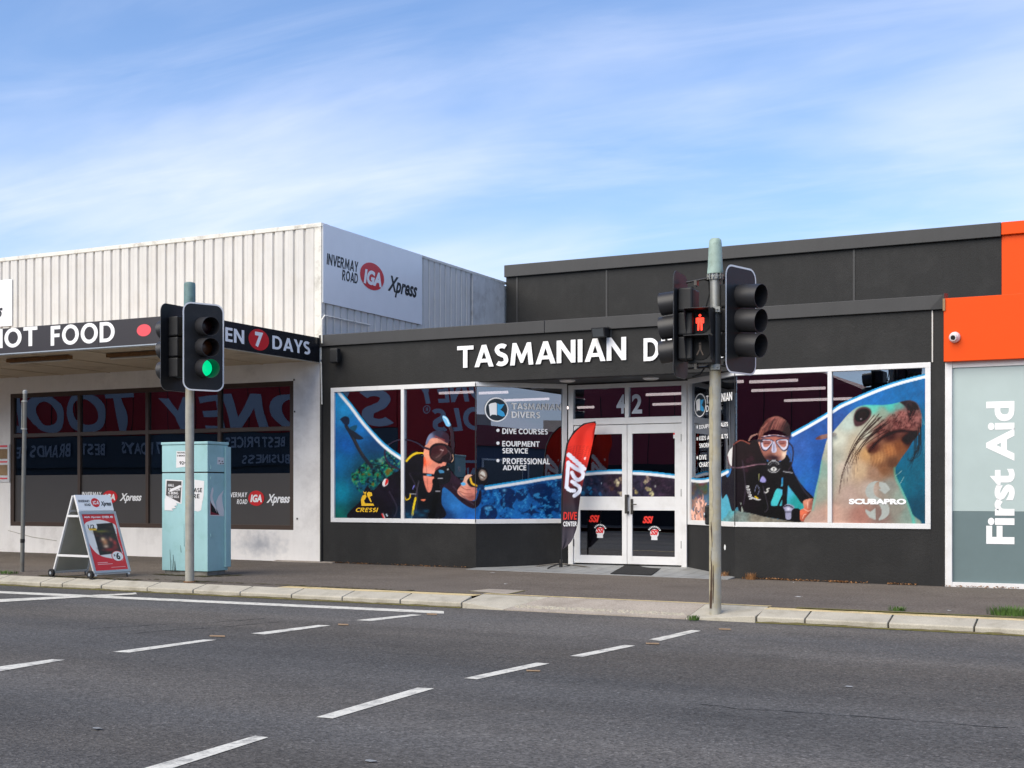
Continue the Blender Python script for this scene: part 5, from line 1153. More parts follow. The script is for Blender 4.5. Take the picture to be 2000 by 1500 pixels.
class Canvas:
    def __init__(s, x0, y0, x1, y1, S=1.5):
        s.x0, s.y0, s.S = x0, y0, S; s.w, s.h = int((x1-x0)*S), int((y1-y0)*S)
        s.X, s.Y = np.meshgrid(x0+(np.arange(s.w)+.5)/S, y0+(np.arange(s.h)+.5)/S); s.C = np.zeros((s.h, s.w, 3)); s.A = np.zeros((s.h, s.w)); s.T = (0, 0, 1)
    def tf(s, pts): ox, oy, k = s.T; return np.array([(ox+k*x, oy+k*y) for x, y in pts], float)
    def win(s, P, pad):
        a = max(0, int((P[:, 0].min()-pad-s.x0)*s.S)); b = min(s.w, int((P[:, 0].max()+pad-s.x0)*s.S)+2); c = max(0, int((P[:, 1].min()-pad-s.y0)*s.S)); d = min(s.h, int((P[:, 1].max()+pad-s.y0)*s.S)+2)
        return slice(c, max(c, d)), slice(a, max(a, b))
    def put(s, W, cov, col, mask=None, solid=True):
        if callable(col): col = col(s.X[W], s.Y[W])
        else: col = np.array(col, float)
        if mask is not None: cov = cov*mask[W]
        cv = cov[..., None]; s.C[W] = s.C[W]*(1-cv)+col*cv
        if solid: s.A[W] = np.maximum(s.A[W], cov)
    def cov_poly(s, P, soft):
        W = s.win(P, soft+1); X, Y = s.X[W], s.Y[W]; ins = np.zeros(X.shape, bool); d2 = np.full(X.shape, 1e9)
        for (ax, ay), (bx, by) in zip(P, np.roll(P, -1, 0)):
            if ay != by:
                c = ((ay > Y) != (by > Y)) & (X < (bx-ax)*(Y-ay)/(by-ay)+ax); ins ^= c
            dx, dy = bx-ax, by-ay; L2 = dx*dx+dy*dy+1e-9; t = np.clip(((X-ax)*dx+(Y-ay)*dy)/L2, 0, 1); d2 = np.minimum(d2, (X-ax-t*dx)**2+(Y-ay-t*dy)**2)
        sd = np.sqrt(d2); sd = np.where(ins, sd, -sd); return W, np.clip(.5+sd/max(soft, .3), 0, 1)
    def poly(s, pts, col, soft=.7, smooth=True, mask=None, solid=True, a=1.0):
        P = s.tf(pts); P = sm(P) if smooth else P
        W, cov = s.cov_poly(P, soft); s.put(W, cov*a, col, mask, solid); return W, cov
    def stroke(s, pts, wd, col, soft=.7, mask=None, solid=True, a=1.0, taper=False):
        P = s.tf(pts); P = sm(P, False) if len(P) > 2 else P; wd = wd*s.T[2]; W = s.win(P, wd+soft+1); X, Y = s.X[W], s.Y[W]; best = np.full(X.shape, -1e9); n = len(P)-1
        for i in range(n):
            (ax, ay), (bx, by) = P[i], P[i+1]; dx, dy = bx-ax, by-ay; t = np.clip(((X-ax)*dx+(Y-ay)*dy)/(dx*dx+dy*dy+1e-9), 0, 1); d = np.sqrt((X-ax-t*dx)**2+(Y-ay-t*dy)**2)
            w_ = wd/2*((1-(i+t)/n) if taper else 1); best = np.maximum(best, w_-d)
        s.put(W, np.clip(.5+best/soft, 0, 1)*a, col, mask, solid)
    def blob(s, x, y, rx, ry, col, a=1.0, ang=0, mask=None, hard=1.0, solid=False):
        ox, oy, k = s.T; x, y, rx, ry = ox+k*x, oy+k*y, rx*k, ry*k; R = max(rx, ry)*2.5; P = np.array([(x-R, y-R), (x+R, y+R)]); W = s.win(P, 0); ca, sa = math.cos(ang), math.sin(ang)
        dx, dy = s.X[W]-x, s.Y[W]-y; q = ((dx*ca+dy*sa)/rx)**2+((-dx*sa+dy*ca)/ry)**2; s.put(W, a*np.exp(-q**hard), col, mask, solid)
    def sample(s, x, y):
        fx = np.clip((x-s.x0)*s.S-.5, 0, s.w-1.01); fy = np.clip((y-s.y0)*s.S-.5, 0, s.h-1.01); i, j = fx.astype(int), fy.astype(int); u, v = (fx-i)[..., None], (fy-j)[..., None]
        f = lambda A: (A[j, i]*(1-u)+A[j, i+1]*u)*(1-v)+(A[j+1, i]*(1-u)+A[j+1, i+1]*u)*v
        return f(s.C), f(s.A[..., None])[..., 0]
def grad(anch, p=3.0, ns=0.0, nscale=12, seed=1):
    """soft field of colours from scattered samples"""
    def f(X, Y):
        num = np.zeros(X.shape+(3,)); den = np.zeros(X.shape)
        for x, y, c in anch: w_ = 1/(((X-x)**2+(Y-y)**2)**(p/2)+8); num += w_[..., None]*np.array(c, float); den += w_
        c = num/den[..., None]
        if ns: c = c*(1+ns*(vnoise(X, Y, nscale, seed)-.5)*2)[..., None]
        return c
    return f
def T_(a, T): return [(T[0]+T[2]*x, T[1]+T[2]*y, c) for x, y, c in a]

cv = Canvas(640, 700, 1830, 1045, 1.5)
X, Y = cv.X, cv.Y
WAVE = [(650, 742), (657, 752), (663, 764), (686, 792), (710, 824), (740, 858), (760, 876), (780, 890), (793, 898), (830, 925), (870, 945), (905, 953), (944, 951), (985, 945), (1030, 938), (1065, 932), (1095, 928), (1110, 926), (1143, 923), (1180, 920), (1218, 919.5), (1236, 921), (1270, 923), (1326, 929.5),
        (1345, 934), (1366, 937), (1386, 934), (1414, 922), (1426, 915), (1470, 890), (1542, 850), (1580, 829), (1616, 808), (1640, 792), (1659, 783), (1716, 759), (1761, 744), (1812, 731)]
wv_ = sm(WAVE, False, 8); wy_ = np.interp(X, wv_[:, 0], wv_[:, 1])
below = np.clip((Y-wy_)*.9+.5, 0, 1); full = (slice(0, cv.h), slice(0, cv.w))
sea = [(665, 800, (38, 140, 196)), (700, 850, (28, 112, 182)), (735, 880, (24, 82, 148)), (770, 905, (20, 70, 120)), (660, 900, (14, 112, 170)), (665, 960, (10, 128, 156)), (660, 1010, (8, 104, 96)), (700, 930, (24, 84, 122)), (700, 1000, (16, 58, 62)), (680, 870, (20, 96, 176)),
       (730, 1010, (20, 24, 34)), (770, 1000, (24, 20, 30)), (755, 950, (20, 84, 86)), (900, 960, (44, 110, 176)), (920, 1010, (34, 92, 164)), (870, 1010, (26, 60, 110)), (890, 985, (48, 116, 184)), (960, 970, (22, 92, 158)), (1000, 1000, (30, 106, 176)), (1060, 1005, (24, 96, 170)), (1080, 950, (26, 80, 140)), (940, 1010, (30, 106, 180)),
       (1150, 945, (34, 44, 68)), (1200, 940, (52, 36, 50)), (1290, 940, (48, 34, 52)), (1310, 960, (40, 30, 46)), (1130, 960, (28, 60, 94)),
       (1355, 950, (60, 60, 78)), (1400, 960, (44, 90, 140)), (1425, 935, (54, 120, 190)), (1370, 990, (90, 110, 130)), (1420, 1000, (70, 160, 190)), (1430, 1020, (110, 140, 140)),
       (1560, 870, (54, 96, 170)), (1600, 850, (38, 84, 156)), (1550, 920, (44, 98, 178)), (1580, 960, (36, 92, 170)), (1610, 900, (30, 80, 156)), (1570, 985, (30, 90, 150)), (1540, 960, (50, 160, 180)), (1640, 830, (46, 86, 158)), (1700, 790, (28, 110, 180)), (1790, 760, (14, 100, 160)), (1800, 830, (10, 96, 130)), (1800, 920, (8, 92, 116)), (1790, 1000, (8, 70, 92)), (1750, 950, (10, 100, 120))]
cv.put(full, below, grad(sea, 2.6, .10, 14))
# ---- wreck with mast
T5 = (620, 740, .2); cv.T = T5
rs_ = np.random.RandomState(3)
cv.blob(560, 830, 240, 190, (10, 64, 70), .75, -.4); cv.blob(580, 640, 130, 110, (22, 62, 110), .5)
wm = vnoise(X, Y, 9, 5); wm2 = vnoise(X, Y, 4.5, 9)
W, c_ = cv.cov_poly(sm(cv.tf([(330, 930), (420, 850), (500, 800), (620, 770), (700, 700), (800, 730), (800, 900), (700, 960), (600, 1080), (440, 1110), (360, 1040)])), 3)
cv.put(W, c_*np.clip((wm[W]-.46)*7, 0, 1), (18, 128, 96)); cv.put(W, c_*np.clip((wm2[W]-.60)*8, 0, 1), (84, 150, 110)); cv.put(W, c_*np.clip((.44-wm2[W])*8, 0, 1), (10, 38, 40)); cv.put(W, c_*np.clip((wm[W]-.64)*9, 0, 1), (100, 92, 40))
cv.stroke([(280, 460), (350, 580), (400, 680), (450, 760), (530, 860)], 34, (34, 40, 52)); cv.stroke([(290, 470), (355, 585), (450, 750)], 10, (66, 62, 56), a=.8)
cv.poly([(225, 390), (270, 365), (310, 385), (308, 440), (270, 452), (232, 410)], (24, 40, 66)); cv.poly([(290, 480), (340, 500), (400, 540), (450, 584), (380, 590), (320, 545)], (30, 40, 54)); cv.poly([(320, 470), (385, 452), (372, 505), (330, 498)], (26, 84, 110))
for a_, b_ in (((590, 860), (680, 990)), ((640, 780), (740, 900)), ((520, 830), (800, 880)), ((700, 740), (780, 840)), ((560, 860), (700, 820))): cv.stroke([a_, b_], 9, (12, 40, 42))
cv.blob(620, 800, 30, 22, (120, 150, 140), .8)
# dark hose loop
cv.stroke([(1060, 690), (980, 630), (880, 596), (780, 600), (700, 640), (660, 700), (665, 770), (710, 840), (790, 880), (900, 912), (1010, 925)], 18, (50, 42, 62))
# ---- first diver
suit = grad(T_([(700, 1100, (26, 20, 34)), (900, 1000, (18, 16, 22)), (1400, 1100, (40, 22, 34)), (1100, 1200, (16, 18, 24)), (600, 1250, (22, 18, 28)), (1350, 960, (46, 28, 44)), (900, 1330, (20, 40, 60))], T5), 3, .2, 8)
cv.poly([(330, 1372), (420, 1190), (480, 1050), (540, 1090), (620, 1010), (700, 950), (800, 890), (850, 820), (930, 780), (1000, 745), (1050, 800), (1060, 950), (1090, 1080), (1180, 930), (1290, 890), (1340, 940), (1400, 985), (1440, 1030), (1380, 1100), (1470, 1180), (1550, 1180), (1590, 1060), (1600, 1180), (1560, 1250), (1500, 1262), (1400, 1200), (1290, 1095), (1225, 1065), (1210, 1200), (1190, 1372)], suit)
cv.poly([(930, 790), (880, 780), (890, 745), (940, 700), (990, 720), (1000, 750)], (20, 18, 24))
cv.stroke([(870, 800), (920, 750), (980, 722), (1040, 728)], 22, (226, 190, 40))
skin = grad(T_([(1050, 760, (238, 160, 130)), (1130, 600, (214, 150, 130)), (1080, 900, (232, 150, 130)), (1200, 850, (220, 140, 120)), (1070, 1030, (220, 130, 110)), (1250, 610, (176, 120, 106)), (1040, 820, (236, 120, 90))], T5), 3, .05)
cv.poly([(1052, 650), (1090, 590), (1160, 560), (1260, 600), (1280, 700), (1260, 830), (1215, 870), (1190, 900), (1160, 900), (1140, 960), (1110, 1090), (1075, 1100), (1040, 1000), (1030, 900), (1040, 800), (1035, 720)], skin)
cv.poly([(1052, 640), (1066, 590), (1090, 545), (1140, 508), (1190, 500), (1240, 512), (1285, 550), (1292, 620), (1260, 625), (1200, 590), (1140, 575), (1100, 590), (1070, 640)], grad(T_([(1090, 580, (120, 130, 160)), (1180, 530, (46, 46, 66)), (1260, 570, (52, 30, 46))], T5)))
cv.stroke([(1150, 560), (1190, 578), (1240, 600)], 12, (170, 70, 60), a=.6)
cv.poly([(1035, 780), (1050, 760), (1060, 810), (1045, 850)], (240, 90, 50), a=.7)
# snorkel
cv.stroke([(1240, 390), (1290, 450), (1320, 550), (1325, 680), (1310, 800)], 34, (48, 34, 46)); cv.stroke([(1262, 430), (1298, 530), (1302, 660)], 8, (96, 76, 84), a=.7)
cv.poly([(1216, 372), (1232, 356), (1268, 376), (1292, 420), (1300, 456), (1262, 466), (1240, 430)], (120, 184, 224)); cv.stroke([(1230, 370), (1262, 392), (1284, 440)], 10, (206, 228, 240))
# mask
cv.stroke([(1040, 670), (1100, 690)], 22, (40, 36, 52))
cv.poly([(1090, 720), (1100, 670), (1140, 634), (1200, 626), (1260, 640), (1310, 680), (1334, 740), (1326, 800), (1290, 826), (1230, 812), (1200, 830), (1150, 812), (1104, 776)], (34, 20, 28))
cv.poly([(1110, 715), (1130, 668), (1190, 650), (1250, 662), (1270, 720), (1220, 760), (1190, 800), (1140, 790), (1112, 760)], grad(T_([(1150, 700, (62, 28, 34)), (1230, 690, (78, 40, 44)), (1180, 780, (70, 50, 50))], T5)))
cv.stroke([(1230, 690), (1200, 740), (1160, 770)], 14, (110, 80, 80), a=.8); cv.stroke([(1200, 690), (1228, 700)], 8, (190, 160, 160)); cv.stroke([(1276, 700), (1300, 740), (1296, 790)], 8, (110, 90, 96), a=.7)
cv.stroke([(1320, 740), (1330, 780), (1310, 810)], 7, (214, 180, 150))
# lips, regulator
cv.poly([(1150, 880), (1190, 850), (1215, 870), (1200, 900), (1160, 905)], (150, 70, 70))
cv.poly([(1160, 890), (1230, 850), (1290, 870), (1300, 930), (1290, 1000), (1220, 1030), (1150, 1000), (1140, 930)], (22, 22, 28)); cv.poly([(1185, 890), (1225, 892), (1238, 915), (1196, 920)], (70, 130, 170)); cv.blob(1274, 884, 8, 8, (220, 220, 220)); cv.stroke([(1178, 972), (1222, 972)], 9, (170, 170, 176))
cv.stroke([(900, 920), (1020, 930), (1150, 945)], 26, (24, 20, 30)); cv.stroke([(1072, 938), (1106, 940)], 18, (60, 150, 190))
# straps, hoses
cv.stroke([(1150, 1000), (1170, 1100), (1140, 1220), (1110, 1372)], 60, (12, 12, 16)); cv.stroke([(1155, 1098), (1195, 1098)], 9, (160, 160, 170)); cv.stroke([(990, 1000), (960, 1140), (930, 1260)], 16, (60, 56, 66)); cv.stroke([(900, 1122), (960, 1126)], 9, (150, 150, 160))
cv.stroke([(958, 1165), (940, 1250), (928, 1325)], 20, (232, 200, 40)); cv.stroke([(850, 1150), (868, 1180), (900, 1165), (908, 1130)], 13, (222, 186, 40)); cv.stroke([(928, 1320), (918, 1360)], 10, (120, 120, 120))
cv.stroke([(940, 1060), (944, 1040), (930, 1075)], 8, (120, 120, 200)); cv.poly([(1005, 1180), (1055, 1175), (1040, 1195)], (220, 120, 90)); cv.stroke([(1060, 830), (1070, 960), (1080, 1080)], 6, (120, 70, 60), a=.4)
for x, y in ((960, 1300), (1020, 1330), (1060, 1290), (900, 1350), (870, 1320)): cv.blob(x, y, 34, 16, (30, 90, 120), .7)
# arm badge
cv.poly([(640, 1000), (660, 975), (690, 985), (685, 1030), (650, 1052), (634, 1030)], (226, 224, 226)); cv.poly([(668, 985), (690, 985), (684, 1020), (660, 1040)], (210, 40, 40)); cv.stroke([(630, 1320), (652, 1366)], 12, (220, 60, 60)); cv.stroke([(640, 1316), (660, 1360)], 6, (230, 230, 230)); cv.stroke([(672, 1322), (682, 1338)], 12, (180, 200, 210))
# hand with torch
cv.poly([(1420, 1000), (1440, 950), (1490, 930), (1540, 960), (1560, 1030), (1550, 1100), (1545, 1170), (1500, 1190), (1440, 1170), (1380, 1130), (1366, 1090), (1400, 1040)], grad(T_([(1450, 960, (214, 170, 150)), (1400, 1090, (220, 150, 130)), (1500, 1100, (200, 130, 116)), (1520, 1160, (150, 90, 84))], T5), 3, .08))
for p in ([(1400, 1050), (1450, 1080), (1540, 1082)], [(1384, 1096), (1450, 1120), (1540, 1120)], [(1410, 1140), (1470, 1156), (1530, 1150)]): cv.stroke(p, 6, (130, 70, 64), a=.8)
cv.poly([(1460, 1000), (1500, 950), (1560, 930), (1600, 980), (1590, 1060), (1540, 1060), (1490, 1050)], (28, 24, 28)); cv.stroke([(1494, 970), (1510, 1020), (1556, 1044)], 18, (226, 180, 50)); cv.poly([(1400, 1020), (1430, 1010), (1450, 1030), (1420, 1044)], (90, 170, 220)); cv.poly([(1490, 1090), (1530, 1070), (1560, 1100), (1530, 1130)], (190, 120, 106))
cv.T = (620, 720, .27)
cv.poly([(1130, 790), (1150, 740), (1180, 712), (1215, 720), (1236, 755), (1236, 800), (1210, 838), (1170, 848)], (30, 26, 28)); cv.poly([(1165, 760), (1185, 730), (1215, 742), (1226, 775), (1210, 806), (1180, 804)], (150, 130, 116)); cv.poly([(1176, 762), (1190, 742), (1208, 752), (1214, 776), (1200, 792), (1182, 788)], (226, 220, 206)); cv.stroke([(1180, 770), (1206, 786)], 10, (110, 80, 60)); cv.poly([(1160, 845), (1200, 840), (1210, 870), (1170, 880)], (24, 60, 100))
# ---- fish and rays, pane 3
for pts in ([(1310, 880), (1350, 862), (1400, 868), (1430, 900), (1440, 940), (1410, 990), (1425, 1020), (1400, 1010), (1370, 1000), (1340, 1010), (1320, 960), (1335, 930)], [(1440, 890), (1490, 870), (1520, 900), (1500, 940), (1460, 960), (1440, 930)],
            [(1530, 870), (1580, 840), (1640, 830), (1690, 850), (1700, 900), (1660, 960), (1620, 990), (1590, 960), (1550, 930)], [(1640, 960), (1700, 940), (1750, 980), (1740, 1040), (1700, 1030), (1660, 1080), (1640, 1020)],
            [(1490, 1040), (1530, 1020), (1550, 975), (1565, 1020), (1610, 1045), (1565, 1048), (1550, 1066), (1530, 1046)], [(1180, 1040), (1190, 1000), (1240, 985), (1290, 1010), (1300, 1060), (1270, 1096), (1180, 1096)], [(1590, 1010), (1640, 1000), (1660, 1025), (1620, 1030)],
            [(1720, 830), (1765, 810), (1765, 870), (1735, 850)], [(1650, 1050), (1690, 1040), (1700, 1094), (1660, 1094)]):
    cv.poly(pts, (14, 46, 92), 1.2)
W = cv.win(np.array([(936, 930), (1096, 1020)]), 0); nn_ = vnoise(X, Y, 6, 21)
cv.put(W, np.clip((nn_[W]-.6)*9, 0, 1)*.8*below[W], (60, 150, 206), solid=False); cv.put(W, np.clip((.4-nn_[W])*9, 0, 1)*.7*below[W], (12, 40, 84), solid=False)
for x, y in ((1222, 1010), (1352, 880), (1246, 1006)): cv.blob(x, y, 14, 12, (110, 180, 220), .9)
# ---- reef across the doors
cv.T = (1080, 800, .22)
W = cv.win(np.array([(1120, 915), (1340, 975)]), 0); nn_ = vnoise(X, Y, 7, 31)
cv.put(W, np.clip((nn_[W]-.58)*6, 0, 1)*.6*below[W], (84, 60, 84), solid=False); cv.put(W, np.clip((.42-nn_[W])*6, 0, 1)*.6*below[W], (22, 18, 30), solid=False)
for x, y, r_, c_ in ((270, 740, 30, (30, 110, 160)), (320, 700, 26, (40, 130, 180)), (340, 740, 24, (30, 110, 160)), (420, 750, 30, (50, 90, 130)), (430, 655, 8, (160, 180, 200)),
                     (600, 610, 30, (150, 130, 110)), (575, 650, 36, (196, 184, 150)), (620, 640, 26, (120, 100, 90)), (600, 740, 30, (170, 160, 140)), (520, 700, 30, (90, 60, 60)), (740, 735, 26, (186, 170, 120)), (700, 700, 22, (120, 96, 80)), (820, 640, 22, (190, 176, 140)), (845, 610, 30, (150, 130, 120)), (860, 710, 34, (214, 206, 150)), (880, 745, 28, (190, 184, 140)), (830, 700, 20, (150, 130, 110)), (905, 680, 16, (150, 150, 150))):
    for k in range(7):
        a = rs_.rand()*6.28; rr_ = r_*rs_.rand()*.8; f_ = .6+.6*rs_.rand(); cv.blob(x+rr_*math.cos(a), y+rr_*math.sin(a), r_*.35, r_*.4, [min(255, v*f_) for v in c_], .85, hard=2)
# ---- right angled pane: corals, tank
cv.T = (1340, 740, .2)
for i in range(46):
    x, y = rs_.uniform(50, 200), rs_.uniform(1150, 1390); f_ = rs_.uniform(.55, 1.15); cv.stroke([(x, y+30), (x+rs_.uniform(-12, 12), y), (x+rs_.uniform(-20, 20), y-26)], rs_.uniform(12, 24), (min(255, 236*f_), 176*f_, 156*f_), mask=below)
for i in range(30): cv.blob(rs_.uniform(55, 200), rs_.uniform(1010, 1150), 18, 22, [v*rs_.uniform(.5, 1.2) for v in (110, 84, 76)], .8, mask=below)
for i in range(30): cv.blob(rs_.uniform(190, 330), rs_.uniform(1040, 1380), 16, 20, [v*rs_.uniform(.5, 1.2) for v in (70, 110, 130)], .6, mask=below)
for i in range(26): cv.blob(rs_.uniform(340, 480), rs_.uniform(1320, 1400), 20, 12, [v*rs_.uniform(.6, 1.1) for v in (120, 120, 104)], .7, mask=below)
cv.poly([(350, 1080), (380, 1110), (420, 1180), (450, 1260), (490, 1300), (490, 1400), (350, 1400)], (84, 168, 192)); 
# sandy bed
bed = grad(T_([(500, 1340, (120, 130, 124)), (700, 1380, (130, 124, 110)), (1000, 1400, (110, 106, 96)), (440, 1300, (90, 160, 170)), (1200, 1400, (120, 100, 84))], (1340, 740, .2)), 3, .25, 5)
cv.poly([(440, 1270), (520, 1290), (620, 1310), (760, 1345), (900, 1370), (1050, 1390), (1260, 1400), (1260, 1430), (400, 1430), (400, 1330)], bed)
# ---- second diver
cv.poly([(840, 1240), (850, 1090), (900, 1040), (960, 1030), (1050, 1100), (1150, 1200), (1150, 1290), (1000, 1260)], grad(T_([(880, 1120, (70, 190, 190)), (1100, 1200, (40, 150, 150)), (960, 1080, (80, 170, 210))], (1340, 740, .2))))
cv.poly([(470, 640), (450, 665), (420, 700), (403, 760), (410, 820), (430, 850), (460, 850), (480, 760)], (226, 226, 224)); 
dk = grad(T_([(600, 700, (34, 20, 24)), (700, 1000, (14, 12, 16)), (500, 1100, (24, 14, 24)), (900, 900, (18, 16, 20)), (1100, 1050, (16, 16, 22)), (900, 1300, (10, 10, 14))], (1340, 740, .2)), 3, .25, 7)
cv.poly([(460, 640), (500, 605), (550, 592), (610, 625), (640, 600), (690, 590), (740, 660), (770, 760), (830, 840), (930, 800), (980, 740), (1015, 790), (1050, 900), (1090, 980), (1160, 1070), (1250, 1165), (1245, 1200), (1140, 1220), (1080, 1150), (1010, 1060), (940, 960), (925, 1050), (880, 1080), (850, 1150), (830, 1235), (930, 1240), (1050, 1262), (1115, 1280), (1125, 1390), (1040, 1394), (900, 1368), (760, 1345), (620, 1310), (520, 1292), (500, 1250), (450, 1290), (400, 1130), (350, 1160), (352, 880), (400, 960), (440, 900), (450, 760)], dk)
cv.stroke([(465, 640), (520, 602), (560, 604), (620, 632)], 12, (150, 80, 66)); cv.stroke([(615, 600), (640, 560), (690, 540)], 22, (150, 110, 100)); cv.poly([(540, 1220), (528, 1210), (560, 1290), (540, 1296)], (150, 160, 150))
for x, y in ((600, 800), (640, 780), (590, 890), (560, 860), (650, 840)): cv.blob(x, y, 22, 26, (58, 30, 44), .8)
cv.stroke([(890, 1050), (950, 1070)], 30, (14, 14, 18)); cv.stroke([(975, 960), (965, 1100), (960, 1240)], 50, (16, 14, 20)); cv.stroke([(900, 1240), (940, 1150), (960, 1120)], 20, (20, 20, 26))
face = grad(T_([(720, 620, (224, 156, 134)), (850, 575, (176, 108, 94)), (960, 590, (136, 80, 72)), (900, 740, (190, 134, 116)), (965, 740, (226, 200, 176)), (780, 720, (150, 96, 84)), (800, 780, (92, 58, 54)), (860, 790, (70, 44, 46))], (1340, 740, .2)), 3, .08, 6)
cv.poly([(700, 590), (730, 560), (860, 540), (985, 560), (1005, 620), (985, 700), (965, 770), (920, 800), (850, 800), (790, 790), (750, 740), (720, 660)], face)
cv.poly([(698, 560), (715, 500), (745, 450), (780, 400), (830, 370), (880, 360), (930, 370), (980, 410), (1015, 460), (1022, 530), (1015, 590), (988, 560), (940, 522), (870, 500), (800, 512), (750, 550), (722, 610)], grad(T_([(780, 450, (92, 46, 42)), (880, 385, (140, 82, 74)), (980, 470, (40, 20, 24)), (860, 510, (96, 50, 48)), (730, 520, (104, 58, 48)), (990, 540, (40, 22, 26)), (900, 400, (156, 98, 88)), (830, 545, (130, 76, 68))], (1340, 740, .2)), 3, .25, 4), 5)
for k in range(9): cv.stroke([(730+k*26, 520-k*4), (770+k*26, 450-k*5), (830+k*22, 400-k*2)], 6, (164, 100, 90), a=.35)
rs2_ = np.random.RandomState(12)
for k in range(46):
    u_ = rs2_.rand(); x_ = 735+250*u_; yt_ = 372+abs(u_-.55)**1.6*190+rs2_.rand()*24; c_ = [(44, 22, 26), (168, 110, 98), (84, 46, 44), (120, 70, 62)][k % 4]; cv.stroke([(x_-30+rs2_.randn()*5, 560-60*u_+rs2_.randn()*14), (x_-16, 480), (x_+14, yt_+20), (x_+34, yt_)], 5, c_, 1.0, a=.5)
for cx_, sg_ in ((790, -1), (940, 1)):
    L_ = [(cx_-sg_*62, 600), (cx_+sg_*50, 585), (cx_+sg_*66, 630), (cx_+sg_*50, 690), (cx_+sg_*10, 706), (cx_-sg_*30, 670)]
    cv.poly(L_, (54, 44, 66)); 
    L2 = [(cx_-sg_*52, 606), (cx_+sg_*42, 594), (cx_+sg_*56, 632), (cx_+sg_*40, 680), (cx_+sg_*8, 694), (cx_-sg_*22, 664)]
    cv.poly(L2, (206, 204, 222)); L3 = [(cx_-sg_*44, 610), (cx_+sg_*32, 602), (cx_+sg_*40, 640), (cx_+sg_*22, 668), (cx_-sg_*16, 656)]
    cv.poly(L3, grad(T_([(cx_, 620, (140, 86, 84)), (cx_, 660, (180, 120, 104))], (1340, 740, .2)))); cv.stroke([(cx_-24, 632), (cx_+20, 632)], 7, (70, 36, 40), a=.8)
cv.stroke([(740, 572), (860, 556), (985, 570)], 16, (60, 50, 70)); cv.stroke([(760, 562), (860, 546), (970, 560)], 5, (210, 204, 220)); cv.poly([(846, 620), (868, 620), (884, 700), (860, 722), (834, 704)], (186, 184, 206)); cv.stroke([(858, 640), (858, 706)], 6, (90, 80, 110))
cv.stroke([(705, 600), (740, 610)], 26, (60, 46, 56))
cv.blob(856, 768, 56, 20, (40, 22, 34), .9); cv.stroke([(1000, 620), (1040, 670), (1044, 760), (1030, 830), (1000, 900)], 13, (44, 34, 46)); cv.stroke([(990, 690), (1020, 740), (1016, 810)], 10, (60, 80, 120))
cv.stroke([(405, 760), (420, 830), (460, 866), (560, 862), (690, 836), (790, 832)], 12, (104, 78, 90)); cv.stroke([(540, 863), (690, 838)], 5, (170, 130, 140))
cv.poly([(780, 850), (800, 806), (855, 788), (910, 806), (932, 850), (912, 905), (855, 925), (800, 905)], (26, 26, 30))
for r_, c_, w_ in ((58, (184, 184, 186), 6), (40, (110, 110, 116), 5)): cv.stroke([(855+r_*math.cos(a), 858+r_*.95*math.sin(a)) for a in np.linspace(3.5, 5.9, 14)], w_, c_); cv.stroke([(855+r_*math.cos(a), 868+r_*.8*math.sin(a)) for a in np.linspace(.3, 2.8, 14)], w_, c_)
cv.poly([(826, 882), (856, 858), (886, 882), (856, 906)], (216, 216, 214)); cv.stroke([(866, 870), (850, 874), (862, 888), (846, 894)], 6, (20, 20, 20)); cv.stroke([(838, 798), (874, 798)], 9, (170, 170, 176))
cv.stroke([(950, 905), (1040, 918)], 9, (150, 150, 156)); 
cv.T = (1340, 740, .2)
for i, (x, y) in enumerate(((596, 1050), (604, 1080), (612, 1108), (620, 1136), (630, 1160))): cv.stroke([(x-12, y), (x+14, y-4), (x+12, y+10), (x-10, y+12)], 7, (220, 220, 220))
cv.stroke([(640, 1158), (700, 1180), (722, 1178)], 12, (206, 206, 206)); cv.stroke([(675, 1150), (700, 1168)], 12, (226, 190, 40)); cv.stroke([(670, 1100), (690, 1040), (716, 1080), (700, 1130)], 6, (120, 124, 150)); cv.poly([(722, 1000), (745, 950), (780, 985), (770, 1010)], (150, 146, 200)); cv.stroke([(712, 930), (714, 990)], 6, (150, 150, 100))
cv.stroke([(808, 1070), (790, 1078), (800, 1096), (778, 1112), (764, 1104)], 12, (206, 206, 200))
cv.poly([(950, 1250), (990, 1222), (1040, 1236), (1056, 1262), (1030, 1290), (1024, 1366), (976, 1366), (966, 1290)], (150, 150, 176)); cv.stroke([(962, 1246), (1000, 1236), (1044, 1260)], 12, (30, 30, 40)); cv.stroke([(976, 1300), (1024, 1300)], 9, (60, 60, 80)); cv.blob(1000, 1270, 20, 14, (216, 216, 230), .9)
cv.poly([(1140, 1200), (1180, 1175), (1240, 1172), (1256, 1230), (1240, 1290), (1220, 1350), (1190, 1392), (1120, 1385), (1112, 1320), (1116, 1280), (1150, 1260)], grad(T_([(1180, 1200, (206, 140, 116)), (1150, 1300, (214, 110, 80)), (1210, 1340, (120, 60, 50)), (1230, 1220, (150, 90, 80))], (1340, 740, .2)), 3, .1, 5))
for p in ([(1150, 1270), (1190, 1290), (1220, 1280)], [(1140, 1360), (1150, 1330), (1170, 1320)], [(1184, 1200), (1190, 1260)]): cv.stroke(p, 8, (240, 200, 180), a=.7)
cv.stroke([(1235, 1180), (1250, 1240), (1228, 1300)], 8, (70, 34, 30))
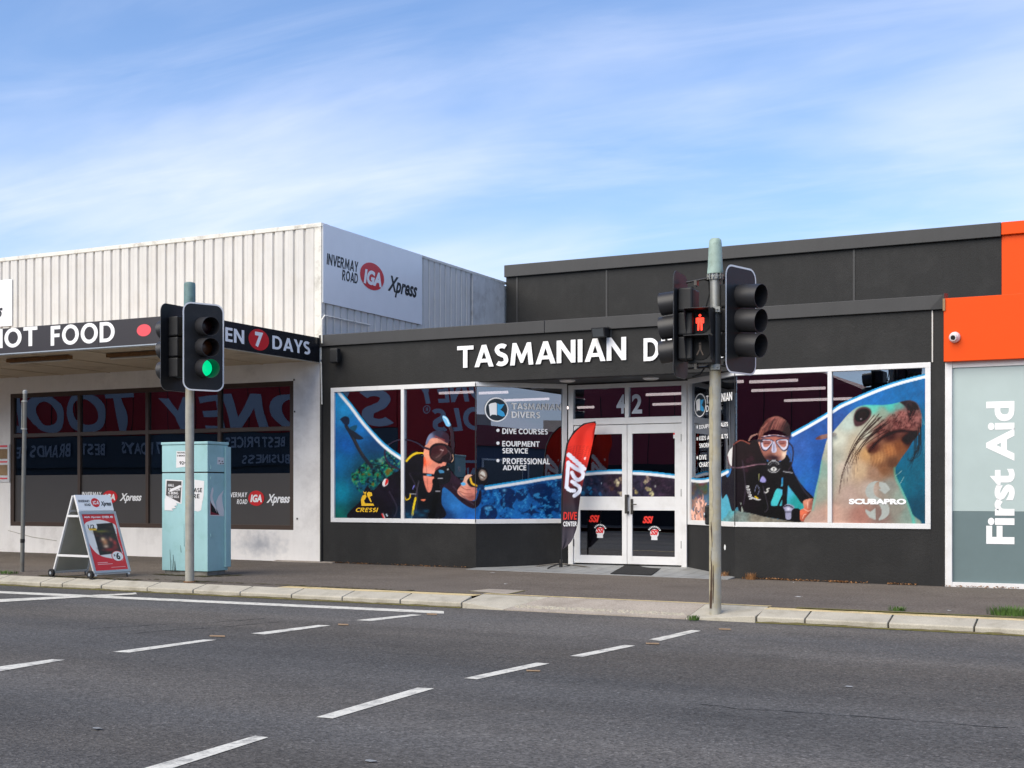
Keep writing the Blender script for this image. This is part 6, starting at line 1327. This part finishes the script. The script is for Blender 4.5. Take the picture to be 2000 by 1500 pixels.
# ---- seal
T7 = (1580, 700, .2267); cv.T = T7
seal = [(20, 1440), (25, 1300), (50, 1160), (85, 1010), (105, 890), (130, 790), (160, 690), (215, 625), (270, 560), (330, 490), (400, 430), (470, 404), (560, 402), (680, 398), (760, 382), (820, 366), (880, 362), (930, 385), (958, 440), (972, 510), (968, 590), (940, 660), (890, 720), (855, 780), (810, 840), (770, 900), (745, 950), (755, 1020), (800, 1120), (850, 1230), (890, 1340), (908, 1440)]
sa = [(330, 560, (186, 202, 190)), (250, 700, (206, 208, 190)), (230, 850, (176, 176, 160)), (120, 960, (146, 174, 160)), (80, 1150, (158, 170, 154)), (300, 950, (200, 184, 166)), (350, 1180, (190, 164, 150)), (200, 1350, (206, 166, 148)), (120, 1400, (190, 158, 144)), (450, 1350, (180, 130, 116)), (620, 1350, (146, 120, 112)), (480, 650, (190, 190, 170)), (420, 720, (200, 186, 160)),
      (550, 425, (104, 206, 184)), (700, 415, (88, 196, 178)), (780, 400, (110, 170, 160)), (640, 480, (150, 170, 150)), (560, 540, (180, 180, 160)), (870, 400, (96, 74, 76)), (800, 480, (166, 104, 98)), (700, 540, (156, 104, 96)), (620, 610, (140, 84, 78)), (900, 520, (140, 88, 84)), (840, 570, (150, 92, 86)), (760, 580, (132, 78, 74)), (560, 770, (110, 62, 50)), (700, 660, (84, 44, 40)),
      (600, 850, (206, 150, 96)), (500, 820, (206, 160, 106)), (700, 790, (196, 130, 78)), (780, 760, (150, 92, 56)), (850, 700, (84, 44, 34)), (640, 950, (150, 104, 74)), (720, 900, (120, 84, 62)), (560, 990, (170, 134, 110)), (440, 960, (206, 176, 140)), (800, 1180, (150, 168, 154)), (850, 1350, (140, 160, 148)), (700, 1100, (150, 150, 140)), (760, 1300, (150, 146, 134)), (520, 1120, (190, 170, 156))]
W, sc_ = cv.poly(seal, grad(T_(sa, T7), 3.2, .05, 10), 1.0); SM = np.zeros_like(cv.A); SM[W] = sc_
cv.stroke([(745, 950), (756, 1030), (800, 1120), (850, 1230), (890, 1340), (906, 1440)], 26, (70, 200, 180), 6, SM, a=.7); cv.stroke([(470, 404), (560, 402), (680, 398), (760, 382)], 20, (70, 206, 190), 5, SM, a=.7); cv.stroke([(105, 890), (60, 1130), (30, 1300)], 18, (90, 196, 180), 6, SM, a=.6)
cv.poly([(60, 686), (100, 662), (160, 650), (228, 640), (232, 668), (170, 684), (110, 698), (64, 700)], grad(T_([(70, 692, (96, 60, 60)), (220, 655, (170, 160, 150)), (130, 676, (140, 104, 96))], T7)))
cv.blob(225, 680, 22, 26, (120, 130, 130), .6)
cv.poly([(780, 372), (850, 362), (920, 384), (945, 440), (900, 450), (870, 520), (850, 480), (835, 420)], grad(T_([(860, 390, (70, 52, 58)), (900, 430, (60, 36, 40)), (860, 500, (70, 36, 40))], T7), 3, .2, 4), 2.0, mask=SM); cv.stroke([(855, 400), (872, 450), (874, 520)], 14, (40, 20, 24), 2, SM); cv.stroke([(925, 420), (905, 470), (880, 510)], 10, (50, 26, 30), 2, SM)
nz = vnoise(X, Y, 5, 77)
W, c_ = cv.cov_poly(sm(cv.tf([(560, 700), (600, 590), (680, 500), (760, 450), (830, 440), (940, 450), (968, 540), (940, 640), (860, 620), (760, 625), (660, 650), (600, 720), (540, 800), (500, 760)])), 8)
cv.put(W, c_*np.clip((nz[W]-.5)*4, 0, 1)*.75, (178, 116, 108)); cv.put(W, c_*np.clip((.48-nz[W])*5, 0, 1)*.6, (92, 44, 44))
for k in range(60):
    u_ = rs_.rand(); x = 590+330*u_; y = 560-60*u_+rs_.uniform(-60, 100); cv.stroke([(x, y), (x-10, y+22)], 4, (66, 34, 34), mask=SM, a=.6)
cv.stroke([(520, 800), (560, 750), (620, 690), (700, 645), (780, 625), (850, 628), (900, 640)], 22, (52, 22, 22), 5, SM, a=.9); cv.poly([(860, 640), (930, 620), (935, 660), (890, 710), (850, 740), (800, 700)], (48, 22, 24), 5, mask=SM, a=.8); cv.poly([(500, 770), (540, 750), (566, 790), (530, 830)], (90, 50, 42), 8, mask=SM, a=.6)
for k in range(26): x = 540+k*10; cv.stroke([(x, 790-k*3), (x-6, 860-k*2), (x+2, 930)], 4, (120, 72, 50), 1.5, SM, a=.4)
cv.poly([(384, 520), (400, 460), (440, 424), (500, 420), (536, 450), (530, 500), (490, 550), (440, 582), (396, 580)], (96, 66, 70), 3, mask=SM); cv.poly([(394, 510), (412, 462), (450, 440), (500, 438), (522, 466), (506, 510), (466, 540), (420, 544)], (36, 22, 32), 1.5, mask=SM); cv.poly([(418, 510), (440, 462), (480, 452), (500, 476), (484, 512), (448, 530)], (62, 38, 44), 2, mask=SM, a=.8); cv.blob(449, 522, 6, 5, (230, 230, 236), 1)
for k in range(15):
    u_ = k/14; x0_ = 620+rs_.uniform(-60, 60); y0_ = 480+u_*140; x1_ = 240+u_*200+rs_.uniform(-30, 30); y1_ = 1170-u_*250*rs_.rand()-u_*80
    cv.stroke([(x0_, y0_), ((x0_*1.2+x1_)/2.2-40, (y0_*1.3+y1_)/2.3-60), (x1_+30*(1-u_), y1_-160), (x1_, y1_)], 6.5, (54, 34, 34), .8, a=.8, taper=True)
for k in range(12):
    x0_, y0_ = 930+rs_.uniform(-20, 34), 560+rs_.uniform(0, 120); cv.stroke([(x0_, y0_), (x0_-4, y0_+150), (900-k*3, 880), (860+rs_.uniform(-20, 20), 980-k*14)], 8, (24, 30, 36), .8, a=.75, taper=True)
for k in range(4): cv.stroke([(968, 500+k*20), (1005, 600), (990, 760+k*30)], 4, (110, 150, 160), .8, a=.5)
cv.stroke([(750, 1010), (780, 985), (800, 968)], 4, (170, 190, 180)); cv.stroke([(785, 1080), (820, 1020)], 4, (170, 190, 180))
# big S emblem of the right pane
gy = (176, 182, 176)
cv.poly([(640, 1060), (560, 1060), (510, 1090), (488, 1140), (500, 1190), (540, 1220), (590, 1244), (620, 1290), (625, 1340), (600, 1392), (650, 1380), (688, 1340), (692, 1290), (670, 1240), (620, 1210), (570, 1180), (556, 1130), (570, 1080), (606, 1058)], gy)
cv.poly([(605, 1062), (660, 1072), (690, 1110), (700, 1130), (655, 1170), (600, 1128), (622, 1122), (605, 1100)], gy, smooth=False); cv.poly([(484, 1296), (528, 1322), (572, 1290), (574, 1392), (520, 1370), (490, 1330)], gy, smooth=False)
# ---- wave stripes on top of the sea but under divers: white with a blue upper edge
def stripe(xa, xb):
    pts = [p for p in wv_ if xa <= p[0] <= xb]; cv.T = (0, 0, 1)
    off = 2.4; cv.stroke([(p[0]+0, p[1]-0.0) for p in pts[::2]], 6.5, (36, 150, 204), .9); cv.stroke([(p[0]-(.6 if xa < 800 else 0), p[1]+3.6) for p in pts[::2]], 5.5, (232, 236, 240), .9)
stripe(650, 788); stripe(946, 1128); stripe(1128, 1345); stripe(1340, 1424); stripe(1545, 1830)
# print grain, soft blotches and slight light-dark shaping so that the film reads as a photo print
gr = (vnoise(X, Y, 2.0, 401, 2)-.5)*.24+((vnoise(X, Y, 7, 402, 4)-.5)*.2+(vnoise(X, Y, 22, 403, 3)-.5)*.14)*(1-.7*SM)
gm = cv.C.mean(-1, keepdims=True); cv.C = cv.C*(1-.22*SM[..., None])+gm*.22*SM[..., None]; sk = SM[..., None]; cv.C = cv.C*(1-sk)+sk*((cv.C-120)*1.16+104); cv.C = np.clip((cv.C-128)*1.05+125, 4, 250)
lum = cv.C.mean(-1)/255; keep_ = np.clip(1.15-lum, .25, 1); cv.C = cv.C*(1+(gr*keep_)[..., None])
# wet-suit folds and rim light
for (a_, b_, c_) in (((760, 960), (775, 990), (770, 1010)), ((800, 925), (815, 960), (812, 1000)), ((885, 950), (905, 970), (925, 985)), ((1490, 950), (1500, 990), (1494, 1000)), ((1555, 930), (1568, 955), (1582, 972)), ((1450, 900), (1456, 950), (1452, 985))): cv.T = (0, 0, 1); cv.stroke([a_, b_, c_], 2.2, (74, 66, 82), 1.6, a=.55)
# crop of upper part: keep sky side clear
cv.T = (0, 0, 1)

def print_sheet(name, canvas, O, R, U, w_, h_, parent, material, step=.012, opaque=False, to_px=None, keep=None, depth_off=0.0):
    """fine mesh on the sheet plane, every point coloured; points where nothing is printed are left out"""
    nx, ny = max(2, int(w_/step)), max(2, int(h_/step)); us = np.linspace(0, w_, nx+1); vs_ = np.linspace(0, h_, ny+1); Ug, Vg = np.meshgrid(us, vs_)
    O, R, U = Vector(O), Vector(R), Vector(U)
    Px = O.x+R.x*Ug+U.x*Vg; Py = O.y+R.y*Ug+U.y*Vg; Pz = O.z+R.z*Ug+U.z*Vg
    if to_px is None: xc = Px*CT+Py*ST; zc = -Px*ST+Py*CT; qx, qy = 1000+F*xc/zc, HY-F*(Pz-CZ)/zc
    else: qx, qy = to_px(Ug/w_, Vg/h_)
    col, al = canvas.sample(qx, qy); ok = np.ones_like(al, bool) if opaque else al > .5
    fidx = (np.arange(ny)[:, None]*(nx+1)+np.arange(nx)[None, :]); quads = np.stack([fidx, fidx+1, fidx+nx+2, fidx+nx+1], -1).reshape(-1, 4)
    okf = ok.reshape(-1)[quads].sum(1) >= 3; quads = quads[okf]; used = np.unique(quads); remap = np.full((nx+1)*(ny+1), -1); remap[used] = np.arange(len(used))
    quads = remap[quads]; off = OFF.get(parent, Vector((0, 0, 0))); V = np.stack([Px-off.x, Py-off.y, Pz-off.z], -1).reshape(-1, 3)[used]
    c = np.clip(col.reshape(-1, 3)[used]/255, 0, 1); lin = np.where(c <= .04045, c/12.92, ((c+.055)/1.055)**2.4)
    me = bpy.data.meshes.new(name); me.vertices.add(len(V)); me.vertices.foreach_set('co', V.ravel()); me.loops.add(quads.size); me.loops.foreach_set('vertex_index', quads.ravel().astype(np.int32))
    me.polygons.add(len(quads)); me.polygons.foreach_set('loop_start', np.arange(0, quads.size, 4, dtype=np.int32)); me.update(calc_edges=True)
    at_ = me.color_attributes.new('print', 'FLOAT_COLOR', 'POINT'); at_.data.foreach_set('color', np.concatenate([lin, np.ones((len(lin), 1))], 1).ravel().astype(np.float32))
    me.materials.append(MATS[material]); o = bpy.data.objects.new(name, me); C.objects.link(o); o.parent = parent; OFF[o] = off; return o
def mural(P0, P1, z0, z1, parent, d=.012, pad=(.0, .0), out=.016):
    P0, P1 = Vector((*P0, 0)), Vector((*P1, 0)); R = (P1-P0).normalized(); D = Vector((-R.y, R.x, 0)); w_ = (P1-P0).length-pad[0]-pad[1]
    return print_sheet('mural_print', cv, P0+R*pad[0]+D*out+ZV*z0, R, ZV, w_, z1-z0, parent, 'mural_print', d)
xm1, xm2 = at(787, 0, Y0).x, at(1621, 0, Y0).x; hf = FW*.42
mural((XA+FW, Y0), (xm1-hf, Y0), ZS+FW, ZH-FW, wl); mural((xm1+hf, Y0), (CL, Y0), ZS+FW, ZH-FW, wl)
mural((CL, Y0), (DXL-.03, DY-.04), ZS+FW, ZH-FW, wa, pad=(.01, FW))
mural((DXR+.03, DY-.04), (CR, Y0), ZS+FW, ZH-FW, wb, pad=(FW, .01))
mural((CR, Y0), (xm2-hf, Y0), ZS+FW, ZH-FW, wr); mural((xm2+hf, Y0), (XB-FW, Y0), ZS+FW, ZH-FW, wr)
for dd in (dA, dB): mural((dd[1], dd[3]), (dd[2], dd[3]), at(1280, 970, DY).z, at(1280, 900, DY).z, dd[0], out=.012)
# lettering on the murals
yl = Y0+.010
textY('CRESSI', 695, 739, 991.5, 1000, yl, 'yellow_logo', wl, bold=.05, shear=.25)
def emb(pts, m_, Yp, par, T): MB().poly([at(T[0]+T[2]*x, T[1]+T[2]*y, Yp) for x, y in pts]).build('emblem', m_, par)
for pts in ([(425, 1180), (440, 1140), (470, 1125), (480, 1150), (455, 1190), (465, 1215), (545, 1218), (555, 1238), (430, 1240)], [(480, 1120), (500, 1102), (530, 1110), (536, 1140), (510, 1150), (530, 1200), (520, 1204), (490, 1150)], [(446, 1096), (462, 1108), (480, 1100), (470, 1124), (455, 1120)]):
    emb(pts, 'yellow_logo', yl, wl, T5)
textY('SCUBAPRO', 1658, 1770, 974, 985, yl, 'letter_white', wr, bold=.06, drawn=False)
# words on the two angled panes
def pane_frame(P0, P1, out):
    P0, P1 = Vector((*P0, 0)), Vector((*P1, 0)); R = (P1-P0).normalized(); D = Vector((-R.y, R.x, 0)); return P0+D*out, R, D
def hit(px, py, O, D):
    a, b, c = ray(px, py); d = Vector((a, b, c)); t = D.dot(O-Vector((0, 0, CZ)))/D.dot(d); return Vector((0, 0, CZ))+d*t
def textP(s, fr, x0, x1, yt, yb, m_, par, **k):
    O, R, D = fr; a, b, c = hit(x0, yb, O, D), hit(x0, yt, O, D), hit(x1, yb, O, D); return put_text(s, a, R, ZV, (c-a).length, b.z-a.z, m_, par, **k)
frL = pane_frame((CL, Y0), (DXL-.03, DY-.04), .012); frR = pane_frame((DXR+.03, DY-.04), (CR, Y0), .012)
k_ = dict(bold=.035, thick=.002)
for s, x0, x1, yt, yb in (('TASMANIAN', 999, 1096, 787, 799.5), ('DIVERS', 999, 1055, 803.5, 816), ('DIVE COURSES', 981, 1070, 836.5, 847.5), ('EQUIPMENT', 981, 1054, 861, 872), ('SERVICE', 981, 1031, 875, 885.5), ('PROFESSIONAL', 982, 1074, 894.5, 906.5), ('ADVICE', 982, 1028, 908.5, 918.5)):
    textP(s, frL, x0, x1, yt, yb, 'letter_white', wa, **k_)
for y in (841, 866, 900):
    c = hit(972.5, y-.5, frL[0], frL[2]); MB().poly([c+frL[1]*(.028*math.cos(a*.52))+ZV*(.028*math.sin(a*.52))-frL[2]*.002 for a in range(12)]).build('bullet', 'letter_white', wa)
for s, x0, x1, yt, yb in (('TASMANIAN', 1379, 1430, 773, 789), ('DIVERS', 1379, 1409, 792, 805), ('EQUIPMENT SALES', 1366, 1422, 830, 838), ('KIDS AND ADULTS', 1366, 1422, 852, 860.5), ('SNORKELLING', 1366, 1408, 866, 875), ('DIVE', 1366, 1380, 889, 898), ('CHARTERS', 1366, 1398, 903, 912.5)):
    textP(s, frR, x0, x1, yt, yb, 'letter_white', wb, **k_)
for y in (834, 857, 894):
    c = hit(1362, y, frR[0], frR[2]); MB().poly([c+frR[1]*(.026*math.cos(a*.52))+ZV*(.028*math.sin(a*.52))-frR[2]*.002 for a in range(12)]).build('bullet', 'letter_white', wb)
def roundel(fr, x0, x1, yc, ry, par):
    O, R, D = fr; a, b = hit(x0, yc, O, D), hit(x1, yc, O, D); c = (a+b)/2; rx = (b-a).length/2; rz = ry; s = -D
    def ring(r, m_, o): MB().poly([c+R*(rx*r*math.cos(t*.2))+ZV*(rz*r*math.sin(t*.2))+s*o for t in range(31)]).build('roundel', m_, par)
    ring(1, 'letter_white', .001); ring(.9, 'blue_dark', .0025)
    f = lambda pts: [c+R*(rx*x)+ZV*(rz*y)+s*.004 for x, y in pts]
    MB().poly(f([(-.66, .38), (-.5, .5), (-.1, .58), (.02, .5), (.02, -.48), (-.1, -.42), (-.4, -.42), (-.54, -.56)])).build('emblem', 'letter_white', par)
    MB().poly(f([(.06, .52), (.25, .42), (.66, .46), (.42, .1), (.3, 0), (.6, -.2), (.72, -.5), (.5, -.56), (.3, -.5), (.06, -.4)])).build('emblem', 'blue_logo', par)
roundel(frL, 946.5, 993, 800, .205, wa); roundel(frR, 1356, 1379, 791.5, .19, wb)

# ---- feather flag cloth: grid between pole edge and free edge, with ripples
fc = Canvas(1080, 815, 1180, 1085, 3)
fc.put((slice(0, fc.h), slice(0, fc.w)), np.ones_like(fc.A), grad([(1130, 850, (232, 52, 40)), (1120, 900, (220, 40, 34)), (1110, 935, (120, 26, 32)), (1120, 965, (50, 36, 44)), (1115, 1000, (52, 46, 56)), (1105, 1050, (66, 62, 72)), (1150, 880, (240, 56, 40)), (1140, 930, (130, 30, 34))], 3))
fm = ((fc.X*1.1 % 2.4 < 1.0) & (fc.Y*1.1 % 2.4 < 1.0)) & (fc.Y > 870) & (fc.Y < 965); fc.C[fm] = fc.C[fm]*.72
Tc = (1080, 800, .22); fc.T = Tc
wt = (226, 230, 246)
fc.stroke([(140, 402), (276, 525)], 40, wt); 
fc.poly([(284, 420), (294, 430), (284, 446), (274, 434)], (240, 200, 200))
fc.stroke([(136, 470), (120, 690)], 34, wt); fc.stroke([(136, 478), (200, 520), (262, 556), (262, 600), (220, 625), (190, 600), (168, 560)], 34, wt); fc.stroke([(168, 560), (150, 560)], 20, wt, a=0); fc.stroke([(120, 690), (150, 715), (190, 720)], 34, wt, a=1); fc.stroke([(170, 640), (235, 690), (232, 730), (190, 765)], 34, wt)
fl_par = [o for o in bpy.data.objects if o.name == 'feather_flag'][0]
nu, nv = 40, 150; La, Ra = sm(FLAGL, False, 12), sm(FLAGR, False, 12)
def arc(P, t):
    d = np.concatenate([[0], np.cumsum(np.hypot(*np.diff(P, axis=0).T))]); d /= d[-1]; return np.stack([np.interp(t, d, P[:, 0]), np.interp(t, d, P[:, 1])], -1)
tt_ = np.linspace(0, 1, nv+1); Lp, Rp = arc(La, tt_), arc(Ra, tt_); V = []; cols = []; offv = OFF[fl_par]
for j in range(nv+1):
    for i in range(nu+1):
        u_ = i/nu; px, py = Lp[j]*(1-u_)+Rp[j]*u_; rip = .028*u_*math.sin(u_*7+tt_[j]*9)+.02*u_*math.sin(tt_[j]*34+u_*4); p = depth_pt(px, py, tf-.01-rip-.05*u_); V.append(tuple(p-offv)); cols.append((px, py))
cols = np.array(cols); cc_, _ = fc.sample(cols[:, 0], cols[:, 1]); edge = np.array([(i < 1.6 or j > nv-2) for j in range(nv+1) for i in range(nu+1)]); cc_[edge] = (24, 22, 26)
c = np.clip(cc_/255, 0, 1); lin = np.where(c <= .04045, c/12.92, ((c+.055)/1.055)**2.4)
me = bpy.data.meshes.new('banner'); me.from_pydata(V, [], [(j*(nu+1)+i, j*(nu+1)+i+1, (j+1)*(nu+1)+i+1, (j+1)*(nu+1)+i) for j in range(nv) for i in range(nu)]); me.shade_smooth()
at_ = me.color_attributes.new('print', 'FLOAT_COLOR', 'POINT'); at_.data.foreach_set('color', np.concatenate([lin, np.ones((len(lin), 1))], 1).ravel().astype(np.float32)); me.materials.append(MATS['cloth_print'])
bo = bpy.data.objects.new('banner', me); C.objects.link(bo); bo.parent = fl_par; OFF[bo] = offv
tfl = tf-.09
def flagtext(s, x0, x1, yt, yb, m_, **k):
    a, b, c = depth_pt(x0, yb, tfl), depth_pt(x0, yt, tfl), depth_pt(x1, yb, tfl); put_text(s, a, (c-a).normalized(), ZV, (c-a).length, b.z-a.z, m_, bo, **k)
flagtext('DIVE', 1100, 1127, 1000, 1015, 'red_logo2', bold=.05, shear=.1); flagtext('CENTER', 1100, 1126.5, 1018.5, 1028, 'letter_white', bold=.035)

# ---- A-frame poster
O, Rr, Uu, pw_, ph_, par_, nrm = POSTER
ac = Canvas(0, 0, 100, 200, 4); full = (slice(0, ac.h), slice(0, ac.w))
ac.put(full, np.ones_like(ac.A), (208, 44, 52))
ac.poly([(0, 40), (20, 24), (50, 20), (80, 30), (96, 44), (92, 90), (96, 140), (90, 168), (60, 160), (30, 150), (12, 132), (0, 96)], (226, 226, 224))
ac.poly([(22, 36), (88, 32), (94, 140), (24, 146)], (34, 26, 24), smooth=False, soft=2)
for i in range(50): ac.blob(rs_.uniform(26, 88), rs_.uniform(40, 140), rs_.uniform(3, 8), rs_.uniform(2, 6), [v*rs_.uniform(.4, 1.3) for v in (70, 58, 40)], .6)
ac.blob(48, 62, 24, 5, (120, 110, 40), .8); ac.blob(50, 100, 9, 14, (206, 140, 96), .95); ac.blob(46, 90, 6, 6, (236, 196, 150), .95); ac.blob(50, 116, 8, 6, (230, 200, 170), .9); ac.blob(70, 92, 6, 8, (190, 110, 90), .9); ac.blob(80, 104, 6, 10, (196, 60, 56), .9); ac.blob(60, 128, 18, 6, (170, 30, 34), .8); ac.blob(78, 120, 10, 8, (150, 40, 40), .8)
ac.poly([(10, 34), (30, 28), (38, 38), (34, 54), (10, 54), (4, 44)], (232, 232, 230)); ac.poly([(10, 50), (34, 50), (34, 58), (12, 58)], (226, 180, 50), smooth=False)
cx, cy = 78, 152
ac.poly([(cx+19*math.cos(a), cy+19*math.sin(a)) for a in np.linspace(0, 6.1, 16)], (206, 44, 52)); ac.poly([(cx+17*math.cos(a), cy+17*math.sin(a)) for a in np.linspace(0, 6.1, 16)], (232, 232, 230))
for y in (172, 178): ac.stroke([(12, y), (12+(30 if y < 175 else 44), y)], 1.8, (236, 210, 210))
ac.stroke([(50, 190), (94, 190)], 1.2, (236, 200, 200))
print_sheet('poster_print', ac, O, Rr, Uu, pw_, ph_, par_, 'poster_print', .006, True, to_px=lambda u, v: (u*100, (1-v)*200))
def pt(s, x, y, w_, h, m_, **k): put_text(s, O+Rr*(pw_*x)+Uu*(ph_*y)+nrm*.002, Rr, Uu, pw_*w_, ph_*h, m_, par_, **k)
pt('IGA Xpress', .06, .925, .5, .04, 'sign_white', bold=.03, shear=.2); pt('OVER 40', .6, .925, .34, .04, 'sign_white', bold=.03); pt('1/2', .1, .745, .2, .07, 'letter_black', bold=.02); pt('$', .66, .235, .05, .04, 'letter_black', bold=.02); pt('6', .73, .18, .12, .12, 'letter_black', bold=.03)
